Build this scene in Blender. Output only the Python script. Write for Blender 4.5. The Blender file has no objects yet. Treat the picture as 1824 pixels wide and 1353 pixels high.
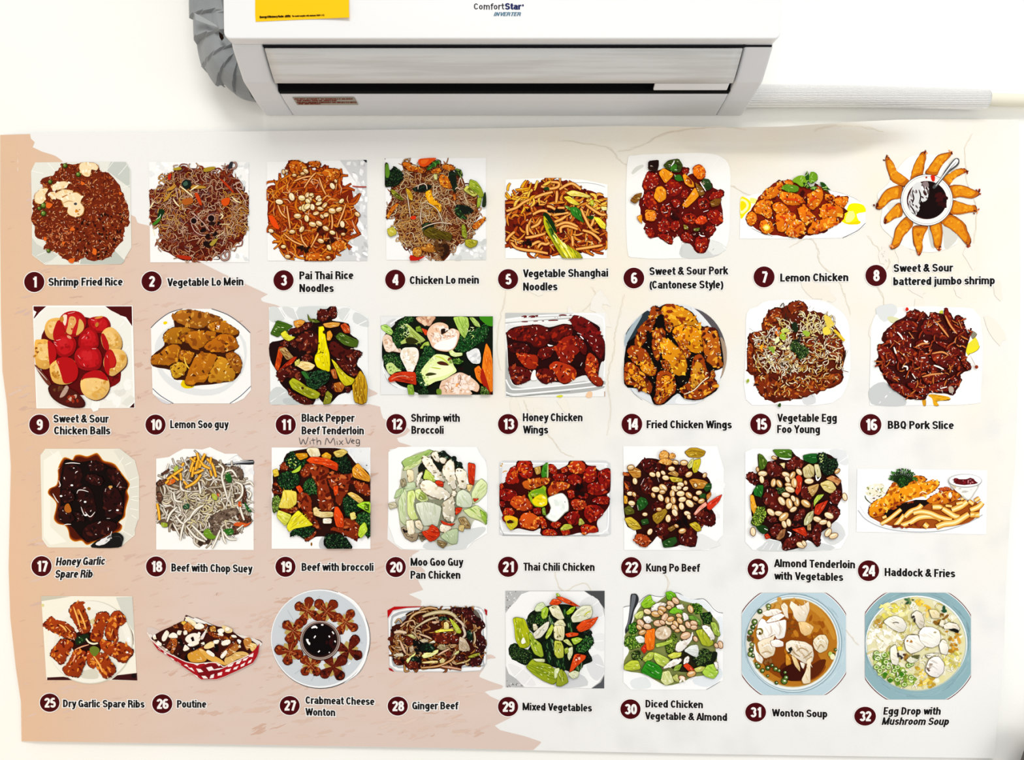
import bpy, math, random
from mathutils import Vector
from mathutils.geometry import tessellate_polygon

# ------------------------------------------------------------------ camera
sc = bpy.context.scene
COL = sc.collection
FPX = 1317.3                       # focal length in pixels of the 1824 px wide frame
CAM = Vector((0.0, -1.30, 1.75))
PITCH = math.radians(2.67)
cd = bpy.data.cameras.new('camera')
cd.sensor_width = 36.0
cd.lens = FPX / 1824 * 36.0
cd.clip_start = 0.05
cam = bpy.data.objects.new('camera', cd)
cam.location = CAM
cam.rotation_euler = (math.radians(90) - PITCH, 0, 0)
COL.objects.link(cam)
sc.camera = cam

# ------------------------------------------------------------------ light
w = bpy.data.worlds.new('world')
sc.world = w
w.use_nodes = True
bg = w.node_tree.nodes['Background']
_nt = w.node_tree                 # pale ceiling above, duller floor below
_tc = _nt.nodes.new('ShaderNodeTexCoord')
_sx = _nt.nodes.new('ShaderNodeSeparateXYZ')
_mr = _nt.nodes.new('ShaderNodeMapRange')
_mr.inputs['From Min'].default_value = -0.6
_mr.inputs['From Max'].default_value = 0.6
_mr.inputs['To Min'].default_value = 0.57
_mr.inputs['To Max'].default_value = 0.84
_nt.links.new(_tc.outputs['Generated'], _sx.inputs[0])
_nt.links.new(_sx.outputs['Z'], _mr.inputs['Value'])
_nt.links.new(_mr.outputs[0], bg.inputs[1])
bg.inputs[0].default_value = (1.0, 0.995, 0.98, 1)


def area(name, loc, aim, sx, sy, power, col):
    ld = bpy.data.lights.new(name, 'AREA')
    ld.shape = 'RECTANGLE'
    ld.size, ld.size_y, ld.energy, ld.color = sx, sy, power, col
    o = bpy.data.objects.new(name, ld)
    o.location = loc
    o.rotation_euler = (Vector(aim) - Vector(loc)).to_track_quat('-Z', 'Y').to_euler()
    COL.objects.link(o)
    return o


area('ceiling_lamp', (0.1, -3.2, 4.7), (0.0, 0.0, 1.6), 2.2, 1.0, 78, (1.0, 0.985, 0.95))
area('warm_side_fill', (-2.1, -0.85, 1.1), (-0.98, 0.0, 1.05), 0.5, 0.9, 7.0, (1.0, 0.64, 0.28))  # unseen fill light, added to warm and brighten the left side
area('right_side_fill', (1.9, -1.2, 1.75), (0.92, 0.0, 1.08), 0.7, 0.7, 8.0, (1.0, 0.98, 0.92))  # unseen fill light, added to brighten the lower right of wall and sheet

sc.view_settings.view_transform = 'Standard'
sc.view_settings.look = 'None'
sc.view_settings.exposure = 0.0
sc.view_settings.gamma = 1.0
sc.view_settings.use_curve_mapping = False


# ------------------------------------------------------------------ helpers
def lin(h):
    if not isinstance(h, str):
        return h
    v = []
    for i in (0, 2, 4):
        c = int(h[i:i + 2], 16) / 255
        v.append(c / 12.92 if c <= 0.04045 else ((c + 0.055) / 1.055) ** 2.4)
    return (v[0], v[1], v[2], 1.0)


CP, SP = math.cos(PITCH), math.sin(PITCH)


def ray(px, py):
    a = (px - 912) / FPX
    b = (676.5 - py) / FPX
    return Vector((a, CP + b * SP, -SP + b * CP))


def atY(px, py, Y):                # where the sight line meets the plane at distance -Y in front of the wall
    d = ray(px, py)
    return CAM + d * ((Y - CAM.y) / d.y)


def atZ(px, py, Z):
    d = ray(px, py)
    return CAM + d * ((Z - CAM.z) / d.z)


def mat(name, col, rough=0.5, spec=0.3, build=None):
    m = bpy.data.materials.new(name)
    m.use_nodes = True
    nt = m.node_tree
    b = nt.nodes['Principled BSDF']
    b.inputs['Base Color'].default_value = lin(col)
    b.inputs['Roughness'].default_value = rough
    b.inputs['Specular IOR Level'].default_value = spec
    if build:
        build(nt, b)
    return m


def node(nt, t, **kw):
    n = nt.nodes.new(t)
    for k, v in kw.items():
        if hasattr(n, k):
            setattr(n, k, v)
        else:
            n.inputs[k].default_value = v
    return n


def noisy(c1, c2, scale=20, bump=0.0, bscale=300, stretch=None, lo=.35, hi=.65):
    def f(nt, b):
        tc = node(nt, 'ShaderNodeTexCoord')
        src = tc.outputs['Object']
        if stretch:
            mp = node(nt, 'ShaderNodeMapping')
            mp.inputs['Scale'].default_value = stretch
            nt.links.new(src, mp.inputs[0])
            src = mp.outputs[0]
        n = node(nt, 'ShaderNodeTexNoise', Scale=scale, Detail=4.0)
        nt.links.new(src, n.inputs['Vector'])
        r = node(nt, 'ShaderNodeValToRGB')
        r.color_ramp.elements[0].position = lo
        r.color_ramp.elements[1].position = hi
        r.color_ramp.elements[0].color = lin(c1)
        r.color_ramp.elements[1].color = lin(c2)
        nt.links.new(n.outputs[0], r.inputs[0])
        nt.links.new(r.outputs[0], b.inputs['Base Color'])
        if bump:
            n2 = node(nt, 'ShaderNodeTexNoise', Scale=bscale, Detail=3.0)
            nt.links.new(src, n2.inputs['Vector'])
            bp = node(nt, 'ShaderNodeBump', Strength=bump, Distance=0.002)
            nt.links.new(n2.outputs[0], bp.inputs['Height'])
            nt.links.new(bp.outputs[0], b.inputs['Normal'])
    return f


def printed(nt, b):
    a = node(nt, 'ShaderNodeAttribute', attribute_name='Col')
    tc = node(nt, 'ShaderNodeTexCoord')
    n = node(nt, 'ShaderNodeTexNoise', Scale=900.0, Detail=2.0)
    nt.links.new(tc.outputs['Object'], n.inputs['Vector'])
    mr = node(nt, 'ShaderNodeMapRange')
    mr.inputs['To Min'].default_value = 0.94
    mr.inputs['To Max'].default_value = 1.04
    nt.links.new(n.outputs[0], mr.inputs['Value'])
    mx = node(nt, 'ShaderNodeVectorMath', operation='SCALE')
    nt.links.new(a.outputs['Color'], mx.inputs[0])
    nt.links.new(mr.outputs[0], mx.inputs['Scale'])
    nt.links.new(mx.outputs[0], b.inputs['Base Color'])


M_PRINT = mat('printed_vinyl', 'ffffff', 0.6, 0.06, printed)


def link(name, verts, faces, m, parent=None, cols=None, smooth=False, origin=None):
    p = parent
    off = Vector((0, 0, 0))
    while p is not None:
        off += p.location
        p = p.parent
    if parent is None:
        off = Vector(origin) if origin is not None else off
    me = bpy.data.meshes.new(name)
    me.from_pydata([tuple(Vector(v) - off) for v in verts], [], faces)
    if cols is not None:
        ca = me.color_attributes.new('Col', 'FLOAT_COLOR', 'POINT')
        ca.data.foreach_set('color', [c for q in cols for c in q])
    me.materials.append(m)
    if smooth:
        me.polygons.foreach_set('use_smooth', [True] * len(me.polygons))
    me.update()
    o = bpy.data.objects.new(name, me)
    COL.objects.link(o)
    if parent is not None:
        o.parent = parent
    elif origin is not None:
        o.location = origin
    return o


def empty(name, loc, label, cat, group=None):
    o = bpy.data.objects.new(name, None)
    o.empty_display_size = 0.05
    o.location = loc
    COL.objects.link(o)
    o['label'] = label
    o['category'] = cat
    if group:
        o['group'] = group
    return o


def box(v, f, x0, x1, y0, y1, z0, z1):
    i = len(v)
    v += [(x0, y0, z0), (x1, y0, z0), (x1, y1, z0), (x0, y1, z0), (x0, y0, z1), (x1, y0, z1), (x1, y1, z1), (x0, y1, z1)]
    f += [(i, i + 3, i + 2, i + 1), (i + 4, i + 5, i + 6, i + 7), (i, i + 1, i + 5, i + 4), (i + 1, i + 2, i + 6, i + 5),
          (i + 2, i + 3, i + 7, i + 6), (i + 3, i, i + 4, i + 7)]


def extrude(v, f, prof, x0, x1):   # closed (y, z) profile swept along x
    i, n = len(v), len(prof)
    for x in (x0, x1):
        v += [(x, y, z) for y, z in prof]
    for k in range(n):
        a, b = i + k, i + (k + 1) % n
        f.append((a, b, b + n, a + n))
    f.append(tuple(range(i + n - 1, i - 1, -1)))
    f.append(tuple(range(i + n, i + 2 * n)))


def bevel(o, wdt, seg=3, ang=30):
    md = o.modifiers.new('bevel', 'BEVEL')
    md.width, md.segments = wdt, seg
    md.limit_method = 'ANGLE'
    md.angle_limit = math.radians(ang)


# ------------------------------------------------------------------ wall
M_WALL = mat('wall_paint', 'f8f8f3', 0.7, 0.1, noisy('f7f7f2', 'fafaf6', 3, 0.12, 260))
vv, ff = [], []
box(vv, ff, -2.6, 2.6, 0.0, 0.12, 0.0, 3.0)
wall = link('wall_back', vv, ff, M_WALL)
wall['kind'] = 'structure'

# ------------------------------------------------------------------ banner sheet shape
TOP = [(0, 240), (60, 238), (250, 236), (600, 232), (900, 228), (1100, 224), (1200, 225), (1290, 227), (1400, 225), (1500, 218),
       (1600, 213), (1700, 212), (1815, 213)]
BOT = [(38, 1320), (250, 1323), (500, 1327), (800, 1332), (1000, 1337), (1300, 1343), (1500, 1346), (1772, 1350)]
LEF = [(0, 240), (0, 400), (1, 560), (4, 660), (12, 720), (19, 830), (17, 920), (15, 1010), (18, 1100), (28, 1190), (37, 1250), (38, 1320)]
RIG = [(1815, 213), (1816, 400), (1817, 560), (1812, 720), (1808, 830), (1799, 920), (1792, 1040), (1788, 1150), (1784, 1225), (1777, 1270), (1772, 1350)]


def lerp_path(P, t, ax):
    a, b = P[0][ax], P[-1][ax]
    s = a + (b - a) * t
    for i in range(len(P) - 1):
        if P[i + 1][ax] >= s or i == len(P) - 2:
            d = P[i + 1][ax] - P[i][ax]
            u = (s - P[i][ax]) / d if d else 0
            return (P[i][0] + (P[i + 1][0] - P[i][0]) * u, P[i][1] + (P[i + 1][1] - P[i][1]) * u)


def coons(u, v):
    t, b = lerp_path(TOP, u, 0), lerp_path(BOT, u, 0)
    l, r = lerp_path(LEF, v, 1), lerp_path(RIG, v, 1)
    q = []
    for k in (0, 1):
        lc = (1 - v) * t[k] + v * b[k]
        ld = (1 - u) * l[k] + u * r[k]
        bl = (1 - u) * (1 - v) * TOP[0][k] + u * (1 - v) * TOP[-1][k] + (1 - u) * v * BOT[0][k] + u * v * BOT[-1][k]
        q.append(lc + ld - bl)
    return q


def sm(a, b, x):
    t = max(0.0, min(1.0, (x - a) / (b - a)))
    return t * t * (3 - 2 * t)


def gau(x, y, cx, cy, sx, sy):
    return math.exp(-((x - cx) / sx) ** 2 - ((y - cy) / sy) ** 2)


def left_x(y):
    for i in range(len(LEF) - 1):
        if LEF[i + 1][1] >= y:
            break
    u = (y - LEF[i][1]) / (LEF[i + 1][1] - LEF[i][1])
    return LEF[i][0] + (LEF[i + 1][0] - LEF[i][0]) * u


def relief(x, y):                  # how far the hanging sheet stands off the wall (m)
    h = 0.006
    h += 0.0012 * math.sin(x * 0.013 + y * 0.004) * math.sin(y * 0.009 + 1)
    h += 0.006 * sm(-6, 34, x - left_x(y)) - 0.004      # rolled left edge
    h += 0.048 * sm(1090, 1280, x) * (1 - sm(1480, 1690, x)) * (1 - sm(220, 264, y))   # top edge leans out
    h += 0.007 * sm(300, 700, x) * (1 - sm(1000, 1300, x)) * (1 - sm(226, 300, y))
    h += 0.0014 * gau(x, y, 1500, 1290, 260, 42) + 0.0016 * gau(x, y, 1525, 1180, 75, 150)
    h += 0.0016 * gau(x, y, 800, 1280, 170, 40) + 0.0018 * gau(x, y, 1780, 1225, 45, 60)
    h += 0.0016 * gau(x, y, 1640, 1020, 85, 75) + 0.002 * gau(x, y, 1775, 600, 60, 300)
    return max(h, 0.0012)


def P(px, py, lift=0.0):      # a point of the print, lying on the sheet
    return atY(px, py, -relief(px, py) - lift)


banner = empty('menu_banner', (0, 0, atY(912, 1340, 0).z),
               'large printed menu banner of numbered dishes on the wall under the air conditioner', 'banner')

# ------------------------------------------------------------------ printing: every shape is flat ink on the sheet
STEP = 3.0e-6


def cr(pts, n=3):                  # closed Catmull-Rom
    out, m = [], len(pts)
    for i in range(m):
        p0, p1, p2, p3 = pts[i - 1], pts[i], pts[(i + 1) % m], pts[(i + 2) % m]
        for k in range(n):
            t = k / n
            out.append(tuple(0.5 * (2 * p1[a] + (p2[a] - p0[a]) * t + (2 * p0[a] - 5 * p1[a] + 4 * p2[a] - p3[a]) * t * t
                                    + (3 * p1[a] - p0[a] - 3 * p2[a] + p3[a]) * t ** 3) for a in (0, 1)))
    return out


def cham(p, q=.24):                # corners cut off, sides kept straight
    out = []
    for i in range(len(p)):
        a, b, c = p[i - 1], p[i], p[(i + 1) % len(p)]
        out.append((b[0] + (a[0] - b[0]) * q, b[1] + (a[1] - b[1]) * q))
        out.append((b[0] + (c[0] - b[0]) * q, b[1] + (c[1] - b[1]) * q))
    return out


def split(p, step):                # extra points along the sides
    out = []
    for i in range(len(p)):
        a, b = p[i - 1], p[i]
        n = max(1, int(math.hypot(b[0] - a[0], b[1] - a[1]) / step))
        out += [(a[0] + (b[0] - a[0]) * k / n, a[1] + (b[1] - a[1]) * k / n) for k in range(n)]
    return out


def cro(pts, n=4):                 # open Catmull-Rom
    if len(pts) < 3:
        return pts
    e = [pts[0]] + list(pts) + [pts[-1]]
    out = []
    for i in range(1, len(e) - 2):
        for k in range(n):
            t = k / n
            out.append(tuple(0.5 * (2 * e[i][a] + (e[i + 1][a] - e[i - 1][a]) * t
                                    + (2 * e[i - 1][a] - 5 * e[i][a] + 4 * e[i + 1][a] - e[i + 2][a]) * t * t
                                    + (3 * e[i][a] - e[i - 1][a] - 3 * e[i + 1][a] + e[i + 2][a]) * t ** 3) for a in (0, 1)))
    out.append(tuple(pts[-1]))
    return out


def inside(x, y, poly):
    r, j = False, len(poly) - 1
    for i in range(len(poly)):
        xi, yi = poly[i]
        xj, yj = poly[j]
        if (yi > y) != (yj > y) and x < (xj - xi) * (y - yi) / (yj - yi) + xi:
            r = not r
        j = i
    return r


def nums(s):
    if not isinstance(s, str):
        return s
    v = [float(q) for q in s.split()]
    return [(v[i], v[i + 1]) for i in range(0, len(v), 2)]


def parea(p):
    return abs(sum(p[i - 1][0] * p[i][1] - p[i][0] * p[i - 1][1] for i in range(len(p)))) / 2


class Print:
    """Collects flat ink shapes, layer by layer, in a local grid laid over the sheet."""

    def __init__(self, ox=0.0, oy=0.0, k=1.0, clip=None, base=6.2e-4, seed=1):
        self.ox, self.oy, self.k, self.clip, self.base = ox, oy, k, clip, base
        self.lv = 0
        self.step = STEP
        self.tone = 0.0
        self.gap = 11
        self.layers = {}
        self.order = []
        self.rnd = random.Random(seed)
        self.L('picture')

    def L(self, n):
        if n[-1] == '+':               # a new piece of the same kind
            n = '%s+%d' % (n[:-1], len(self.order))
        if n not in self.layers:
            self.layers[n] = ([], [], [])
            self.order.append(n)
        self.cur = self.layers[n]

    def put(self, pts, faces, col, lv):
        v, f, c = self.cur
        cl = self.clip
        q = []
        for x, y in pts:
            if cl:
                x = min(max(x, cl[0]), cl[2])
                y = min(max(y, cl[1]), cl[3])
            q.append((self.ox + x * self.k, self.oy + y * self.k))
        ex = max(max(p[0] for p in q) - min(p[0] for p in q), max(p[1] for p in q) - min(p[1] for p in q))
        if ex > 50 and lv == self.lv:      # wide layers lie well clear of what is under them
            self.lv += self.gap
            lv = self.lv
        h = self.base + lv * self.step
        if len(faces) == 1 and ex > 24:          # large shapes are cut small so that they follow the sheet
            tri = tessellate_polygon([[Vector((x, y, 0)) for x, y in q]])
            todo = [tuple(q[s] for s in t) for t in tri]
            q, faces, idx = [], [], {}
            while todo:
                A = todo.pop()
                d = [(A[s][0] - A[s - 1][0]) ** 2 + (A[s][1] - A[s - 1][1]) ** 2 for s in range(3)]
                m = max(d)
                if m > 18 * 18:
                    s = d.index(m)
                    p0, p1, p2 = A[s - 1], A[s], A[(s + 1) % 3]
                    mid = ((p0[0] + p1[0]) / 2, (p0[1] + p1[1]) / 2)
                    todo += [(p0, mid, p2), (mid, p1, p2)]
                else:
                    for p in A:
                        if p not in idx:
                            idx[p] = len(q)
                            q.append(p)
                    faces.append(tuple(idx[p] for p in A))
        i = len(v)
        v += [P(x, y, h) for x, y in q]
        col = lin(col)
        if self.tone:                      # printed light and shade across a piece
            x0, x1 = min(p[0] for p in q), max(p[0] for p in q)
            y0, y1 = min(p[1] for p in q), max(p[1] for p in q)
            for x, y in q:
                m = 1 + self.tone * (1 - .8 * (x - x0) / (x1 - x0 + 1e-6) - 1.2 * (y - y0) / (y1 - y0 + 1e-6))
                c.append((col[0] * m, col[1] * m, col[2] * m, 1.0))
        else:
            c += [col] * len(q)
        f += [tuple(i + s for s in g) for g in faces]

    def F(self, col, s, smooth=1, j=0.0, lv=None):
        p = nums(s)
        if smooth:
            p = cr(p)
        if j:
            p = [(x + self.rnd.uniform(-j, j), y + self.rnd.uniform(-j, j)) for x, y in p]
        if lv is None:
            self.lv += 1
            lv = self.lv
        self.put(p, [tuple(range(len(p)))], col, lv)

    def O(self, col, x, y, rx, ry=None, a=0, lv=None, n=14):
        ry = rx if ry is None else ry
        ca, sa = math.cos(math.radians(a)), math.sin(math.radians(a))
        pts = []
        for i in range(n):
            t = 2 * math.pi * i / n
            u, v = rx * math.cos(t), ry * math.sin(t)
            pts.append((x + u * ca - v * sa, y + u * sa + v * ca))
        if lv is None:
            self.lv += 1
            lv = self.lv
        self.put(pts, [tuple(range(n))], col, lv)

    def S(self, col, wd, s, taper=0.6, lv=None, n=4, j=0.0):
        p = cro(nums(s), n)
        if j:
            p = [(x + self.rnd.uniform(-j, j), y + self.rnd.uniform(-j, j)) for x, y in p]
        m = len(p)
        pts, fc = [], []
        for i in range(m):
            a, b = p[max(i - 1, 0)], p[min(i + 1, m - 1)]
            dx, dy = b[0] - a[0], b[1] - a[1]
            d = math.hypot(dx, dy) or 1
            t = i / (m - 1)
            q = wd / 2 * (1 - taper * abs(2 * t - 1) ** 2)
            pts += [(p[i][0] - dy / d * q, p[i][1] + dx / d * q), (p[i][0] + dy / d * q, p[i][1] - dx / d * q)]
            if i:
                fc.append((2 * i - 2, 2 * i - 1, 2 * i + 1, 2 * i))
        if lv is None:
            self.lv += 1
            lv = self.lv
        self.put(pts, fc, col, lv)

    def spots(self, reg, n):
        p = nums(reg)
        xs, ys = [q[0] for q in p], [q[1] for q in p]
        out, tries = [], 0
        while len(out) < n and tries < n * 30:
            tries += 1
            x, y = self.rnd.uniform(min(xs), max(xs)), self.rnd.uniform(min(ys), max(ys))
            if inside(x, y, p):
                out.append((x, y))
        return out

    def R(self, reg, n, cols, l, wd, ang=None, spread=180, bend=0.35, out=None, seg=2, ow=0.7):
        """n short strands scattered in a region"""
        r = self.rnd
        cols = cols.split() if isinstance(cols, str) else cols
        mod = min(n, 40)
        for q, (x, y) in enumerate(self.spots(reg, n)):
            a = math.radians((r.uniform(0, 360) if ang is None else ang + r.uniform(-spread, spread)))
            ln = l * r.uniform(0.6, 1.3) / 2
            b = r.uniform(-bend, bend) * ln
            dx, dy = math.cos(a), math.sin(a)
            pts = [(x - dx * ln, y - dy * ln), (x - dy * b, y + dx * b), (x + dx * ln, y + dy * ln)]
            if bend > 0.8:
                b2 = r.uniform(-bend, bend) * ln
                pts = [pts[0], (x - dx * ln * .4 - dy * b, y - dy * ln * .4 + dx * b), (x + dx * ln * .4 - dy * b2, y + dy * ln * .4 + dx * b2), pts[2]]
            lv = self.lv + 1 + 2 * (q % mod)
            wq = wd * r.uniform(0.75, 1.25)
            if out:
                self.S(out, wq + ow * 2, pts, 0.3, lv, seg)
            self.S(r.choice(cols), wq, pts, 0.7, lv + 1, seg)
        self.lv += 2 * mod + 1

    def B(self, reg, n, cols, r0, r1, asp=1.6, nv=6, ang=None, spread=30):
        """n little irregular blobs scattered in a region"""
        r = self.rnd
        cols = cols.split() if isinstance(cols, str) else cols
        mod = min(n, 50)
        for q, (x, y) in enumerate(self.spots(reg, n)):
            a = r.uniform(0, 6.28) if ang is None else math.radians(ang + r.uniform(-spread, spread))
            ca, sa = math.cos(a), math.sin(a)
            rr = r.uniform(r0, r1)
            pts = []
            for i in range(nv):
                t = 6.2832 * i / nv
                d = rr * r.uniform(0.65, 1.25)
                u, v = d * math.cos(t) * asp ** .5, d * math.sin(t) / asp ** .5
                pts.append((x + u * ca - v * sa, y + u * sa + v * ca))
            self.put(pts, [tuple(range(nv))], r.choice(cols), self.lv + 1 + q % mod)
        self.lv += mod + 1

    def C(self, s, pal, d=1.0, j=0.7, edge=.7, ang=None):
        """a chunk of food: dark rim, body, mottling and shiny flecks; pal = rim body shade light shine"""
        pal = pal.split()
        p = nums(s)
        cx, cy = sum(q[0] for q in p) / len(p), sum(q[1] for q in p) / len(p)
        A = parea(p)
        R = math.sqrt(A / 3.14)
        g = 1 + edge / R
        o = split(cham(p), 3.2)
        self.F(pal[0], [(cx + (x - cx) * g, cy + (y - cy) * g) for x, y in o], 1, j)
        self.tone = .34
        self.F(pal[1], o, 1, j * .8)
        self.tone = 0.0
        q = max(0.7, min(2.8, R * .2))
        self.B(p, int(A / (q * q * 9) * d) + 2, [pal[1], pal[2], pal[2], pal[3]], q * .6, q * 1.3, 2.0, 6, ang)
        self.B(p, int(A / (q * q * 13) * d) + 2, [pal[3], pal[3], pal[3], pal[0]], q * .35, q * .8, 2.2, 6, ang)
        self.R(p, int(A / (q * q * 30) * d) + 1, [pal[4]], q * 1.2, q * .34)

    def pile(self, reg, n, pal, r0, r1, d=1.0):
        r = self.rnd
        for x, y in self.spots(reg, n):
            R = r.uniform(r0, r1)
            a0 = r.uniform(0, 6.28)
            e = r.uniform(.6, 1)
            pts = []
            for i in range(7):
                t = 6.2832 * i / 7
                u, v = R * r.uniform(.8, 1.2) * math.cos(t), R * e * r.uniform(.8, 1.2) * math.sin(t)
                pts.append((x + u * math.cos(a0) - v * math.sin(a0), y + u * math.sin(a0) + v * math.cos(a0)))
            self.C(pts, r.choice(pal) if isinstance(pal, list) else pal, d, .4)

    def N(self, x, y, rx, ry, a=0, c='f0d49a', rim='5a2408', hi='fff4d8'):
        """a halved nut"""
        ca, sa = math.cos(math.radians(a)), math.sin(math.radians(a))
        rx, ry = rx * .88, ry * .88
        c = self.rnd.choice((c, c, 'e2b878', 'f4dcae', 'd8a864'))
        self.O(rim, x, y, rx + .8, ry + .8, a)
        self.tone = .2
        self.O(c, x, y, rx, ry, a)
        self.tone = 0.0
        self.O(hi, x - sa * -ry * .25, y - ca * ry * .25, rx * .62, ry * .34, a)
        self.S(rim, .5, [(x - ca * rx * .6, y - sa * rx * .6), (x + ca * rx * .6, y + sa * rx * .6)], .6)

    def nuts(self, reg, n, r0, r1, c='f0d49a'):
        for x, y in self.spots(reg, n):
            R = self.rnd.uniform(r0, r1)
            self.N(x, y, R, R * self.rnd.uniform(.55, .8), self.rnd.uniform(0, 180), c)

    def G(self, s, d=1.0, pal='0a1a08 123a14 1f5a1e 4f8a34 a8cc70', j=1.2):
        """a broccoli crown"""
        pal = pal.split()
        p = nums(s)
        A = parea(p)
        self.F(pal[0], p, 1, j)
        self.B(p, int(A / 2.6 * d), [pal[0], pal[1], pal[1], pal[2]], .7, 1.3, 1.2, 6)
        self.B(p, int(A / 5 * d), [pal[2], pal[3], pal[2], pal[0]], .4, .8, 1.2, 5)
        self.B(p, int(A / 16 * d), [pal[4], pal[3]], .25, .5, 1.2, 5)

    def V(self, s, pal, ang=0, d=1.0, edge=.5, smooth=1):
        """a smooth cut vegetable: rim, body, lengthwise fibres, shine; pal = rim body fibre shine"""
        pal = pal.split()
        p = nums(s)
        cx, cy = sum(q[0] for q in p) / len(p), sum(q[1] for q in p) / len(p)
        A = parea(p)
        g = 1 + edge / math.sqrt(A / 3.14)
        o = cham(p, .14) if smooth else p
        self.F(pal[0], [(cx + (x - cx) * g, cy + (y - cy) * g) for x, y in o], 0)
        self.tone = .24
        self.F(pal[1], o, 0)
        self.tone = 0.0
        q = [(cx + (x - cx) * .78, cy + (y - cy) * .78) for x, y in p]
        self.R(q, int(A / 16 * d) + 2, [pal[2], pal[2], pal[1]], math.sqrt(A) * .5, .9, ang, 8, .12)
        self.R(q, int(A / 60 * d) + 1, [pal[3]], 3.0, .7, ang, 15, .2)

    def done(self, parent, names, labels=None):
        objs = []
        par = parent
        for n in self.order:
            v, f, c = self.layers[n]
            if not v:
                continue
            n = n.split('+')[0]
            o = link(names.get(n, n), v, f, M_PRINT, par, c)
            if labels and n in labels:
                o['label'] = labels[n]
            if not objs:
                par = o
            objs.append(o)
        return objs
# ------------------------------------------------------------------ the sheet and its backdrop print
def mixc(a, b, t):
    return tuple(a[i] + (b[i] - a[i]) * t for i in range(3)) + (1.0,)


def mottle(x, y):
    return (math.sin(x * .021 + 1.3 * math.sin(y * .017)) * math.sin(y * .024 + 1.1 * math.sin(x * .013 + 2)) +
            .5 * math.sin(x * .061 + y * .033) * math.sin(y * .052 - x * .02))


WHITE, CREAM, GREYW = lin('eeeeec'), lin('f1eadb'), lin('e2e2e0')
NX, NY = 150, 92
sv, sf, scol = [], [], []
for j in range(NY + 1):
    for i in range(NX + 1):
        u, v = i / NX, j / NY
        u = u + .35 * math.sin(2 * math.pi * u) / (2 * math.pi) * -1      # a finer grid near both ends
        x, y = coons(u, v)
        sv.append(P(x, y))
        t = .9 * gau(x, y, 1000, 420, 230, 260) + .75 * gau(x, y, 1660, 420, 200, 200) + .7 * gau(x, y, 1330, 250, 380, 90)
        t += .5 * gau(x, y, 960, 690, 100, 130) + .45 * gau(x, y, 1750, 800, 90, 260) + .4 * gau(x, y, 1320, 560, 300, 120)
        t = min(1, t * (1 + .35 * mottle(x, y)))
        c = mixc(WHITE, CREAM, max(0, t))
        g = .55 * max(0, mottle(x * 1.7 + 50, y * 1.5)) * sm(880, 1000, x) * sm(500, 800, y) * (1 - sm(1450, 1650, x) * sm(1100, 1250, y))
        c = mixc(c, GREYW, min(.8, g))
        scol.append(c)
for j in range(NY):
    for i in range(NX):
        a = j * (NX + 1) + i
        sf.append((a, a + NX + 1, a + NX + 2, a + 1))

pr = Print(base=4e-5, seed=7)
pr.step = 1e-6
pr.gap = 1
v, f, c = pr.cur
v += sv
f += sf
c += scol
PEACH_EDGE = nums('0 230 52 230 55 247 62 253 58 262 75 270 98 277 108 284 150 330 234 383 241 386 245 397 266 402 300 440 365 471 395 486 '
                  '434 504 477 524 464 531 467 537 493 543 560 580 640 680 657 692 666 696 674 701 657 707 645 714 660 720 677 724 679 735 '
                  '682 744 690 750 720 757 731 766 722 775 707 780 710 787 733 794 694 800 690 960 715 979 748 980 733 989 736 995 758 1017 '
                  '743 1029 748 1040 754 1050 728 1058 751 1069 749 1080 820 1120 868 1166 883 1171 868 1173 862 1190 856 1198 853 1205 '
                  '873 1213 897 1221 893 1226 862 1231 874 1240 892 1248 920 1262 909 1278 881 1292 891 1300 936 1311 965 1321 958 1328 '
                  '940 1344 800 1344 500 1344 250 1344 20 1344')
left = [(LEF[k][0] - 4, LEF[k][1]) for k in range(len(LEF) - 2, 0, -1)]
peach = []
for q in PEACH_EDGE[:1] + PEACH_EDGE[1:]:
    peach.append(q)
peach += left
# the peach print follows the relief, so it is laid down as a clipped grid of cells
PL, PD = lin('dfbd9f'), lin('dcc8bd')


def peach_col(x, y):
    t = sm(0, 400, x)
    k = mixc(PL, PD, t)
    return mixc(k, lin('d8b7a2'), .16 * max(0, mottle(x * .8, y * 2.2)))


v, f, c = pr.cur


def on_path(path, q, ax):          # the sheet's upper (ax 0) edge at q
    for i in range(len(path) - 1):
        if path[i + 1][ax] >= q or i == len(path) - 2:
            u = (q - path[i][ax]) / (path[i + 1][ax] - path[i][ax])
            return path[i][1 - ax] + (path[i + 1][1 - ax] - path[i][1 - ax]) * u


def spans(yy):
    xs = []
    j = len(peach) - 1
    for i in range(len(peach)):
        (xa, ya), (xb, yb) = peach[i], peach[j]
        if (ya > yy) != (yb > yy):
            xs.append((xb - xa) * (yy - ya) / (yb - ya) + xa)
        j = i
    return sorted(xs)


y, h = 230.0, 2.0
while y < 1344:                    # strips of the region, kept within the sheet
    y2 = y + h
    s0, s1 = spans(y + .01), spans(y2 - .01)
    if len(s0) != len(s1):
        s0 = s1 = spans(y + h / 2)
    for q in range(0, len(s1) - 1, 2):
        wd = max(s0[q + 1], s1[q + 1]) - min(s0[q], s1[q])
        n = max(14, int(wd / 8))
        i0 = len(v)
        for k in range(n + 1):
            for yy, sp in ((y, s0), (y2, s1)):
                x = sp[q] + (sp[q + 1] - sp[q]) * (k / n) ** (1.6 if q == 0 else 1)
                yc = min(max(yy, on_path(TOP, x, 0) + .3), on_path(BOT, max(x, 38), 0) - .3)
                x = max(x, left_x(yc) + .3)
                v.append(P(x, yc, 1.4e-4))
                c.append(peach_col(x, yc))
        for k in range(n):
            g = i0 + 2 * k
            f.append((g, g + 1, g + 3, g + 2))
    y = y2
pr.lv = 150
PIN = [q for q in peach]
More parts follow.
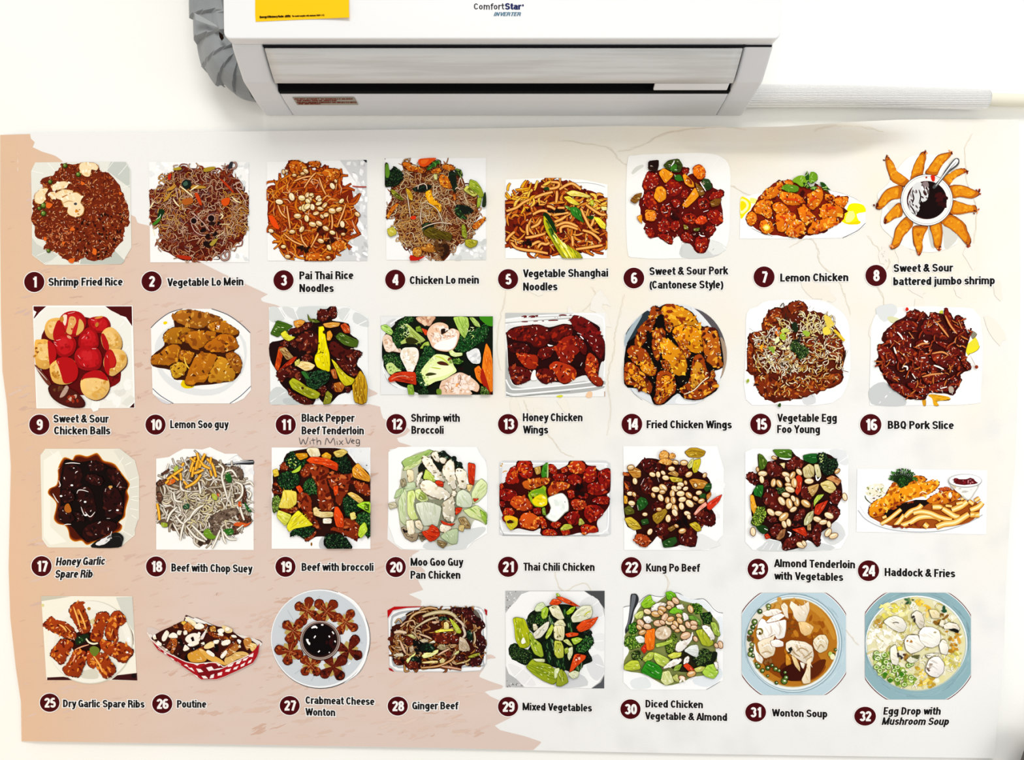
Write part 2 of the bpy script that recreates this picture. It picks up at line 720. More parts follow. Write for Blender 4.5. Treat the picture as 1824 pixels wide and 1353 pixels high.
inner = nums('20 260 50 262 90 290 150 340 240 405 300 450 440 520 460 545 560 600 640 690 650 730 690 770 680 800 680 960 700 1000 720 1060 '
             '740 1100 840 1180 850 1230 860 1290 900 1315 800 1322 500 1316 250 1312 52 1308 40 1230 30 1100 28 960 30 830 20 700 10 560')
for i_, (x, y) in enumerate(pr.spots(inner, 95)):      # brushed streaks, in clusters
    a0 = math.radians(-13 + pr.rnd.uniform(-9, 9))
    col = pr.rnd.choice(('d9bdae', 'd5b7a7', 'dbc0b2', 'd1b09e'))
    for k in range(pr.rnd.randint(2, 6)):
        ln = pr.rnd.uniform(8, 34)
        sx, sy = x + pr.rnd.uniform(-26, 26), y + pr.rnd.uniform(-7, 7)
        pts = [(sx + math.cos(a0) * ln * (m_ - .5), sy + math.sin(a0) * ln * (m_ - .5) + pr.rnd.uniform(-1.6, 1.6)) for m_ in (0, .25, .5, .75, 1)]
        if all(inside(px_, py_, inner) for px_, py_ in pts):
            pr.S(col, pr.rnd.uniform(1.2, 5.5), pts, .9, pr.lv + 1 + (k + 7 * i_) % 40, 4, .2)
pr.lv += 42
pr.B(inner, 170, 'd9beaf dcc2b4 d7baaa', 2, 6, 7, 11, -14, 12)
pr.B(inner, 300, 'd2b09d d5b5a3 d8bbab', .9, 2.2, 9, 9, -16, 14)
pr.B(nums('560 1180 850 1215 890 1290 860 1318 520 1312 450 1250'), 60, 'ddc4b6 dfc9bb d9bfaf', 3, 8, 6, 13, -16, 16)
pr.B(nums('360 1100 500 1090 480 1170 380 1150'), 26, 'dabfb1', 3, 8, 4, 9, -18, 16)
pr.F('dfcac0', '868 1166 876 1166 883 1171 876 1172')
# faint water stains of the white side, with crinkled edges
for s in ('905 495 898 540 890 570 885 620 893 660', '1112 524 1102 568 1095 598 1093 627 1085 656 1083 685 1088 727 1080 776',
          '932 712 941 732 963 754 976 773 988 788 1002 805 1022 815', '1054 512 1061 529 1037 556 1050 580',
          '1100 269 1140 261 1187 238 1275 226 1330 232', '1449 234 1490 224 1549 228 1575 236', '1731 238 1719 269 1723 321 1735 349 1739 396 1728 470',
          '1405 440 1440 425 1457 444 1461 468 1490 495 1505 525 1515 560', '1545 420 1570 450 1585 470 1560 500 1575 540 1562 620',
          '1000 250 1080 262 1110 290 1180 320', '1250 320 1300 330 1340 350', '985 1000 1000 1050 1045 1040 1060 1090', '1210 560 1240 640 1215 700',
          '1470 1060 1500 1110 1530 1150', '1150 1000 1190 1030 1180 1080'):
    pr.S('e9e0cf', 1.2, s, .5, None, 6, 1.6)
    pr.S('ddd3c0', .55, s, .6, None, 7, 2.2)
pr.B(nums('860 480 1080 480 1100 800 930 800'), 18, 'f0ebe0 efe9dd f0ece4', 8, 20, 2.2, 11, 70, 40)
pr.B(nums('1420 430 1780 420 1790 640 1480 600'), 14, 'f0eae0 efe8dc eee9df', 8, 22, 2.2, 11, 60, 40)
sheet = pr.done(banner, {'picture': 'banner_sheet'}, {'picture': 'printed sheet, peach brush strokes on the left fading to stained white'})[0]
sheet.data.polygons.foreach_set('use_smooth', [True] * len(sheet.data.polygons))

# ------------------------------------------------------------------ lettering
M_INK = mat('black_ink', '141414', 0.6, 0.05)
M_WHITEINK = mat('white_ink', 'f2f0ee', 0.6, 0.05)
M_BADGE = mat('dark_red_ink', '48040a', 0.55, 0.06)
M_PEN = mat('ballpoint_ink', '3a3a42', 0.6, 0.05)

# a bold condensed grotesque drawn as strokes: advance width, then strokes of points (L) and arcs (A cx cy rx ry from to); cap height 1
GL = {
 'o': '.52|A .23 .37 .135 .28 0 360', 'n': '.54|.095 0 .095 .74|.095 .45 A .235 .5 .14 .145 180 0 .375 0',
 'm': '.79|.095 0 .095 .74|.095 .45 A .2275 .5 .1325 .145 180 0 .36 0|.36 .45 A .4925 .5 .1325 .145 180 0 .625 0',
 'h': '.54|.095 0 .095 1|.095 .45 A .235 .5 .14 .145 180 0 .375 0', 'u': '.54|.095 .74 A .235 .24 .14 .145 180 360 .375 .3|.375 0 .375 .74',
 'r': '.38|.095 0 .095 .74|.095 .42 A .26 .47 .165 .175 180 90 .34 .645', 'i': '.25|.095 0 .095 .74|.095 .84 .095 1',
 'j': '.27|.12 .74 A .03 -.08 .09 .1 0 -90 0 -.18|.12 .84 .12 1', 'l': '.25|.095 0 .095 1',
 't': '.36|.15 .95 A .25 .2 .1 .105 180 270 .32 .095|.01 .665 .31 .665', 'f': '.35|.14 0 A .25 .8 .11 .105 180 90 .33 .905|.01 .665 .31 .665',
 'd': '.54|A .225 .37 .13 .28 0 360|.375 0 .375 1', 'b': '.54|A .245 .37 .13 .28 0 360|.095 0 .095 1',
 'p': '.54|A .245 .37 .13 .28 0 360|.095 -.27 .095 .74', 'g': '.54|A .225 .38 .13 .27 0 360|.375 .74 A .235 -.06 .14 .13 0 -155',
 'c': '.48|A .235 .37 .14 .28 35 325', 'e': '.51|.1 .37 .375 .37|A .235 .37 .14 .28 0 315',
 'a': '.52|A .225 .52 .13 .13 165 0 .355 .18 .39 0|.355 .43 A .215 .25 .125 .155 80 300 .355 .22',
 's': '.48|A .215 .51 .12 .138 15 245 A .215 .23 .125 .138 65 -165', 'y': '.47|.08 .74 .235 .06|.39 .74 .21 -.11 .15 -.18 .04 -.18',
 'w': '.67|.08 .74 .2 .04|.2 .04 .33 .7|.33 .7 .46 .04|.46 .04 .58 .74', 'v': '.46|.08 .74 .23 .04|.23 .04 .38 .74',
 'k': '.49|.095 0 .095 1|.39 .74 .1 .3|.2 .42 .41 0', 'x': '.46|.07 .74 .39 0|.39 .74 .07 0', 'z': '.46|.05 .645 .38 .645|.38 .645 .07 .095|.05 .095 .4 .095',
 'S': '.58|A .26 .7 .16 .208 12 250 A .26 .3 .168 .208 70 -168', 'V': '.54|.08 1 .27 .03|.27 .03 .46 1',
 'P': '.55|.1 0 .1 1|.1 .905 A .26 .7 .15 .205 90 -90 .1 .495', 'N': '.62|.1 0 .1 1|.45 0 .45 1|.1 .96 .45 .04', 'C': '.58|A .27 .5 .17 .405 35 325',
 'L': '.48|.1 1 .1 0|.1 .095 .42 .095', 'M': '.76|.1 0 .1 1|.6 0 .6 1|.1 .98 .35 .04|.35 .04 .6 .98', 'T': '.5|.01 .905 .46 .905|.235 0 .235 .9',
 'R': '.59|.1 0 .1 1|.1 .905 A .26 .71 .15 .195 90 -90 .1 .515|.29 .5 A .31 .3 .12 .15 60 0 .45 0', 'F': '.49|.1 0 .1 1|.1 .905 .43 .905|.1 .5 .38 .5',
 'B': '.58|.1 0 .1 1|.1 .905 A .25 .715 .13 .19 90 -90 .1 .525|.1 .525 A .26 .31 .16 .215 90 -90 .1 .095',
 'D': '.6|.1 0 .1 1|.1 .905 A .21 .5 .21 .405 90 -90 .1 .095', 'E': '.5|.1 0 .1 1|.1 .905 .43 .905|.1 .5 .39 .5|.1 .095 .43 .095',
 'G': '.6|A .27 .5 .17 .405 40 350|.28 .47 .45 .47|.45 .47 .45 .02', 'H': '.62|.1 0 .1 1|.45 0 .45 1|.1 .5 .45 .5', 'K': '.58|.1 0 .1 1|.46 1 .1 .4|.2 .56 .48 0',
 'Q': '.6|A .27 .5 .17 .405 0 360|.27 .25 .45 .0', 'O': '.6|A .27 .5 .17 .405 0 360', 'W': '.8|.08 1 .23 .03|.23 .03 .39 .95|.39 .95 .55 .03|.55 .03 .7 1',
 'Y': '.54|.06 1 .26 .45|.46 1 .26 .45|.26 .5 .26 0', 'A': '.56|.06 0 .27 .97|.27 .97 .48 0|.14 .27 .4 .27', 'I': '.26|.1 0 .1 1', 'U': '.6|.1 1 A .27 .28 .17 .185 180 360 .44 1',
 'J': '.45|.32 1 A .18 .25 .14 .155 0 -180', 'X': '.56|.06 1 .46 0|.46 1 .06 0',
 '&': '.62|.54 .0 .2 .6 A .28 .77 .11 .135 200 -40 .16 .44 A .21 .27 .13 .175 120 300 .47 .5', '(': '.28|A .4 .37 .29 .66 128 232', ')': '.28|A -.1 .37 .29 .66 52 -52',
 '0': '.54|A .26 .5 .155 .4 0 360', '1': '.46|.3 0 .3 1|.34 .86 .25 .8 .1 .77', '2': '.54|A .26 .7 .155 .2 175 -35|.4 .61 .11 .1|.04 .1 .46 .1',
 '3': '.54|A .25 .71 .145 .19 160 -90|A .25 .31 .16 .21 90 -160', '4': '.56|.37 0 .37 1|.33 .96 .07 .32|.02 .29 .5 .29', '5': '.54|.42 .9 .15 .9|.16 .9 .12 .48|.12 .46 A .25 .33 .165 .235 120 -155',
 '6': '.54|A .26 .31 .155 .21 0 360|.105 .33 A .28 .62 .175 .285 180 45', '7': '.52|.07 .9 .44 .9|.43 .88 .2 0', '8': '.54|A .26 .72 .13 .185 0 360|A .26 .3 .155 .205 0 360',
 '9': '.54|A .26 .69 .155 .21 0 360|.415 .67 A .24 .38 .175 .285 0 -135', '.': '.2|.1 0 .1 .19', ':': '.2|.1 0 .1 .19|.1 .5 .1 .69', "'": '.18|.09 .7 .09 1',
}
_gc = {}


def glyph(ch):
    if ch not in _gc:
        q = GL.get(ch, '.24').split('|')
        st = []
        for s in q[1:]:
            t = s.split()
            pts, i = [], 0
            while i < len(t):
                if t[i] == 'A':
                    cx, cy, rx, ry, a0, a1 = map(float, t[i + 1:i + 7])
                    n = max(3, int(abs(a1 - a0) / 18))
                    pts += [(cx + rx * math.cos(math.radians(a0 + (a1 - a0) * k / n)), cy + ry * math.sin(math.radians(a0 + (a1 - a0) * k / n))) for k in range(n + 1)]
                    i += 7
                else:
                    pts.append((float(t[i]), float(t[i + 1])))
                    i += 2
            st.append(pts)
        _gc[ch] = (float(q[0]), st)
    return _gc[ch]


def lay(text, x0, x1, yb, yb2, cap, wt, shear, put, place, grow=0.0, lift=0.0):
    """set one line between x0 and x1 on a sloping baseline; wt is the stroke weight against the cap height"""
    total = sum(glyph(c)[0] - .035 for c in text) - .05
    pen, k = 0.0, 0
    hw = wt / 2 + grow / cap
    for ch in text:
        adv, st = glyph(ch)
        for p in st:
            m = len(p)
            if grow:                       # a halo also reaches past the stroke ends
                p = list(p)
                for e, f_ in ((0, 1), (-1, -2)):
                    dx, dy = p[e][0] - p[f_][0], p[e][1] - p[f_][1]
                    d = math.hypot(dx, dy) or 1
                    p[e] = (p[e][0] + dx / d * grow / cap, p[e][1] + dy / d * grow / cap)
            i = len(put[0])
            for q in range(m):
                a, b = p[max(q - 1, 0)], p[min(q + 1, m - 1)]
                dx, dy = b[0] - a[0], b[1] - a[1]
                d = math.hypot(dx, dy) or 1
                if m > 2 and q in (0, m - 1) and math.hypot(p[0][0] - p[-1][0], p[0][1] - p[-1][1]) < 1e-6:
                    dx, dy = p[1][0] - p[-2][0], p[1][1] - p[-2][1]
                    d = math.hypot(dx, dy) or 1
                for s in (1, -1):
                    gx, gy = pen + p[q][0] - s * dy / d * hw, p[q][1] + s * dx / d * hw
                    t = (gx + shear * gy) / total
                    put[0].append(place(x0 + (x1 - x0) * t, yb + (yb2 - yb) * t - gy * cap, lift + (k % 40) * 1.5e-6))
                if q:
                    j = i + 2 * q
                    put[1].append((j - 2, j - 1, j + 1, j))
            k += 1
        pen += adv - .035


CAPS = [
    (1, 61, 502, 18, 18, [('Shrimp Fried Rice', 86, 218, 509, 508.5)]),
    (2, 270, 501, 18, 18, [('Vegetable Lo Mein', 298, 433.5, 510, 508)]),
    (3, 505, 499, 18, 18, [('Pai Thai Rice', 533, 629, 497.5, 497), ('Noodles', 533, 594, 520, 520)]),
    (4, 704, 498, 18, 18, [('Chicken Lo mein', 729.5, 853, 506, 505)]),
    (5, 905, 497, 18, 18, [('Vegetable Shanghai', 931.5, 1083, 494, 492.5), ('Noodles', 931.5, 992.5, 517.5, 517)]),
    (6, 1129, 495, 18.5, 18.5, [('Sweet & Sour Pork', 1156.5, 1296, 490, 488.5), ('(Cantonese Style)', 1156.5, 1287, 514, 513.5)]),
    (7, 1361, 493, 18.7, 18.7, [('Lemon Chicken', 1389.5, 1511, 501.5, 500.5)]),
    (8, 1560.5, 490.5, 19, 19, [('Sweet & Sour', 1591.5, 1697, 484.5, 483.5), ('battered jumbo shrimp', 1591, 1772, 508, 506)]),
    (9, 70, 756, 18, 18, [('Sweet & Sour', 95, 193, 752.5, 752.5), ('Chicken Balls', 96, 196, 773.5, 773.5)]),
    (10, 277, 756, 18, 18, [('Lemon Soo guy', 303, 406, 762.5, 762.5)]),
    (11, 509, 756, 18, 18, [('Black Pepper', 537, 631, 751, 751), ('Beef Tenderloin', 537, 648, 773.5, 773.5)]),
    (12, 706, 755, 18, 18, [('Shrimp with', 732, 819, 751, 751), ('Broccoli', 732.5, 790, 772.5, 772.5)]),
    (13, 905, 755, 18, 18, [('Honey Chicken', 931, 1037.5, 750, 750), ('Wings', 931.5, 976, 772, 772)]),
    (14, 1125.5, 755, 18.5, 18.5, [('Fried Chicken Wings', 1151.5, 1303, 762.5, 763)]),
    (15, 1355, 755, 18.7, 18.7, [('Vegetable Egg', 1384.5, 1490.5, 751, 751), ('Foo Young', 1384, 1460.5, 771, 771.5)]),
    (16, 1551, 756, 19, 19, [('BBQ Pork Slice', 1581, 1698.5, 763.5, 764)]),
    (17, 74, 1008, 18, 18, [('Honey Garlic', 99, 186, 1007, 1005.5, .12), ('Spare Rib', 97.5, 164, 1029, 1028.5, .12)]),
    (18, 278, 1008.5, 18, 18, [('Beef with Chop Suey', 305, 448.5, 1017.5, 1019.5)]),
    (19, 508.5, 1009, 18, 18, [('Beef with broccoli', 537, 665, 1016.5, 1016.5)]),
    (20, 705, 1009.5, 18, 18, [('Moo Goo Guy', 731, 824, 1007.5, 1007.5), ('Pan Chicken', 731, 820, 1030.5, 1030.5)]),
    (21, 905, 1009, 18, 18, [('Thai Chili Chicken', 932, 1059, 1016, 1016.5)]),
    (22, 1124.5, 1010, 18.3, 18.3, [('Kung Po Beef', 1150.5, 1246, 1017.5, 1018)]),
    (23, 1350, 1013, 18.5, 18.5, [('Almond Tenderloin', 1379, 1523, 1009.5, 1012), ('with Vegetables', 1379, 1501.5, 1032, 1034.5)]),
    (24, 1547, 1016, 19, 18.5, [('Haddock & Fries', 1575.5, 1701, 1025.5, 1028)]),
    (25, 88.5, 1251, 17.5, 16.3, [('Dry Garlic Spare Ribs', 112, 257, 1259, 1260)]),
    (26, 289, 1253, 18, 17, [('Poutine', 315, 367, 1260, 1260)]),
    (27, 516, 1256, 17.8, 17, [('Crabmeat Cheese', 544, 666.5, 1253, 1255.5), ('Wonton', 544, 597, 1274, 1275)]),
    (28, 708.5, 1257, 18, 17, [('Ginger Beef', 734, 815.5, 1263, 1263)]),
    (29, 905, 1258, 18, 17.3, [('Mixed Vegetables', 930.5, 1054, 1264.5, 1267)]),
    (30, 1123, 1262.5, 18, 17.5, [('Diced Chicken', 1149.5, 1252, 1259.5, 1261), ('Vegetable & Almond', 1149, 1295, 1281, 1283.5)]),
    (31, 1346, 1268, 18.5, 17, [('Wonton Soup', 1375, 1473.5, 1275.5, 1277.5)]),
    (32, 1541, 1275, 19.3, 16.8, [('Egg Drop with', 1573, 1675, 1272.5, 1272.5, .08), ('Mushroom Soup', 1570, 1689, 1290.5, 1291, .18)]),
]


def ring(cx, cy, rx, ry, lift, put, n=40):
    i = len(put[0])
    put[0].append(P(cx, cy, lift))
    for q in (.5, 1):
        for k in range(n):
            t = 6.28319 * k / n
            put[0].append(P(cx + q * rx * math.cos(t), cy + q * ry * math.sin(t), lift))
    for k in range(n):
        a, b = i + 1 + k, i + 1 + (k + 1) % n
        put[1].extend([(i, a, b), (a, a + n, b + n, b)])


for num, bx, by, rx, ry, lines in CAPS:
    title = ' '.join(l[0] for l in lines)
    rim, disc, dig, txt, halo = ([], []), ([], []), ([], []), ([], []), ([], [])
    ring(bx, by, rx, ry, 7.2e-4, disc)
    ring(bx, by, rx + 1.5, ry + 1.5, 6.8e-4, rim)
    s = str(num)
    cap = 19.3 * ry / 18
    wd = sum(glyph(q)[0] for q in s) * cap * (1.16 if num < 10 else 1.14) - .12 * cap
    lay(s, bx - wd / 2, bx + wd / 2, by + cap / 2, by + cap / 2, cap, .195, 0, dig, P, 0, 7.8e-4)
    o = link('number_badge', disc[0], disc[1], M_BADGE, banner)
    o['label'] = 'dark red round badge with a white %d' % num
    link('badge_rim', rim[0], rim[1], M_WHITEINK, o)
    link('numeral', dig[0], dig[1], M_WHITEINK, o)
    cap = 14.4 if num < 25 else 13.6
    for l in lines:
        sh = l[5] if len(l) > 5 else 0
        lay(l[0], l[1], l[2], l[3], l[4], cap, .17, sh, halo, P, 1.5, 6.4e-4)
        lay(l[0], l[1], l[2], l[3], l[4], cap, .17, sh, txt, P, 0, 7.8e-4)
    o = link('caption', txt[0], txt[1], M_INK, banner)
    o['label'] = 'black caption reading ' + title
    link('caption_halo', halo[0], halo[1], M_WHITEINK, o)

# pen note under caption 11
pn = Print(base=7.6e-4, seed=3)
for s in ('533 779 536 791 540 782 544 791 549 778', '552 785 553 791', '552 781 552.4 781.6', '557 780 559 791', '554 784 562 783', '564 779 565 792',
          '565 787 568 784 571 786 571 792', '579 792 582 780 588 789 594 780 597 793', '600 785 601 792', '600 781 600.4 781.6', '604 784 611 792',
          '611 784 604 792', '616 779 620 790 625 780', '626 786 631 785 628 783 626 787 631 790', '640 783 635 783 635 789 640 788 640 783 640 793 634 793'):
    pn.S('34343c', 1.2, s, .2)
o = pn.done(banner, {'picture': 'handwritten_note'}, {'picture': 'pen note reading With Mix Veg under the printed caption'})
# ------------------------------------------------------------------ the 32 printed dishes
BEEF = '2a0605 5a120a 420a06 8e3418 e6c4b4'
RED = '3c0402 8c1006 6c0a04 c8400e ffe0c0'
FRY = '4a1404 c4640e 8e2c06 f2a828 ffeaa0'
NUTC = 'f0d49a'
SUB = {}


def dish(num, ox, oy, k, clip=None):
    d = Print(ox, oy, k, clip, seed=num * 13)
    d.num = num
    return d


def fin(d, label):
    d.done(banner, {'picture': 'dish_picture'}, {'picture': label})


# 1 shrimp fried rice
d = dish(1, 45, 275, 1.478)
d.F('e6e6dc', '7 20 12 9.5 60 9 121 8.5 127 19 127 60 128 112 116 132 60 133 24 133 8 121 8 70', 0)
d.F('c6cbc4', '103 9 121 9 126 18 126 40 112 30 98 19', 0)
d.F('bfc4ba', '66 132 68 122 80 120 104 112 120 128 116 132', 0)
d.F('cfd2c8', '8 100 14 108 40 122 24 132 8 120', 0)
for s in ('106 9 98 19', '124 11 112 25', '126 37 118 40', '27 10 36 20', '8 20 22 23', '108 110 120 126', '22 132 40 122', '14 122 28 116'):
    d.S('fafaf4', 1.5, s)
d.L('food')
H = '44 10 58 13 66 11 82 11 90 19 100 22 110 33 117 44 122 57 126 70 125 82 119 92 117 103 109 113 104 121 94 127 80 128 70 124 65 128 55 129 45 125 40 119 28 116 22 112 26 105 14 102 12 90 8 76 10 66 9 58 14 46 23 39 18 32 30 27 36 20 42 17'
d.F('6e2208', H, 1, 1.5)
d.R(H, 420, '7a280a 8c3410 5a1406 9a4016 4a0e04', 4, 1.5)
d.R(H, 520, 'b45424 cc7a40 bc5c28 d89460 a03c10 b04814', 3.6, 1.15, None, 180, .3, '48100a', 2, .2)
d.B('60 75 118 70 116 105 90 126 60 118', 70, '2a0602 3a0a04 1c0502', .9, 2)
d.R(H, 260, 'd09868 e0b08c b86838 e8c4a8', 2.4, .65)
d.R('20 80 60 85 60 112 30 110', 50, 'e08050 d06838', 3, .9)
for x, y, r in ((48, 13.5, 2.6), (64, 24, 2.8), (30, 33, 2.4), (22, 61.5, 3.3), (22, 71, 3.2), (28, 116, 2.2), (17, 65, 2)):
    d.O('2c3a08', x, y, r + .4)
    d.O('64822a', x - .4, y - .4, r * .75)
    d.O('b4c884', x - 1, y - 1, r * .25)
for s in ('26 58 33 60 29 65 25 63', '54 90 57 87 60 91 55 92', '44 106 48 105 46 109', '82 113 86 115 85 121 81 119', '53 126 60 125 57 131 52 129', '23 99 26 101 25 104 22 103', '113 45 117 47 114 49', '67 32 72 35 68 37'):
    d.F('e0651a', s)
for s in ('66 10 82 9.5 88 14 87 19 80 18 79 23 77 27 70 26 65 19', '31 39 36 35 44 32 53 34 50 39 45 42 34 43', '36 47 45 42 56 43 58 46 50 51 44 55 37 53 35 50', '12 47 20 41 28 41 24 49 25 54 19 60 12 58 11 53', '29 47 35 46 36 53 32 54', '43 53 51 48 60 45 66 47 69 52 67 58 71 63 71 70 66 75 56 75 50 70 51 64 46 63'):
    d.L('shrimp+')
    d.F('b06a28', s, 1, .6)
    p = nums(s)
    cx, cy = sum(q[0] for q in p) / len(p), sum(q[1] for q in p) / len(p)
    d.F('f2dcb0', [(cx + (x - cx) * .93, cy + (y - cy) * .93) for x, y in p], 1, .3)
    d.B(p, 12, 'fdf3da f8e6c4 ecc88c', 1, 2.4)
d.L('food')
d.B('58 66 66 66 64 72 58 71', 6, 'd8861c b06a18', 1, 2)
d.O('3a3a4a', 60.5, 59.5, 2, 1.5)
d.S('c07a30', .8, '45 59 52 56 58 57')
d.S('d09a50', .6, '38 44 44 41 48 42')
fin(d, 'printed photo of shrimp fried rice on a white faceted plate')

# 2 vegetable lo mein
d = dish(2, 255, 275, 1.478, (7, 8.5, 127.5, 130))
d.F('f6f6f4', '7 9 127 9 127 130 8.5 130', 0)
d.B('110 10 126 10 126 128 90 128 105 115', 40, 'e4e6e6 ffffff dfe2e2', 1.5, 4, 1.3, 8)
d.B('8 10 40 10 20 35 8 40', 16, 'ffffff ebeceb', 1.5, 4, 1.3, 8)
d.L('food')
H = '36 17 44 16 49 13 56 16 70 16 78 16 86 15 82 22 92 22 98 17 103 14 106 22 110 28 118 33 121 44 126 48 127 62 126 76 124 86 122 96 119 104 112 108 106 114 98 116 88 122 80 127 60 128 48 127 36 121 20 113 19 106 24 101 22 96 18 88 12 86 9 80 8 62 7 46 8 42 18 43 25 38 28 30 30 24 38 20'
d.F('5c1606', H, 1, 1)
d.R(H, 260, '7a2408 4a0e04 8c3410 3a0a06 6a4a4a', 12, 1.6, None, 180, .9, None, 5)
d.R(H, 300, 'b8703c c88a5c a05a38 d8a070 c0885c 9a5a4c', 11, .8, None, 180, 1.1, '4a1006', 6, .35)
d.R('20 30 60 20 60 70 20 100', 60, 'd89a3c e0b058 c8822c', 12, .9, None, 180, 1.1, '4a1006', 6, .3)
d.R('95 40 126 50 124 95 100 100', 60, 'd8983c e0b878 c88038', 12, .8, None, 180, 1.2, '4a1006', 6, .3)
d.R(H, 170, 'd8b090 e4c0a0 c89878 d0a080', 10, .75, None, 180, 1.2, '4a1006', 6, .3)
for s in ('60 70 68 78 74 84 80 92', '39 40 41 48 41 54', '58 84 62 92 70 97 78 97', '108 38 116 33 120 42 112 40 118 48 124 58'):
    d.S('4a1006', 2, s)
    d.S('d8b0a0', 1, s, .3)
for x, y, r in ((82, 77, 5), (61, 80, 4.5)):
    d.O('c09080', x, y, r)
    d.O('140404', x, y, r - 1)
d.B('68 84 90 80 95 95 78 115 70 100', 14, '120404 1c0602', 2, 4.5)
for s, c in (('80 15 87 15 84 19 74 21 73 17', 'a88a20'), ('36 17 44 15 46 18 38 19', 'b0982c'), ('58 41 70 41 76 40 73 38 60 37', 'b8882c'), ('31 40 40 37 36 42 28 44', 'c0882c'), ('24 57 30 48 34 46 30 54', 'b8862c'), ('80 108 86 102 90 102 84 110', 'a89030'), ('47 55 58 52 60 58 50 61', 'b05a1a'), ('62 48 66 47 71 60 68 60', 'c83c08'), ('94 55 104 52 103 60 97 62', 'd84c08'), ('92 29 100 34 110 46 106 44', 'b83208'), ('40 121 57 123 56 127 44 125', 'b02808'), ('30 25 34 23 33 30 30 30', 'c02808')):
    d.F('3a0c04', [(x + .4, y + .5) for x, y in nums(s)], 1)
    d.F(c, s)
d.F('0e1a14', '46 35 52 30 58 34 55 41 50 41')
d.F('3a5a48', '48 35 52 32 54 36 50 38')
d.F('0c2c10', '17 75 20 66 26 68 22 76 18 80')
d.S('d8e8c8', .9, '16 78 20 75 21 72')
d.F('3a7a1c', '15 80 21 75 20 80 14 85 11 84')
for s in ('44 38 52 44 60 51', '36 53 40 59 44 63', '8 65 11 60 13 57', '107 51 112 56 118 58', '56 44 62 40 67 37', '12 90 14 97', '93 71 96 74 93 78', '92 84 104 84', '88 100 98 93'):
    d.S('f4e4b0', 1.6, s)
for c, q in (('5a2010', 2.4), ('c09888', 1)):
    d.S(c, q, '97 117 93 122 96 127 102 126 104 120 102 116 98 119 100 124', .1)
    d.S(c, q, '100 20 104 15 108 9 112 11 111 16 104 18', .1)
    d.S(c, q, '83 25 82 21 86 19 89 21', .1)
d.F('2a2a30', '102 16 105 9 108 9 107 15 104 18')
fin(d, 'printed photo of thin brown vegetable lo mein noodles on a white ground')

# 3 pai thai rice noodles
d = dish(3, 465, 275, 1.478, (6.5, 6.5, 128.5, 128.5))
d.F('f5f5f4', '7 9 127 6.5 128 128 8 128', 0)
d.F('d4d5d6', '95 7 127 6.5 128 128 88 128 105 105 112 80 108 50 116 36', 0)
d.B('108 8 127 8 128 128 105 128 112 80 112 45', 60, 'f4f4f4 e6e7e8 c2c4c6 ffffff', 1.5, 4, 1.8, 8, 70)
d.F('2a3034', '123 6 127 6 127 10')
d.L('food')
H = '33 8 48 8 58 16 64 19 70 19 75 17 92 17 96 25 99 36 108 40 111 52 112 62 117 72 116 84 110 92 104 104 103 112 95 117 88 120 86 128 54 128 53 121 40 124 29 122 26 112 18 106 20 96 10 88 8 76 8 62 9 50 8 39 20 36 22 29 32 24'
d.F('7a1e02', H, 1, .8)
d.R(H, 140, 'a83c04 c85a08 8a2402 b84a06', 24, 3.4, None, 180, .7, '5a1202', 5, .5)
d.R(H, 130, 'd0700c c05808 e08418 b04404', 20, 2.2, None, 180, .6, '6a1a02', 5, .5)
d.R(H, 70, 'e89a30 f0b060 f2c090', 12, .8, None, 180, .6)
for s in ('20 60 24 70 30 76', '31 62 33 75 35 89', '52 40 60 28 66 22', '70 28 74 40 78 48', '28 96 40 105 58 112', '48 96 50 104 58 114', '85 72 86 82 85 90', '40 32 50 28 60 26', '92 30 90 42', '60 112 70 92 66 86', '102 60 98 72 92 86'):
    d.S('6a1a02', 3.6, s, .2)
    d.S('d8842a', 2.2, s, .3)
    d.S('f6cfa0', .7, s, .6)
for s in ('33 8 48 8 57 16 52 22 44 25 36 22', '56 9 71 8 71 15 62 15', '72 22 78 17 93 17 96 26 84 34 78 26', '54 121 66 118 78 122 86 124 84 128 54 128', '84 106 100 102 103 112 94 117 86 116'):
    d.C(s, '4a1002 c05a0a 8a2c04 f0a83c ffe0a0', 1.2)
d.B('70 90 84 92 96 84 102 92 92 104 78 110', 16, '3a0a02 2a0602 521202', 2, 4)
d.B('42 112 58 110 56 117 44 116', 7, '1c0602', 2, 3)
d.S('a82008', 1.4, '110 38 118 39 127 39', .2)
d.S('7a3c10', 1.6, '108 95 115 97')
d.F('e84808', '9 74 16 76 22 90 14 86')
d.nuts('46 44 74 44 80 60 86 68 76 76 60 70 46 64', 20, 3, 5, 'ead08c')
for x, y, r, a in ((22, 57, 5, 10), (37, 51, 5.5, 70), (86, 38, 4.5, 60), (94, 66, 4.6, -20), (97, 56, 3.8, -40), (98, 84, 4.5, 80), (62, 84, 5, 15), (70, 83, 4.6, 30), (49, 90, 4.5, -60), (37.5, 93, 4, 0), (78, 89, 4.5, 30), (55, 77, 4.6, 80), (44, 74, 5, 0), (86, 94, 4, 20), (99, 96, 3, 0), (12, 92, 3.6, 20), (30, 20, 3, 0), (27, 21, 3, 80), (40, 25, 3, 0), (32, 123, 4, 10), (27, 111, 3.4, 0), (72, 104, 4.4, 20), (82, 112, 4, 60), (81, 124, 3, 0), (54, 20, 4, 40), (50, 23, 3, 0), (90, 32, 2.6, 60), (116, 72, 4, 40)):
    d.N(x, y, r, r * .66, a, 'ecd290')
fin(d, 'printed photo of orange pad thai rice noodles with peanuts')

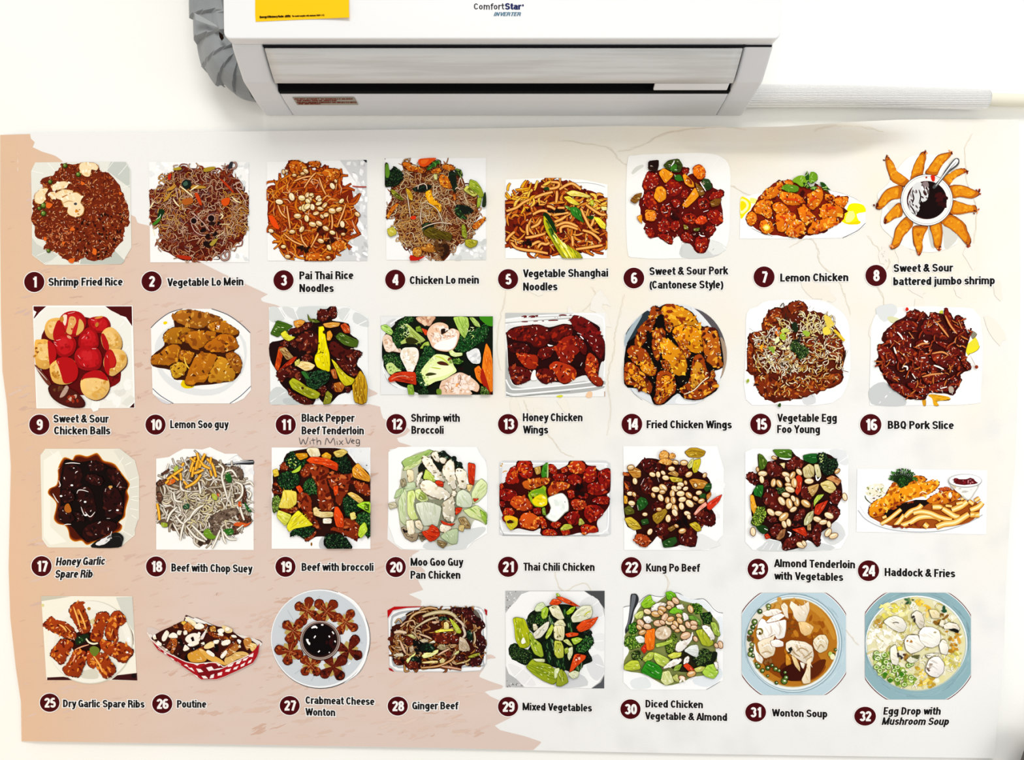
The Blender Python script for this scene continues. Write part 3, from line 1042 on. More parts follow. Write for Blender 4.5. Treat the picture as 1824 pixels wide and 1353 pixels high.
# 4 chicken lo mein
d = dish(4, 675, 275, 1.478, (7, 4, 129.5, 128))
d.F('f6f6f5', '7 4.5 129 4 129 127 9 127', 0)
d.F('dcdedc', '94 110 108 106 129 104 129 127 84 127', 0)
d.B('96 108 128 104 128 126 90 126', 24, 'cfd1d0 eef0ee ffffff', 1.5, 4, 1.3, 8)
d.O('202020', 7.4, 5.3, .6)
d.L('food')
H = '28 10 36 9 44 13 50 14 68 7 74 11 84 11 91 16 90 22 100 27 104 37 110 42 118 48 120 66 120 76 112 84 113 100 104 104 96 108 88 114 84 122 78 128 70 127 58 122 46 124 38 128 42 118 34 112 28 104 24 96 20 84 18 74 10 76 10 62 16 54 14 42 20 36 30 27'
d.F('5e240a', H, 1, .8)
d.R(H, 240, '7a3410 8c4818 4a1608 a05a28', 12, 1.5, None, 180, .9, None, 5)
d.R(H, 330, 'c48a54 d0a070 b87a40 dcb48c cc9858 a87050', 12, .8, None, 180, 1.1, '4c1c0a', 6, .35)
d.R('20 55 70 55 70 115 25 105', 110, 'd8a050 e0b878 c89040', 12, .8, None, 180, 1.2, '5a240a', 6, .3)
d.R(H, 130, 'e4c898 ecd4ac d8b078', 11, .75, None, 180, 1.2, '4c1c0a', 6, .3)
for s, pal in (('28 10 34 9 40 14 46 15 54 17 57 20 52 23 42 20 36 20 30 14', FRY), ('62 20 70 16 76 18 74 22 64 23', FRY), ('80 12 88 13 92 16 90 19 80 19 76 15', FRY), ('74 24 82 26 85 32 89 40 84 42 76 38 72 32', FRY), ('58 43 62 42 64 50 68 56 75 60 75 68 71 70 60 58 56 48', '8a4a04 f0a80c c87808 ffd040 fff0a0'), ('52 110 62 107 69 113 69 118 58 118 50 114', '4a1c04 b06a1c 7a3a0a e0a040 ffe0a0'), ('40 114 48 111 52 117 48 124 42 122', '5a2404 c8842c 8a4a0a f0c060 ffeaa0'), ('113 84 120 80 126 76 129 78 124 84 118 90 113 90', FRY), ('9 73 16 63 22 58 24 60 16 70 11 78', FRY), ('89 48 93 48 93 55 90 55', FRY)):
    d.C(s, pal, 1)
d.F('1a2008', '7 12 11 11 13 19 18 15 24 18 29 24 26 34 20 38 12 39 7 37')
d.G('8 26 14 20 18 15 24 18 29 24 27 32 20 37 12 38 8 36', 1.2, '050a05 08140a 123014 2a5a28 6a8a50', 1.5)
d.F('5a8a20', '8 13 11 12 13 22 11 28 8 26')
d.F('e04a0a', '48 6 56 4.5 69 4.2 64 9 55 15 48 12')
d.F('f06a1c', '51 7 60 6 56 11 51 11')
for s, c, c2 in (('58 17 68 7.5 74 9 66 15 60 19', '24581a', '5a9a34'), ('48 38 56 36 64 38 58 44 50 46 40 42', '0c120c', '1c3a24'), ('84 22 92 22 94 36 92 46 88 40', '0c180c', '1c3418'), ('92 18 99 18 101 26 97 27 92 22', '1c2a10', '7a9a3c'), ('92 62 100 60 110 64 114 68 108 72 98 70', '0e140e', '24402a'), ('92 64 98 68 106 76 104 78 94 74', '14240c', '4a7a3c'), ('52 84 64 82 66 86 54 92', '141c0e', '3a5a2c')):
    d.F(c, s, 1, .5)
    d.R(s, 5, c2, 5, 1)
for s, pal in (('110 30 118 33 123 40 127 50 122 52 116 44 108 40', '4a5a08 9aa82a 6a8a14 dce080'), ('102 43 106 37 112 42 119 48 114 51', '6a6a10 d0cc60 a0a838 f4f0b0'), ('119 52 124 52 122 62 118 64', '4a5a10 9ab030 7a9020 d8e090'), ('14 42 18 43 26 50 30 55 24 54 16 48', '3a3a08 8a8a1c 6a6a10 c8c868'), ('32 40 37 43 41 50 40 56 36 53', '5a3c04 c89a1c a87810 f0d060'), ('100 84 104 86 106 96 105 102 100 98', '4a4a08 8a9420 6a7010 c8cc60'), ('104 103 110 102 119 104 117 110 110 113 104 109', '4a4a08 a8a024 787810 d8d470'), ('10 90 17 87 21 92 21 96 14 99 11 96', '6a6a14 c8bc40 a09a2c f0eca0'), ('54 92 62 87 74 92 84 94 88 98 87 104 76 102 62 101 54 96', '241404 5a4a08 3a2a06 8a7a28'), ('66 24 70 24 70 30 67 30', '8a8a3c d0d088 b0b060 fff')[:2] if False else ('66 24 70 24 70 30 67 30', '8a8a3c d0d088 b0b060 f8f8d0')):
    d.V(s, pal, 30)
d.F('1c2a10', '127 46 129 48 129 62 124 62')
d.F('c01a08', '38 121 46 124 56 122 48 127 38 128')
d.F('d83008', '38 75 44 74 44 78 39 78')
d.B('66 106 84 104 84 122 74 124', 16, '2a1206 3a1c0a 5a3414', 2, 4)
for s in ('44 39 52 35 57 37 58 42', '47 42 48 37 54 35', '34 48 36 62 38 76', '51 66 50 76 52 84', '50 90 60 85 74 82 88 84', '92 42 94 40 98 42', '58 58 70 66 76 80', '96 36 98 28 101 36'):
    d.S('4a2010', 1.8, s)
    d.S('ecd8c0', .9, s, .4)
fin(d, 'printed photo of chicken lo mein with greens on a white plate')

# 5 vegetable shanghai noodles
d = dish(5, 890, 290, 1.478, (6.5, 18, 130, 115))
d.F('fcfcfa', '7 20 60 18 100 20 130 26 129 115 7 115', 0)
d.S('5a5a5a', .4, '90 24 104 24 118 26 127 29', .2)
d.L('food')
H = '24 31 30 26 46 25 52 21 66 20 74 21 82 21 84 24 92 26 98 30 104 33 112 34 120 38 127 42 129 60 128 80 129 100 122 104 108 106 98 108 80 110 60 112 46 109 34 108 20 104 8 98 7 80 7 50 12 42 18 37'
d.F('6a1403', H, 1, .8)
d.B(H, 120, '4a0802 7a1c04 8a2806 2a0402', 1.5, 4)
d.R(H, 80, 'b04408 c86018 a03404', 18, 3.4, None, 180, .8, '4a0a02', 5, .6)
d.R(H, 90, 'e08a24 d87418 eca040 c86414', 16, 2.6, None, 180, .7, '4a0a02', 5, .6)
d.R('10 26 60 22 50 50 10 60', 24, 'f0b828 eca818 f4c848', 14, 2.4, -20, 60, .8, '7a2804', 5, .5)
d.R('100 38 128 44 128 60 108 56', 14, 'f4c848 eeb030', 9, 3, 20, 60, .6, '6a1a04', 4, .5)
d.R(H, 60, 'f8d890 fce8b8', 4, .8)
d.B(H, 40, '9a1c06 b83010 7a1004', 1, 2.2)
for s in ('40 62 48 58 56 58 62 63', '65 63 74 61 83 60', '66 71 74 68 80 64', '68 76 78 72 86 73 94 77', '74 84 74 78 82 76 94 80', '72 32 80 27 88 25 98 32', '42 42 52 38 64 35', '38 78 46 74 50 68', '8 94 12 88 18 83', '14 96 20 102 32 105 42 106 58 109', '31 90 40 89 55 85', '34 102 40 98 46 95 50 96', '46 102 50 97 56 98 60 96', '92 104 106 102 124 99', '100 81 110 84 118 90 122 95', '98 55 102 64 108 76 111 79', '87 88 88 94 88 100', '69 34 69 40 68 48', '50 28 60 31 70 29 71 24 62 23', '34 87 33 80 34 74', '8 58 20 54 28 48 36 44', '57 52 62 53 67 56', '70 54 78 54', '104 50 112 56 122 62 128 62', '110 76 112 72 114 64'):
    d.S('5a0f02', 4.4, s, .15)
    d.S('e8963a', 3.2, s, .2)
    d.S('f8c878', 1.1, s, .4)
for s, pal, a in (('80 36 88 33 100 36 110 40 106 42 94 40 86 40', '8a6a04 f4e070 d8c040 fff8c0', 10), ('77 41 84 40 92 46 97 50 92 51 84 48', '6a4a04 f0dc40 c8b020 fff4a0', 30), ('113 65 120 66 128 74 127 80 122 78 116 70', '6a5a04 f4e438 d8b818 fff8a0', 40), ('109 46 113 45 113 51 110 51', '6a7a04 d0d030 90a010 f0f0a0', 80), ('122 53 129 53 129 57 124 57', '8a7a20 fcf4a0 e0d060 ffffff', 0)):
    d.V(s, pal, a)
d.V('84 54 92 53 98 58 99 66 102 72 94 68 87 62', '0a2a08 2a7a1c 145010 90c868', 60)
d.V('78 51 84 53 86 58 81 55', '1a3a0a 6a9a30 3a6a18 d0e8a0', 30)
d.F('143c0c', '106 64 113 64 112 68 107 67')
d.F('1a3a14', '53 30 58 29 60 32 55 33')
d.B('54 55 68 57 78 58 70 60 58 59', 8, '0a0a04 160803', 1.5, 3)
d.B('26 94 40 92 38 98 28 98', 8, '120302 240602', 1.5, 3)
d.L('bok_choy')
d.F('0a2a0a', '52 62 56 60 62 66 66 74 69 83 66 82 60 76 55 72')
d.V('53 63 57 68 64 80 72 92 82 100 96 108 100 115 76 115 69 104 62 92 56 82 53 72', '2a3a04 b8b010 808c0c f8f060', 56, 1.4)
d.R('60 80 72 90 96 110 98 114 78 114 66 96', 16, 'f4ec38 fcf890 d8d020', 14, 2.2, 56, 8, .15)
d.R('54 66 62 76 70 92 66 94 56 78', 10, '2a5a10 4a7a18 1a3a0a', 9, 1.6, 60, 8, .1)
fin(d, 'printed photo of thick shanghai noodles with bok choy')

# 6 sweet and sour pork
d = dish(6, 1105, 265, 1.478)
d.F('faf9f5', '8 20 18 8 50 6 100 5 122 10 132 24 132 60 130 110 116 128 70 132 20 131 8 118')
d.F('d2d4d2', '75 115 96 108 118 112 126 120 112 130 74 131')
d.F('e6e8e4', '100 108 128 118 112 128')
for s in ('102 6 92 20', '120 9 112 20', '10 40 24 30', '64 108 68 130', '124 118 128 122', '36 10 40 20'):
    d.S('ffffff', 2, s)
d.S('dcdcd4', 5, '14 30 20 24 28 20')
d.S('d0d2d0', 2, '74 112 74 130')
d.L('food')
H = '34 27 42 26 52 24 60 22 74 22 83 24 80 32 88 30 96 34 108 40 114 48 124 50 121 62 124 80 122 90 115 94 112 102 108 108 106 118 100 126 90 124 86 116 76 112 70 106 64 108 62 115 50 110 44 106 36 108 33 102 28 96 30 92 26 84 24 74 22 64 28 54 26 44 30 34'
d.F('5a0602', H, 1, .8)
for s in ('28 38 34 28 44 30 47 38 44 46 32 50 27 46', '54 40 58 36 68 38 74 46 72 54 64 58 57 54', '74 50 82 50 82 58 74 60', '28 56 38 50 44 56 42 64 46 72 36 74 28 66', '48 70 56 66 62 72 60 82 50 80', '46 90 52 82 60 88 62 98 50 102 46 96', '92 62 102 58 108 64 106 72 96 72', '74 82 84 76 92 82 88 90 78 90', '104 76 116 72 122 78 123 88 114 92 106 86', '102 94 112 92 115 98 110 104 104 100', '112 52 124 50 124 57 114 62 106 60', '90 108 98 104 105 110 104 120 98 126 90 120', '72 104 80 100 88 106 84 112 76 112', '30 96 38 96 42 104 38 108 32 104', '44 104 54 102 62 106 63 115 54 111', '62 88 70 86 72 94 66 100 60 96', '74 26 82 23 82 30 76 31', '60 62 68 60 74 66 66 72'):
    d.C(s, RED, 1.2, .8)
d.B('60 74 70 72 74 84 64 84', 8, '240202 3a0402', 1.5, 3)
d.B('74 92 104 94 106 106 88 104', 14, '300302 4a0603', 2, 4)
for s, a in (('46 29 52 23 64 30 62 34 54 42', 60), ('40 58 44 46 50 45 55 50 55 60 47 65', 60), ('74 68 82 58 90 46 95 56 90 62 80 71', -50), ('75 32 78 30 88 40 89 46 84 46 78 42', 40), ('30 73 43 75 42 87 30 86', 80), ('20 82 26 79 26 90 22 86', 60)):
    d.V(s, '8a2c02 f09a14 e07a0c ffd888', a, .8)
d.C('88 22 96 19 102 24 102 34 94 37 88 30', '8a2402 ee7408 c84a04 ffa838 fff0c0', 1)
d.C('89 88 96 80 103 82 105 88 96 92', '5a0802 d83c08 a82004 f06a20 ffd0a0', .8)
d.C('30 75 43 76 42 87 31 86', '8a2402 f08a1c d85a08 ffa840 ffd8a0', .5, .4)
for s, pal in (('34 15 46 13.5 46 20 44 28 34 25', '1a0806 4a2a14 2a120a c8b8a0'), ('52 20 58 14 70 12 75 20 72 28 64 28 56 24', '1c0806 3a4a14 2a2a0c f0e8d0'), ('60 20 68 18 69 27 60 26', '1a2a08 3a7a1c 245a14 e0f0d0'), ('65 32 72 31 76 38 70 39 66 37', '0e2408 2a6a14 1a4a0c a8c890'), ('100 36 107 37 111 46 106 50 100 48 97 42', '0a1406 24421a 142a10 8a9a78'), ('90 40 98 46 102 54 96 57 92 48', '3a1c04 8a5a14 5a3408 f0e0c0'), ('12 62 18 55 26 53 24 60 18 66', '4a1804 8a5a18 5a2c08 e0c890'), ('108 64 114 60 122 60 119 68 110 70', '3a1404 7a4a10 4a2408 c8a060'), ('76 91 81 93 82 97 77 97', '3a2404 8a7a24 5a4a10 d8d080'), ('88 96 96 95 94 99 89 99', '3a2404 5a6a1c 3a4a10 a8b060')):
    d.V(s, pal, 20, .8)
for s in ('96 40 100 46 103 51', '61 21 64 17 65 14', '68 70 71 68', '95 103 98 105 102 105', '55 68 59 66', '52 77 57 76', '100 76 106 74'):
    d.S('ffffff', 1.4, s)
d.R(H, 70, 'fff0e0 ffd8c8 f8b8a0', 2.4, .6)
fin(d, 'printed photo of glossy red sweet and sour pork with peppers')

# 7 lemon chicken
d = dish(7, 1310, 280, 1.316, (6, 17, 176.5, 110.5))
d.F('fffffe', '7 55 30 49 60 46 130 45 150 50 170 60 176 68 176 92 160 104 144 109 90 110 6 110', 0)
d.S('55565a', .9, '145 109 160 102 168 97 176 89', .1)
d.S('8a8a88', .4, '128 45 145 49 160 55 170 61', .2)
d.S('3a2c20', .6, '22 96 34 102 50 107', .2)
d.L('lemon_wedge+')
d.F('ffe600', '7 55 16 56 21 62 20 70 14 76 7 83')
d.F('fff8b0', '7 57 14 58 18 64 15 72 7 76')
d.F('ffe000', '7 60 12 60 15 65 12 70 7 72')
d.F('fff080', '20 55 30 57 28 62 21 62')
d.L('lemon_wedge+')
d.F('ffee00', '142 84 150 72 154 64 162 62 172 64 176 69 176 74 164 77 168 90 154 90 146 88')
d.F('fff890', '156 70 162 80 154 88 148 85')
d.F('ffd800', '146 88 156 88 168 86 168 90 154 91')
d.L('food')
H = '31 55 38 46 46 40 54 34 64 31 76 31 90 38 104 40 118 40 128 48 134 53 152 52 152 60 146 72 148 80 142 88 132 92 124 98 112 104 96 106 86 109 72 108 50 105 38 102 24 94 16 90 14 80 20 72 26 62'
d.F('7a1802', H, 1, .8)
d.B(H, 40, '4a0a02 3a0602 8a1c04', 3, 6)
LC = '5a1002 e07208 b03804 fcb030 fff4b0'
for s in ('33 55 40 46 52 42 60 32 65 36 62 46 54 54 40 58', '66 33 72 30 78 33 78 38 68 36', '45 41 52 40 48 48 44 47', '59 50 68 46 82 49 90 54 93 60 88 64 80 65 70 64 62 58', '98 50 106 46 112 38 118 44 119 56 112 66 104 72 98 66 98 58', '120 50 130 50 136 56 132 62 122 58', '134 56 146 53 153 54 150 64 144 70 136 64', '24 70 30 60 40 57 50 60 46 70 40 78 28 76', '14 82 20 73 27 76 30 84 24 92 18 92', '36 70 46 64 50 74 48 82 40 82', '50 64 58 60 66 64 74 72 70 78 58 78 52 72', '54 78 64 74 80 76 83 82 74 90 70 98 62 102 56 98 56 88', '115 70 120 63 132 62 144 68 146 76 138 82 124 82 114 80', '85 68 94 66 100 72 108 80 104 88 94 90 86 80', '32 88 40 84 50 88 52 98 46 104 36 102', '72 92 80 84 90 86 95 94 92 104 82 109 70 106 68 102', '98 98 106 88 118 84 132 80 142 86 136 92 122 98 108 104 98 103'):
    d.C(s, LC, 1.3, .7)
d.O('f8d028', 42, 95, 5, 4.5)
d.O('fff0a0', 42, 95, 3, 2.6)
for s in ('66 56 76 57 84 58 88 62', '112 92 114 98', '60 80 66 82 68 88', '100 60 106 56 110 52', '124 70 130 68 136 70'):
    d.S('d83a04', 3, s)
d.R(H, 60, 'fff4c0 ffe890 ffffff', 3, .7)
d.L('parsley_garnish')
for s, c in (('77 32 82 27 90 24 97 29 97 34 90 40 84 36', '7aa81c'), ('62 42 68 37 76 37 85 40 84 46 77 47 70 46 66 44', '5a8c18'), ('100 24 102 20 107 20 111 25 110 31 102 35 99 31', '6a9c1c'), ('94 25 97 18.5 99 26 99 33 96 32', '1c4a10'), ('92 34 98 36 101 40 98 42 93 38', '143a0c'), ('114 34 120 35 126 42 128 44 122 44 127 48 120 44', '1c4a0c'), ('102 40 108 39 111 41 104 44', '3a6a14')):
    d.F('1a3a08', [(x + .5, y + .6) for x, y in nums(s)], 1, .5)
    d.F(c, s, 1, .5)
    d.R(s, 5, 'b0d860 90c030 c8e890', 5, .6)
fin(d, 'printed photo of lemon chicken with lemon wedges and parsley')

# 8 battered jumbo shrimp
d = dish(8, 1550, 260, 1.552)
d.F('f7f5f0', '20 44 40 16 60 10 90 20 100 100 96 114 70 122 40 116 22 102 12 90 14 70 8 56')
d.F('e4e2dc', '20 66 36 64 34 70 22 74')
d.F('cfccc4', '66 94 70 92 76 114 70 116')
d.F('d6d4cc', '84 90 100 102 96 112 86 118 84 104')
for s in ('18 14 22 14 27 20 30 28 38 34 44 39 44 42 38 46 32 44 25 40 22 33 19 24', '47 35 49 26 54 15 58 9 62 7.5 64 12 62 22 60 32 54 34 46 39', '64 31 70 21 78 11 88 8 93 7.5 91 13 84 20 79 28 76 33', '83 36 92 31 99 27 106 26 111 29 106 32 100 35 94 40 91 45 86 41', '91 48 97 45 108 46 118 50 124 53 124 56 116 60 104 58 95 59', '95 63 104 65 114 68 120 68 122 75 114 76 104 78 92 77', '82 86 90 79 99 82 108 89 111 97 115 106 113 113 108 110 101 102 92 95 84 90', '69 92 76 88 81 88 83 100 81 114 78 118 74 114 72 104', '49 94 56 92 66 93 63 100 60 108 60 118 56 125 53 118 50 110', '24 117 27 106 30 94 38 84 44 82 49 90 44 97 38 104 34 112 30 116', '16 86 19 79 28 69 34 66 37 74 36 80 28 83 20 88', '7 69 10 63 16 53 26 47 36 46 36 54 34 60 24 62 14 71 9 72'):
    p = nums(s)
    cx, cy = sum(q[0] for q in p) / len(p), sum(q[1] for q in p) / len(p)
    d.L('battered_shrimp+')
    d.F('5a1402', [(cx + (x - cx) * 1.06, cy + (y - cy) * 1.06) for x, y in p], 1, .3)
    d.F('c0640a', p, 1, .2)
    d.F('e08c10', [(cx + (x - cx) * .78 - .6, cy + (y - cy) * .8 - .6) for x, y in p])
    d.B([(cx + (x - cx) * .7, cy + (y - cy) * .7) for x, y in p], 10, 'f0a420 eaa01c d87c0c', 1, 2.4)
    far = max(p, key=lambda q: math.hypot(q[0] - 65, q[1] - 62))
    d.B([(far[0] - 3, far[1] - 3), (far[0] + 3, far[1] - 3), (far[0] + 3, far[1] + 3), (far[0] - 3, far[1] + 3)], 5, '8a2408 a83c10 5a1404 f0a060', .8, 1.6)
d.L('sauce_bowl')
d.O('55555a', 65, 62, 30.2, 29.6, n=40)
d.O('f8f8f6', 65, 62, 29.5, 29, n=40)
d.O('8a8a8c', 65, 62, 28.2, 27.6, n=40)
d.O('f2f0ec', 65, 62, 27.8, 27.2, n=40)
d.O('3a0c08', 65, 62, 23, 22, n=36)
d.O('120202', 66, 62, 21.5, 21.3, n=36)
d.B('80 48 88 56 86 74 80 66 76 52', 12, '2a0404 3a0606', 2, 4)
for s in ('52 44 58 42 62 46 64 44 68 50 66 56 65 62 60 64 58 60 57 66 56 72 54 76 52 80 48 76 44 70 44 62 46 54', ):
    d.F('dcdcdc', s, 1, .8)
    d.B(s, 22, '5a4a48 ffffff 3a1a18 a8a0a0', 1, 2.6, 2.2, 6, 70)
d.F('8a7878', '60 42 66 41 67 47 62 46')
for s in ('48 52 50 60 48 66', '56 50 58 58 56 66', '46 68 50 74 52 79'):
    d.S('1c0404', 1.6, s)
d.F('d82008', '69.5 34 74 34 74 40 71 40')
d.O('b01808', 64.5, 36, 1.1)
d.L('spoon')
d.F('4a4a4c', '97 14.5 101 14 102.5 17 101 22 92 29 86 35 77 46 73 49 72 46 80 38 86 28 92 20')
d.F('f0f0f0', '97.5 15.5 100.5 15.5 101 18 98 22 90 28 84 35 78 43 75 46 82 36 90 25')
d.S('8a8a8c', 1, '99 18 90 28 82 38')
fin(d, 'printed photo of battered shrimp fanned around a bowl of dark sauce')
# 9 sweet and sour chicken balls
d = dish(9, 50, 535, 1.478)
d.F('fbfbf8', '5.5 6 126 6 129 129.5 10 130', 0)
d.F('4a0a0c', '6.5 7 22 7 14 14 8 21 7 22', 0)
d.F('4a0a0c', '93 7 125 7 125.5 31 118 20 108 17 100 12', 0)
d.F('3a0a0c', '122 129 128 123 128 129', 0)
d.F('eeeee6', '7 24 22 8 92 8 110 17 124 30 127 122 120 129 11 129', 0)
d.B('90 100 124 60 124 120 80 128', 14, 'e2e2da f6f6f2', 3, 7)
for s in ('118 60 121 55', '118 94 126 97', '116 26 110 32', '110 124 106 129'):
    d.S('ffffff', 1.6, s)
d.L('food')
d.F('5a0405', '22 30 60 18 98 34 110 60 112 90 108 100 96 106 80 112 60 114 36 108 22 98 14 70')
d.F('7a0608', '92 96 104 90 110 88 111 97 104 102 97 105')


def ball(s, c, pt=None, hi=(), cs='e8121'):
    d.L('chicken_ball+')
    d.F('4a0304', [(x + .7, y + .9) for x, y in nums(s)])
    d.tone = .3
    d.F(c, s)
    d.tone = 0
    p = nums(s)
    cx, cy = sum(q[0] for q in p) / len(p), sum(q[1] for q in p) / len(p)
    if c[0] in 'de':
        d.B([(cx + (x - cx) * .8, cy + (y - cy) * .8) for x, y in p], 22, 'dca84e e6b860 cf9438 eec878', 1.5, 4)
        d.F('eec67c', [(cx + (x - cx) * .55 - 2, cy + (y - cy) * .55 - 2) for x, y in p])
        d.B([(cx + (x - cx) * .6, cy + (y - cy) * .6) for x, y in p], 12, 'dca84e f2d08c', .8, 2)
    else:
        d.F('c0121a', [(cx + (x - cx) * .75, cy + (y - cy) * .75) for x, y in p])
        d.F('ca2026', [(cx + (x - cx) * .4 - 2, cy + (y - cy) * .4 - 3) for x, y in p])
        d.B([(cx + (x - cx) * .8, cy + (y - cy) * .8) for x, y in p], 10, 'b00c14 a40a10 c41a20', 1, 3)
    if pt:
        d.F('8a060a', [(x + .5, y + .3) for x, y in nums(pt)])
        d.F('b40c12', pt)
    for h in hi:
        d.S('ffd8d8', 1, h)


ball('20 32 24 24 32 21 40 22 46 30 44 42 36 48 26 46 21 40', 'dcaa54', '36 24 42 26 44 36 42 46 32 48 30 40 32 32')
ball('38 22 44 15 54 12.5 64 15 70 24 68 34 62 42 54 44 46 40 40 32', 'a80a10', None, ('43 22 44 30', '48 16 56 14'))
d.F('dcae5c', '62 22 67 28 66 36 58 42 60 32')
d.F('e0a860', '50 20 56 20 58 26 54 34 52 41 46 38 48 30')
d.F('f6e0c8', '42 18 47 18 45 30 42 26')
d.B('50 22 57 22 54 36 50 36', 5, 'b41818 f4dcb0', .6, 1.2)
d.F('c8862c', '38 21 42 19 43 24 40 26')
ball('72 24 78 20 90 19 96 22 99 30 94 38 84 39 75 34', '9a080e', None, ('76 23 80 24',))
d.F('d8943c', '80 21 88 18.5 90 20 84 22')
d.O('c07a2c', 83, 29, 2, 3, 20)
ball('88 42 92 35 100 32 108 38 113 48 112 58 104 61 94 60 89 52', 'e0b262', '88 42 91 40 96 50 97 58 94 60 90 54')
ball('61 46 66 37 74 32 81 36 85 46 84 56 74 58 62 56', '9c0a10', None, ('65 46 68 43', '72 40 73 38', '70 46 71 44'))
ball('32 46 40 40 48 41 56 46 58 54 54 64 44 69 36 65 31 56', 'a4080e', None, ('34 48 39 47', '32 52 35 55', '31 50 34 51'))
d.F('d89a78', '47 42 51 43 52 46 48 45')
ball('8 50 14 47 22 47 30 52 34 62 32 74 24 82 16 82 9 76', 'e2aa4e', '24 48 30 52 34 62 32 72 27 80 25 70 24 58')
d.B('8 56 13 58 12 68 8 68', 6, 'b8761c 8a4a10', 1, 2)
ball('56 66 60 58 68 55 78 55 86 60 89 70 87 80 80 84 68 84 58 78', 'a00a12', None, ('60 66 63 70', '77 58 82 58', '67 76 68 79'))
ball('92 68 96 60 104 58 114 60 119 68 118 78 110 86 102 91 96 88 91 78', 'e0b464', '92 68 96 60 101 60 106 72 104 80 98 82 97 90 92 82')
d.S('ffe0e0', 1, '95 66 96 69')
d.F('c01c14', '97 64 101 62 105 72 103 79 99 80')
ball('26 80 32 73 40 69 50 69 57 74 60 84 58 94 50 100 38 101 29 96', 'e4b45a', '34 71 44 68 54 71 60 82 58 94 50 99 43 99 40 90 37 80')
d.S('ffd8d8', .8, '36 73 37 76')
d.B('28 84 36 84 38 94 30 92', 7, 'b8781c d09840', 1.5, 3)
ball('63 100 66 92 74 86 84 84 92 88 97 96 98 106 92 116 82 120 72 117 65 110', 'ecc070', '64 96 68 89 76 85 84 84 92 88 96 96 90 95 82 93 74 93 67 94')
d.L('spoon')
d.F('6a3020', '8 78 12 80 24 94 28 102 24 102 16 92')
d.S('e0d0c8', 1, '9 80 16 88 23 96')
d.F('3a0c08', '24 106 28 101 36 101 46 104 58 110 66 118 69 124 66 129 52 129 38 124 28 116')
d.F('e8e4e0', '24 108 26 116 36 124 50 129 44 129 32 122 25 114')
d.F('4a120a', '26 107 30 102 38 102 48 105 58 111 65 119 66 126 54 128 40 124 30 116')
d.F('b89a8a', '45 103 49 105 46 112 42 116 38 116')
d.B('50 110 64 118 62 126 48 122', 10, '7a1a0a 9a2a10 c8a890', 1.5, 3)
d.B('30 104 42 104 40 114 32 112', 8, '5a3018 6a4020', 1, 2.5)
fin(d, 'printed photo of red-glazed chicken balls with a spoon on a scalloped plate')

# 10 lemon soo guy
d = dish(10, 260, 535, 1.478)
PLT = '6 33 14 25 28 15 44 10 80 10 98 17 114 28 125.5 39 126.5 108 118 118 106 124 34 124 20 122 8 112 7 80'
d.F('f6f6f4', PLT, 0)
d.S('3a4456', .9, '6 33 14 25 28 15 44 10', .1)
d.S('3a4456', .9, '79 10 98 17 114 28 125.5 39', .1)
d.S('4a5a6e', .9, '8 106 18 115 33 124', .1)
d.S('4a5a6e', .9, '101 124 114 115 126.5 103', .1)
d.F('d4d6da', '8 112 14 116 30 124 20 123')
d.F('e2e5e6', '12 50 22 36 40 26 30 44 20 60 18 80 34 96 60 106 84 106 104 96 118 76 116 50 106 34 120 50 120 76 110 96 88 112 60 114 34 106 16 88 11 66')
d.F('f6d800', '21 26 24 25 26 27 23 29 21 28')
d.L('food')
d.F('e8c800', '49 86 44 96 42 102 48 106 58 104 54 96')
d.F('3a1404', '34 20 50 12 72 16 92 24 110 36 112 42 108 46 112 56 106 62 114 70 116 78 112 90 104 97 92 99 80 101 66 102 56 103 48 102 46 96 34 95 30 84 8 79 8 66 22 54 22 40 34 34')
SG = '4a1e04 b0660e 8a460a d8921c ffdc90'
for s, p in (('33 20 38 13 48 11 60 12 72 15 84 18 92 22 90 26 78 26 74 30 66 34 56 33 46 30 36 25', '3a1404 a05c12 6a3408 d09030 f4d8a0'), ('76 28 84 25 92 24 102 30 111 36 112 40 104 42 92 39 80 37 74 33', SG), ('21 42 28 34 38 32 52 33 60 37 52 46 40 52 28 52 22 49', '4a1e04 a8680e 7a4208 d0921c ffdc90'), ('37 45 50 38 64 36 78 37 85 38 82 46 74 53 64 58 56 58 50 50', SG), ('72 52 82 46 90 40 102 41 108 46 110 52 112 56 104 60 92 62 82 62 70 58', '4a1e04 b4640c 8a4208 d8881c ffe0a0'), ('7 66 16 64 22 58 30 53 38 53 42 58 40 66 36 74 26 78 12 77 7 77', SG), ('40 60 48 60 58 63 56 70 52 77 46 74 40 70', SG), ('30 80 36 75 44 74 50 80 46 88 38 94 32 92', '4a1e04 c8941c 9a5e0a ecc840 fff0a0'), ('60 66 68 63 78 64 86 66 82 76 78 84 74 94 70 99 62 98 56 103 46 100 50 88 54 78', '4a1e04 b2660c 9a520a c87c14 ffdc90'), ('76 88 82 78 88 68 94 68 102 76 108 86 106 96 96 97 84 98 75 99', '4a1e04 c4841a 9a5a0a e4b030 fff0b0'), ('96 64 104 62 112 66 116 76 113 88 108 86 102 78 98 72', '4a1604 a05a12 7a3a08 c88a28 f4dca0')):
    d.C(s, p, 1.1, .5)
d.S('f0c848', 1.6, '46 68 48 76 52 82', .4)
d.B('84 30 90 30 88 34 84 33', 4, 'ffffff fff0c8', .8, 1.4, 2.5)
fin(d, 'printed photo of sauced brown fried chicken pieces on a blue-lined round plate')

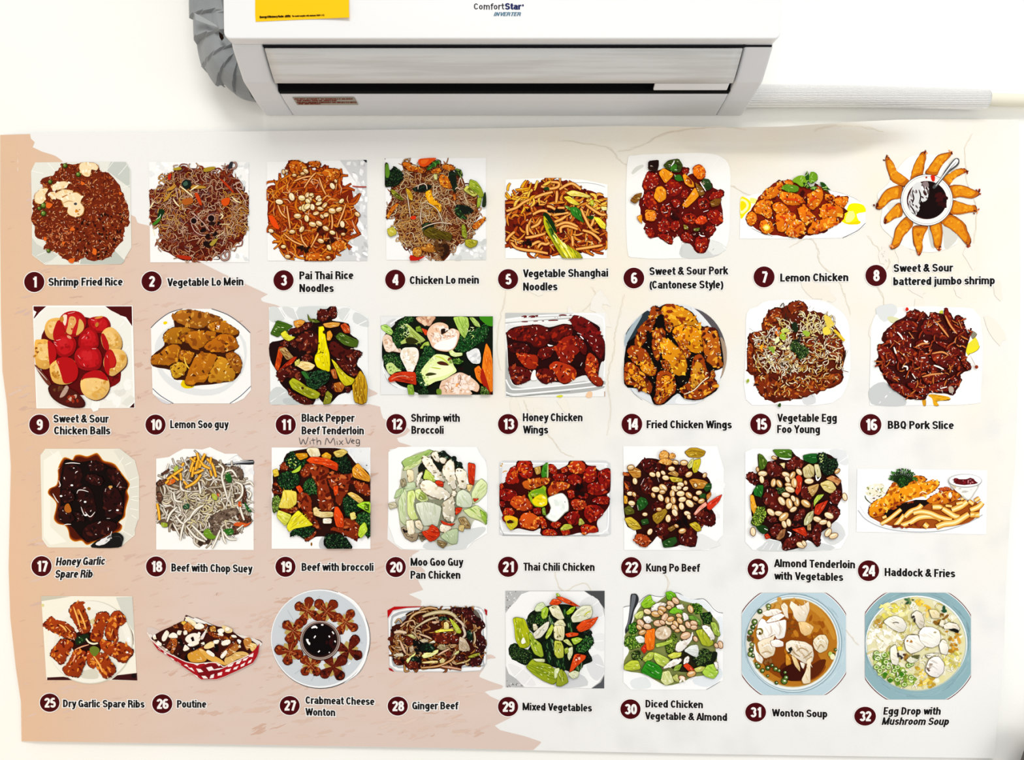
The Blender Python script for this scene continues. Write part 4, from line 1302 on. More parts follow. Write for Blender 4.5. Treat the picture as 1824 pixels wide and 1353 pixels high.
# 11 black pepper beef tenderloin
d = dish(11, 470, 535, 1.478, (6, 7, 126, 125.5))
d.F('f2f4f3', '6 8 100 7 110 12 125 20 126 125 8 126', 0)
for s, c in (('7 8 18 9 26 22 7 26', 'd8dcda'), ('22 8 36 10 44 24 30 20', 'dadddb'), ('42 8 84 8 90 18 48 26', 'd6dbda'), ('92 10 104 10 98 24 90 20', 'dcdfdd'), ('110 14 125 22 125 32 108 26', 'd6dada'), ('8 110 20 104 40 120 24 125 8 125', 'd0d5d4'), ('24 118 40 118 50 124 26 125', 'bfc6c6')):
    d.F(c, s)
for s in ('18 9 26 22', '36 9 42 24', '104 12 96 24', '124 24 112 30', '8 122 26 110', '6 24 20 34'):
    d.S('ffffff', 2.2, s)
d.L('food')
d.F('1a0504', '20 48 34 42 30 38 50 26 62 26 66 12 76 10 80 7 87 8 88 20 82 24 102 28 104 40 114 48 108 58 118 62 112 76 118 84 122 96 112 104 102 110 90 114 80 124 70 122 64 114 60 124 44 124 32 112 20 100 16 86 8 72 7 52')
BP = '1a0403 4a0e08 2e0604 8a3a20 f0d0c0'
for s in ('26 38 34 34 44 30 54 26 60 28 56 32 48 36 36 40 29 41', '64 14 70 10 77 12 80 18 76 24 68 26 65 20', '80 8 87 7 88 18 84 22 79 18', '38 48 46 40 56 36 64 40 66 50 63 60 56 64 48 60 40 58', '30 48 38 46 40 56 34 56', '78 54 84 48 92 54 100 60 106 58 112 70 110 80 104 82 98 74 88 70 80 64', '86 72 96 74 106 80 114 84 112 92 104 90 94 82', '106 62 112 60 119 63 116 68 108 68', '16 84 28 78 40 82 46 90 44 96 34 94 28 92 22 98 17 92', '28 104 36 112 50 116 60 122 54 126 40 122 30 112', '66 104 74 102 76 110 70 116 64 112', '82 100 92 98 94 108 88 112 82 106', '44 68 54 64 60 68 58 72 48 74', '20 50 30 48 30 56 20 54', '98 104 104 104 104 110 100 111'):
    d.C(s, BP, 1.3, .9)
for s, pal, a in (('16 24 26 27 35 31 28 36 22 40 17 44 8 40 12 32', '101c06 3f6414 2a4a0c d8e8b0', 20), ('20 40 26 36 30 42 38 44 34 47 30 49 24 46', '4a4a04 e0d830 b0a818 fcf8a0', 20), ('36 25 44 23 50 25 46 30 40 33 37 30', '5a1c06 e09a34 b05c14 fce0a0', 10), ('53 16 56 22 62 22 68 26 62 27 54 24', '1c1c06 5a6a18 3a3a0c b0b868', 30), ('71 28 82 26 92 27 90 31 80 33 74 32', '5a2006 e0a040 b8641c fce0b0', 0), ('92 30 98 27 103 32 104 39 97 39', '5a0e04 c84a14 8a2408 f8c890', 60), ('86 44 92 38 104 44 114 48 112 56 106 56 96 53', '142006 4a6618 32480c c8d898', 25), ('76 38 80 36 83 42 80 48 76 48', '5a2804 e89a24 b8660c fcd880', 80), ('13 80 16 66 18 56 24 56 22 68 20 78 17 85', '5a1004 cc4408 942006 f88030', 80), ('18 58 26 56 32 64 36 68 28 72 22 64', '3a1404 b08a50 6a3a18 f0d8a8', 40), ('18 84 26 76 36 68 40 68 34 76 26 80', '5a0a04 b82c0a 7a1004 f07848', -40), ('38 78 44 73 54 74 62 78 58 83 50 85 42 80', '5a2a08 f4dc98 d8a850 fff4d0', 10), ('80 84 86 82 89 94 84 94', '4a1404 b45c24 7a2c0c f0b070', 70), ('37 74 43 70 43 76 38 79', '5a5a10 d8d060 a8a030 fcf8b0', 60), ('84 100 92 98 98 102 94 110 86 110', '4a1404 b06018 7a2c08 f4c878', 60), ('106 98 112 92 116 84 122 92 125 104 124 122 118 125 109 122', '3a1c04 c89a14 8a5c0a f4dc50', 85), ('76 108 83 114 80 124 71 125', '2a2a06 8a8a20 5a5a10 d8d880', 60)):
    d.V(s, pal, a)
d.V('66 32 72 31 74 42 76 54 79 64 80 78 79 86 72 84 64 80 61 72 62 66 65 62 66 50', '4a3c04 f4e400 d8c808 fffc90', 85, .6)
d.S('4a3a08', .6, '62 65 68 63 72 62')
d.V('81 70 86 74 92 82 100 90 110 95 106 101 98 103 92 96 88 86', '3a3404 d8cc18 a89a10 fcf470', 50)
d.V('30 98 35 93 44 98 52 104 62 108 68 112 65 118 56 118 44 112 34 106', '2a2a04 a8ac1c 7a8010 e8ec90', 30)
d.G('48 86 58 86 66 84 76 84 80 90 76 98 68 104 60 107 52 102 50 94', 1.2, '061008 0e2a14 1c4a24 3a6a3c 90a888')
d.F('2a6a24', '45 86 50 86 55 94 50 93')
d.B('60 32 84 90 112 100 70 80', 12, '3a3008 4a3c0a', .5, .9)
d.O('3a1c0c', 46.5, 105.5, 1.6)
d.O('2a1404', 73, 38, 2)
fin(d, 'printed photo of dark pepper beef with green and yellow vegetables')

# 12 shrimp with broccoli
d = dish(12, 670, 550, 1.256, (6.5, 10.5, 165.5, 121.5))
d.F('0c100a', '6 10 166 10 166 122 6 122', 0)
d.F('e8eaea', '6 10 40 10 30 16 20 28 10 40 8 60 10 80 18 92 30 106 44 112 60 112 64 122 6 122')
d.F('d2d4d6', '14 20 24 14 30 16 22 26 16 26')
d.S('ffffff', 1.6, '10 70 10 86 16 98 26 108 42 114', .2)
d.S('c0c2c4', 1.2, '12 92 18 104 30 112', .2)
d.S('ffffff', 1.6, '20 22 28 16 36 12', .2)
d.L('food')
d.F('0c140a', '40 12 166 12 166 122 66 122 44 104 32 96 24 86 20 66 22 50 26 36')
d.B('60 12 166 12 166 122 60 120', 50, '0a120a 142010 1c0a08 240e08', 2, 5)
SH = '7a4a28 f0cfb0 dca880 fdeedd ffffff'


def shr(s, cols='f2d8c4 e8c0a0 fdf0e6 d89868'):
    d.F('5a2c14', [(x + .6, y + .8) for x, y in nums(s)])
    c = cols.split()
    p = nums(s)
    d.F(c[0], s)
    cx, cy = sum(q[0] for q in p) / len(p), sum(q[1] for q in p) / len(p)
    q = [(cx + (x - cx) * .8, cy + (y - cy) * .8) for x, y in p]
    d.B(q, int(parea(p) / 22), c[1] + ' ' + c[2] + ' ' + c[2], 1.5, 3.6, 1.6, 8)
    d.R(q, int(parea(p) / 60) + 1, c[3], 5, .7, None, 180, .5)


shr('57 12 70 10.5 84 11 80 18 76 24 68 22 60 18', 'd8a888 c08060 f0d0b0 8a4a28')
shr('9 44 14 36 22 40 24 48 34 56 36 62 24 60 14 60', 'ecd0b8 d8b090 fae8d8 b07848')
d.V('7 24 14 22 20 26 24 32 22 37 16 35 8 29', '2a5a0c b4d870 6aa030 f0fcc0', 30)
d.G('24 34 30 22 34 16 44 11 54 12 52 18 44 20 50 26 42 34 40 42 36 50 32 56 26 50 23 42', 1.3, '0a1a08 123814 245a20 5a9440 c8e090')
d.V('42 20 48 24 56 32 66 40 70 44 66 47 54 50 44 48 36 50 34 47 44 40 48 36 46 30', '2a3a08 b8cc68 8a9c38 f0f8b8', 40)
d.R('34 18 46 22 48 38 36 44', 18, 'd0e498 b0d070 e8f4c0', 5, 1)
d.F('2a2c08', '42 42 50 40 60 46 52 50 44 49')
d.V('56 26 62 24 64 28 66 34 62 32 57 32', '2a3a08 7a9828 4a6414 b8d060', 30)
d.V('64 27 72 30 74 33 70 38', '6a1004 e04818 b02c0a f89060', 30)
d.G('112 44 118 40 126 34 142 28 156 20 160 30 156 40 152 46 142 52 132 58 122 62 112 58 108 52', 1.3, '08200a 0e3a14 1a5a20 3a8438 b8d8a0')
d.V('109 12 120 10.5 130 12 132 24 128 34 126 42 120 36 114 24', '3a5a08 b0d060 86ac38 e8f8a8', 70)
d.V('132 12 138 12 146 20 148 26 140 24', '3a5a0c b0cc68 7aa038 f0f8c0', 50)
d.F('3a8a14', '146 11 166 11 166 24 156 22')
d.R('126 30 140 24 140 38 130 44', 12, 'e8f4b8 c0dc80', 5, .9)
shr('72 36 76 26 84 20 94 19.5 102 24 101 30 94 30 92 36 98 34 106 28 113 29 118 33 117 42 112 54 104 60 90 59 80 54 76 46', 'f0c8a8 f6dcc8 fdf0e4 b86838')
d.F('fffdf8', '82 52 90 46 100 44 110 40 115 38 112 52 104 58 92 58 84 56')
d.F('241008', '92 29 98 28 97 33 93 36')
d.S('9a5028', .8, '90 36 92 40 91 44')
d.S('b06030', .7, '78 34 82 36 80 42')
d.V('103 60 108 58 112 62 122 62 122 66 112 68 106 66', '4a6a14 e4f0a8 b0d060 ffffff', 0)
d.F('e8e8e8', '128 62 134 59 140 56 146 58 148 66 148 76 142 78 136 76 130 70', 1, .5)
d.B('130 62 146 60 146 76 134 74', 10, 'ffffff d0d2d4 f4f4f4', 1.5, 3.5)
d.G('10 68 16 62 24 62 32 66 36 76 40 84 34 88 26 90 18 88 12 78', 1.3, '0a1a08 16381a 2a6024 6a9c44 d8eca8')
d.F('c8dc88', '14 80 22 76 30 84 36 88 28 89 22 93 17 90')
d.B('14 78 34 82 28 90 18 88', 12, 'e0f0b0 a0c060 5a8a34', .8, 1.8)
shr('34 66 38 56 48 54.5 56 55 60 60 60 70 56 80 52 89 46 91 42 84 38 76', 'f6f0e4 fffdf8 f0e0c8 d8b890')
d.V('17 99 24 92 36 89 46 89 56 90 57 108 50 106 40 104 28 102 20 104', '5a0a04 cc3410 8c1808 f89868', 5)
d.S('f0b090', .8, '22 99 34 95 46 96')
d.V('44 108 52 107 54 118 53 122 46 122', '2a4a0a 8ab038 5a7a1c d0e890', 80)
d.V('62 56 68 48 74 46 76 52 68 56', '2a4a08 a8c048 789028 e0f0a0', -40)
d.G('56 96 57 84 60 74 66 62 68 54 76 52 82 58 84 66 78 70 74 80 66 88 68 100 74 106 70 112 62 108', 1.3, '08200a 10381a 1e5a24 4a8a40 c0e0a0')
d.F('e8f4a8', '74 74 82 66 88 64 100 66 106 70 110 80 114 88 106 94 96 100 84 103 74 108 68 102 64 90 66 84')
d.F('f6fbcc', '76 84 90 80 104 80 110 87 98 94 82 98 72 100')
d.B('62 88 74 82 74 108 64 108', 14, 'd4e890 9cc060 6a9a40 f4fac8', 1, 2)
d.B('72 72 84 68 84 80 74 82', 9, 'f4f8d0 c8dc90', 1.2, 2.4)
d.S('c8d830', 2, '84 67 94 70 104 79')
d.S('b8cc28', 1.6, '78 83 86 84 92 85')
d.F('4a1c0c', '86 76 92 74 99 76 103 80 96 80 90 79')
d.F('3a3a10', '70 93 76 90 86 92 80 94 72 95')
d.V('139 85 146 80 152 90 156 104 154 107 148 105 142 98', '6a1a04 f07c14 d85808 fcb860', 60)
d.V('156 48 162 58 165 74 166 116 162 118 156 100 150 84 152 66', '7a2404 f08018 dc600c fcb050', 75)
d.F('a81c08', '150 84 154 92 160 112 162 122 154 112 148 98')
shr('92 104 98 100 108 94 118 90 126 92 136 98 146 108 144 117 138 116 132 114 134 122 92 122', 'e8c4a8 f2dcc8 fae8dc a86838')
d.S('8a5030', .9, '118 92 120 98 118 106')
d.S('a86840', .8, '92 110 100 108 104 114')
d.B('110 108 116 106 112 114 104 118', 4, 'f4a050 3a2a4a', 1, 2)
d.G('60 116 68 112 74 116 72 122 60 122', 1, '0a1a08 16341a 2a4a20 4a6a34 90a868')
d.G('148 110 154 110 160 116 160 122 148 122', 1.2, '1a2a08 3a5a1c 6a8a34 b0c868 e8f0b8')
d.F('6a8a24', '86 114 92 114 92 122 86 120')
d.B('100 68 108 68 112 78 106 78', 5, '3a5a18 7a9a30 6a2418', 1, 2)
d.G('108 72 116 70 124 74 118 78 110 77', 1, '1a3a0a 3a6a1c 6a9a34 b0d868 e0f0a8')
fin(d, 'printed close-up of shrimp, broccoli and carrot in a white tray')

# 13 honey chicken wings
d = dish(13, 890, 545, 1.256, (8, 9, 150, 130))
d.F('f0f0ee', '8 9.5 150 9.5 150 128 8 129', 0)
d.F('c6c8c6', '8 9.5 104 10 104 14 8 18', 0)
d.S('ffffff', 2, '8 19 50 14 104 12 130 11 142 14 148 22 149 60 148 100', .1)
d.S('b8bab8', 2, '8 24 60 20 100 17', .1)
d.S('fbfbfa', 2, '8 26 50 22 100 20', .1)
d.F('b2b4b2', '9 60 14 100 20 112 40 116 80 112 120 106 146 104 148 116 100 124 20 126 9 122')
d.F('e4e4e2', '10 30 30 28 130 24 146 40 146 104 120 106 80 112 40 115 20 110 13 96')
d.S('ffffff', 2, '9 104 14 114 22 118 60 115 100 111 148 105', .1)
d.S('ffffff', 2, '9 122 20 125 60 122 110 117 150 112', .1)
d.S('8a8c8a', 1, '9 126 20 128 50 126 100 121', .1)
for s in ('31 15 36 14 38 15 34 16', '41 15 47 14 50 15 44 16', '50 14 54 13.5 52 15', '84 13 90 12.5 95 13', '99 13 102 12.5', '31 22 36 22 40 22', '48 21.5 54 21', '60 21 63 21', '69 20.5 76 20 83 20', '97 20 100 20'):
    d.S('6a0f12', 1.8, s, .4)
d.B('72 17 90 14 86 17', 4, '5a2a2a', .3, .6)
d.F('d8d830', '80 128 86 126 90 127 86 129.5')
d.F('f0c8a0', '122 127 126 121 131 122 131 128 126 130')
d.S('b07850', 1, '149 121 149 128', .1)
d.L('food')
HW_ = '2a0303 5c0a06 400504 9a1e08 ffd8c8'
d.F('240303', '10 38 20 30 40 27 56 26 70 30 90 25 102 26 100 20 106 13 116 15 130 22 142 30 142 40 149 50 149 76 144 80 140 100 147 106 146 112 138 114 128 106 122 98 108 102 100 108 92 111 84 108 72 108 66 111 56 106 52 98 50 92 46 94 44 104 36 108 24 112 18 108 14 96 12 80 11 56')
for s, p in (('9 38 18 32 34 28 54 27 68 31 72 40 70 50 62 58 50 58 42 50 30 50 14 45', HW_), ('72 34 84 28 98 26 104 34 102 42 90 50 78 52 72 44', HW_), ('102 20 106 13 116 15 128 22 136 30 144 42 149 52 148 66 144 76 138 70 132 60 122 46 110 36 104 30', '240303 640a08 460505 8a1410 f8d8d0'), ('12 52 26 52 40 54 44 64 30 70 20 66 14 64', '1a0202 400605 2c0404 6a1208 f0d0c8'), ('24 68 40 68 54 70 54 82 50 90 38 88 28 78', '4a0603 a02408 7a1005 d85014 ffd890'), ('78 60 86 48 96 42 106 42 112 50 118 56 112 66 104 72 102 80 92 82 84 74', '3a0403 8a1808 6a0a05 c84414 ffe0d0'), ('70 84 78 78 90 80 100 84 108 90 110 98 102 106 92 110 84 106 80 98 72 92', '4a0603 a82c0a 8a1406 e46a18 ffe8c0'), ('54 90 66 88 78 94 80 104 72 108 64 110 56 104 52 98', HW_.replace('9a1e08', 'b8481c')), ('12 86 20 84 30 86 40 90 46 94 44 104 36 108 24 112 19 106 15 98', '240303 5a0c08 3c0505 9a3818 ffe0d0'), ('122 76 126 66 132 68 140 78 140 88 138 98 146 104 146 112 138 113 130 106 124 98 122 88', '3a0603 a02c0c 6a0e06 ec7424 ffe0b0'), ('56 60 68 58 78 60 72 72 60 76 54 70', HW_), ('106 40 118 48 124 58 122 70 114 64 110 54', HW_)):
    d.C(s, p, 1.2, .6)
d.S('7a2818', .8, '20 33 36 30 54 29')
d.F('f8f8f4', '47 92 51 91 51 98 53 104 46 105 44 102')
d.F('ffffff', '68 54 72 55 76 56 70 57')
for s in ('114 42 117 45 119 47', '128 42 132 43', '117 80 114 86', '76 86 77 88', '94 94 97 97', '22 100 25 101', '110 38 116 40'):
    d.S('f8f0f0', 1.8, s)
d.B('128 72 136 76 137 94 130 94', 9, 'f08828 f8a848 d85c14', .8, 2)
d.B('104 76 114 78 116 98 108 96', 10, '120202 1c0302', 2, 4)
fin(d, 'printed photo of dark honey chicken wings in a white tray')

# 14 fried chicken wings
d = dish(14, 1100, 535, 1.478, (7.5, 4, 133, 126))
d.F('dfe3e6', '8 42 20 24 36 11 54 5 80 5 100 11 116 24 126 40 132 58 131 78 122 100 108 117 94 125 42 125 20 112 8 100', 0)
d.F('5a5458', '88 9 102 13 116 24 126 40 131 58 131 76 124 94 120 80 122 56 112 34 100 18')
d.F('a8917c', '124 44 131 56 131 76 125 92 124 70')
d.F('e8eaec', '88 8 98 14 112 30 120 44 112 36 100 24')
d.F('26343c', '10 40 22 24 36 12 40 20 28 34 18 50 12 54')
d.F('a8b8c0', '9 44 20 26 30 17 22 32 12 50 9 56')
d.F('f0f2f4', '100 110 112 82 126 78 122 98 108 116 94 124 70 124 76 114')
d.S('8a929a', .4, '14 102 20 112 30 120', .2)
d.L('food')
d.F('0a0503', '10 56 20 44 34 28 42 8 50 8 56 5 66 4 90 14 100 30 112 32 122 40 128 76 120 84 112 86 122 104 108 116 96 120 80 118 72 112 56 125 44 125 38 112 24 106 8 100')
FW = '2a0804 9a3c08 4a0e04 e8a028 fff0c0'
FY = '4a1404 d8840c 8a2c06 f8b828 fff4b0'
for s, p in (('40 10 44 7 50 9 51 15 46 24 42 34 38 42 32 52 24 57 20 52 22 42 28 30 38 22', FW), ('54 8 62 4 72 6 82 10 90 16 96 26 101 32 94 34 84 30 74 30 66 34 58 34 58 20 52 14', FY.replace('d8840c', 'd88a10')), ('60 24 68 30 62 40 58 34', FW), ('66 36 72 30 84 30 94 32 100 38 102 50 104 60 96 64 88 60 82 58 74 54 68 46', '4a1404 e08c08 a84c06 fcc020 fff4a0'), ('68 46 76 52 86 58 88 66 84 70 76 62', FW), ('102 34 108 32 118 34 122 42 124 56 124 70 128 78 120 82 114 78 106 72 104 58 102 46', FW.replace('9a3c08', 'b4580c')), ('42 36 52 32 58 38 56 46 50 48 52 58 50 74 44 68 41 54', FW), ('50 50 58 46 66 48 72 56 80 66 84 76 82 88 76 91 68 88 60 84 56 78 54 66', '4a1404 dc8c0c a04c08 fcc832 fff8c0'), ('52 72 60 72 64 80 64 84 56 84', FW), ('11 60 18 54 28 56 36 62 44 76 48 84 42 92 34 88 26 78 16 72', FW), ('26 78 32 72 40 76 47 82 44 90 38 90 30 86', FY), ('8 76 16 74 26 82 36 94 42 102 40 113 30 108 18 102 8 100', FW), ('12 82 20 84 30 94 36 104 28 102 18 94', FY), ('48 86 58 84 66 88 70 96 70 110 64 114 54 125 44 124 46 110 47 96', FW), ('52 92 60 90 66 94 68 108 58 116 54 118 54 104', FY), ('92 68 98 64 104 68 106 78 110 88 106 98 98 104 90 110 80 113 74 108 80 102 88 94 88 82', FW), ('92 74 100 74 104 86 104 96 92 106 88 104', FY.replace('d8840c', 'c8841c')), ('94 108 104 98 114 92 122 103 114 110 102 118 94 120 78 116 84 112', FW), ('112 86 116 84 118 92 112 94', FW)):
    d.C(s, p, 1.5, .9)
d.S('f4e8c8', 1.2, '80 113 92 108 102 98 110 92', .3)
for s in ('36 60 44 70 48 82 42 74', '72 92 82 90 86 98 78 102 72 98', '36 36 42 44 40 52 36 56', '46 22 54 16 56 28 48 34', '60 38 68 46 74 56 66 50'):
    d.F('0a0402', s, 1, .5)
d.R('44 8 120 40 128 78 84 112 44 122 10 92 24 50', 130, 'fff0b8 fce0a0 ffffff', 2, .5)
fin(d, 'printed photo of crisp golden fried chicken wings on a round plate')

# 15 vegetable egg foo young
d = dish(15, 1320, 525, 1.478)
d.F('fcfcfa', '7 22 20 14 34 7 90 6 112 14 128 30 131 60 130 100 110 130 40 132 6 126 6 60')
d.F('d8dadb', '74 120 86 116 90 130 76 132')
d.L('food')
H = '40 16 48 15 56 12 62 8 72 6.5 78 10 80 18 90 20 100 22 108 28 114 38 120 48 122 58 125 66 126 78 122 90 123 100 116 108 104 114 92 119 80 122 68 126 56 128 40 129 30 126 22 118 18 108 16 98 7 92 8 70 8 50 16 45 24 42 26 32 32 24'
d.F('5a1804', H, 1, 1.5)
EF = '2a0a04 7a2606 4a1004 c0601c f0c890'
for s in ('32 22 40 16 50 17 50 30 46 38 38 44 26 42 26 34', '56 13 64 8 72 7 78 12 80 18 70 22 60 22', '8 50 18 44 34 44 40 50 26 56 14 60', '8 58 14 60 14 80 20 90 18 94 8 92', '16 98 30 96 44 104 54 112 50 122 40 126 28 124 20 114', '50 114 66 104 84 100 104 96 120 94 122 102 110 110 92 116 76 122 60 126 50 122', '108 52 118 52 122 64 124 76 116 84 108 72 104 60', '76 56 90 50 98 58 94 70 84 66', '40 86 56 86 70 96 60 104 46 98'):
    d.C(s, EF, 1.2, 1.1)
d.R('40 30 110 24 118 60 100 90 60 96 20 90 14 56', 230, 'f0e2b0 e8cc78 fcf4d8 d8b04c f4e8c8', 8, 1.2, None, 180, .8, '5a2006', 4, .4)
d.R('14 50 60 36 70 90 24 86', 110, 'f8f0dc fcf8ec e0d0b0 d8c090', 7, 1.1, None, 180, .8, '5a2a10', 4, .4)
d.R('70 22 108 24 112 46 80 52', 60, 'f4e4a0 ecd880 fcf4c8', 8, 1.2, None, 180, .8, '5a2006', 4, .4)
d.B('20 60 60 44 70 90 30 84', 30, 'f8e8b0 fcf4d8 ecd880', 1, 2.4)
d.R('16 60 118 40 122 88 104 104 60 108 22 96', 150, 'f0e0b8 e0c080 fcf4dc c08038 9a4410', 8, 1.1, None, 180, .8, '5a2006', 4, .35)
d.R('20 98 120 96 110 110 40 124', 60, 'd88c30 e8b868 b85c18 f4dca8', 6, 1.1, None, 180, .6, '4a1404', 3, .3)
d.R('100 50 122 54 122 80 106 76', 22, '8a2408 6a1404 f0d8b0', 8, 1.2)
d.B('26 30 60 34 60 50 30 50', 8, 'e08024 d86a1c', 1, 2.4)
d.B('18 56 30 62 24 68', 5, 'f0a81c f08030', 1.5, 2.5)
for s, c in (('46 48 52 46 54 54 49 54', 'a0bc2c'), ('34 62 40 64 40 70 34 66', '8aa834'), ('74 44 82 44 82 50 76 48', '9ab834'), ('48 42 56 40 58 44 50 46', 'c8d060'), ('98 42 104 38 108 46 100 48', 'f0d848'), ('100 24 108 28 112 36 104 40', 'e8cc50'), ('44 50 46 56 40 58', 'e8ecb0')):
    d.F(c, s, 1, .6)
d.F('14240c', '61 35 66 33 69 40 67 45 62 43', 1, .5)
d.G('60 58 66 54 72 60 78 62 82 68 78 74 70 78 66 70 60 66', 1, '10200a 24401a 4a6a2c 8aa050 d8e0a8')
d.B('64 50 72 48 70 56 66 54', 3, '1a1a14', 1.5, 2.5)
d.S('e8c430', 3.6, '112 42 118 48 122 53 125 55', .3)
d.S('7a5a10', .6, '111 44 117 50 123 56', .3)
for s in ('30 52 34 48', '54 22 54 30 57 26', '48 82 52 86 49 84', '56 92 58 88 60 92 56 96', '88 50 92 52 90 56 88 54', '120 80 125 76 126 66', '47 14 51 10 52 16'):
    d.S('2a2014', 1.2, s, .2)
for s in ('82 16 84 13', '86 18 88 15', '120 90 126 92 130 93', '127 72 129 66', '70 122 73 125', '84 119 87 123', '14 106 17 108', '10 40 15 44'):
    d.S('5a3a34', .8, s)
d.F('98a82c', '6.5 103 9 101 10 104 7 106')
d.F('2a4a14', '44 134 46 130.5 48 131 47.5 135')
d.R(H, 60, 'ffffff fff4d8', 2, .5)
fin(d, 'printed photo of vegetable egg foo young omelette topped with bean sprouts')

# 16 bbq pork slice
d = dish(16, 1545, 535, 1.478)
d.F('f8f8f5', '5 30 14 14 40 8 100 8 136 20 137 110 130 124 70 126 10 126 3 120 4 60')
d.F('dde0e0', '10 10 30 4 36 14 20 26')
d.F('c8cbcc', '3 106 20 98 40 112 46 126 10 126 3 120')
d.S('ffffff', 1.2, '14 124 22 116 28 110')
d.L('food')
for s, c in (('24 21 28 19 38 22 36 27 28 26', 'dcdcb0'), ('118 56 126 48 130 44 134 54 126 60 121 66', 'e8dc30'), ('118 58 128 56 135 54 132 60 122 64', 'f0e020'), ('73 114 80 113 98 116 98 120 84 121 86 126 80 126 78 118', 'e8a818'), ('66 119 70 119 70 126 67 126', 'd8981c'), ('87 13 91 12 90 18 87 17', 'c8d040'), ('124 36 132 40 126 46', '8a8470')):
    d.F('6a4a10', [(x + .4, y + .5) for x, y in nums(s)])
    d.F(c, s)
H = '47 14 54 12 58 9 64 14 71 15 74 20 76 14 84 15 92 16 94 9 99 13 104 22 107 18 115 20 118 32 122 40 124 34 126 36 122 48 120 56 118 66 122 74 126 80 122 84 116 86 112 92 114 96 108 106 104 114 92 112 80 111 73 113 70 120 60 119 48 118 38 112 28 104 20 94 16 84 11 76 11 72 14 66 12 54 20 52 17 46 22 36 30 28 38 22 46 18'
d.F('3a0603', H, 1, .9)
BQ = '2c0403 6c1006 480805 a83c14 f4d0b0'
for s in ('47 16 54 12 62 14 70 15 68 24 58 22 48 20', '24 36 38 24 52 24 62 28 58 36 44 36 32 44 22 46', '64 30 72 22 82 24 92 34 100 46 92 48 80 42 68 40', '74 15 84 16 92 30 100 46 94 44 84 28', '92 16 95 9 100 18 110 34 120 48 116 54 104 40 96 26', '106 19 114 20 118 34 122 48 114 46 108 32', '22 48 36 42 50 42 54 52 44 58 30 54', '12 54 20 54 30 60 36 74 30 80 20 72 14 66', '34 58 48 56 58 60 54 72 44 78 36 72', '58 50 70 46 76 52 68 58 60 60', '78 48 92 50 106 56 116 62 118 70 108 66 94 58', '96 52 106 66 116 80 112 88 102 76 94 62', '56 64 66 60 74 68 74 82 66 86 58 76', '50 78 60 80 68 90 60 94 52 86', '76 62 88 60 98 66 106 74 104 82 90 80 80 74', '72 78 82 78 86 86 74 90', '66 92 82 88 92 87 96 92 84 98 70 100', '16 72 28 84 40 96 30 98 20 90', '26 100 40 100 56 112 70 118 58 119 40 112 30 106', '46 100 60 98 74 104 72 116 60 110', '74 102 90 98 106 92 112 98 104 108 88 110 76 110', '112 64 118 72 125 80 122 84 114 76', '96 96 104 96 108 104 98 104'):
    d.C(s, BQ, 1.3, .8)
d.R(H, 90, '9a3010 b84c1c 8a200a c8702c', 9, 1.4, -30, 70, .3, '3a0603', 3, .4)
for s in ('84 26 92 36 98 44', '66 92 78 89 92 88', '58 56 66 52 74 52', '32 48 38 52', '50 38 56 46', '78 64 90 62 98 66', '94 18 100 30 108 40', '110 24 114 34'):
    d.S('c87030', 2.4, s)
    d.S('e8b070', .8, s)
for s in ('36 38 40 42 43 47', '68 48 71 50 73 49', '65 69 70 69', '43 79 48 80 48 84', '80 78 86 80 92 83', '32 56 34 62 35 64', '54 88 58 94', '88 106 96 104', '52 52 52 56', '44 64 44 66'):
    d.S('fcf4ec', 2, s, .4)
d.R(H, 110, 'fce8dc ffffff e8b8a0', 2.2, .6)
d.F('b8a898', '98 104 103 104 104 110 99 111')
d.F('d82008', '46 10 48 8 50 11 47 13')
d.S('8a6a40', .5, '124 66 128 74 131 80')
d.O('8a3010', 131.5, 80, 2.2)
fin(d, 'printed photo of glossy dark red barbecue pork slices')
# 17 honey garlic spare rib
d = dish(17, 60, 790, 1.478)
d.F('ece9da', '8 14 14 6 104 6 112 14 122 20 127 40 127 90 122 98 122 110 104 125 18 125 10 114 9 60', 0)
d.F('f6f4e8', '12 20 30 8 40 30 20 60 20 100 40 118 20 122 12 112', 0)
d.F('e0dfd2', '96 8 104 6 122 20 126 40 126 90 120 110 104 124 112 90 116 50 108 26', 0)
for s in ('108 16 102 25', '118 22 110 26', '125 40 116 44', '126 51 117 53', '126 63 118 64', '126 69 117 67', '126 80 116 78', '124 90 118 86', '20 9 27 16', '106 104 120 112', '17 124 10 114'):
    d.S('fdfdf6', 1.6, s)
d.L('food')
S17 = '30 30 36 18 42 18 47 20 50 15 56 14 64 16 70 14 76 12 80 16 84 21 92 23 98 26 104 34 110 42 115 49 112 57 114 64 112 72 110 80 109 88 102 94 106 98 104 104 96 108 84 114 72 118 64 121 58 116 50 117 44 113 42 104 38 98 30 96 25 90 27 80 28 72 24 66 18 60 20 54 28 50 30 40'
d.F('d88a10', [(66 + (x - 66) * 1.02, 66 + (y - 66) * 1.02) for x, y in nums(S17)])
d.F('8a3204', S17)
d.F('4a1002', [(66 + (x - 66) * .965, 66 + (y - 66) * .965) for x, y in nums(S17)])
d.F('0c0302', '36 22 42 19 56 22 72 20 90 26 104 36 113 48 110 60 108 86 100 96 84 112 66 118 56 112 46 100 36 96 30 88 32 74 32 60 32 44')
RB = '080202 260606 160404 4a1a14 e8dcd8'
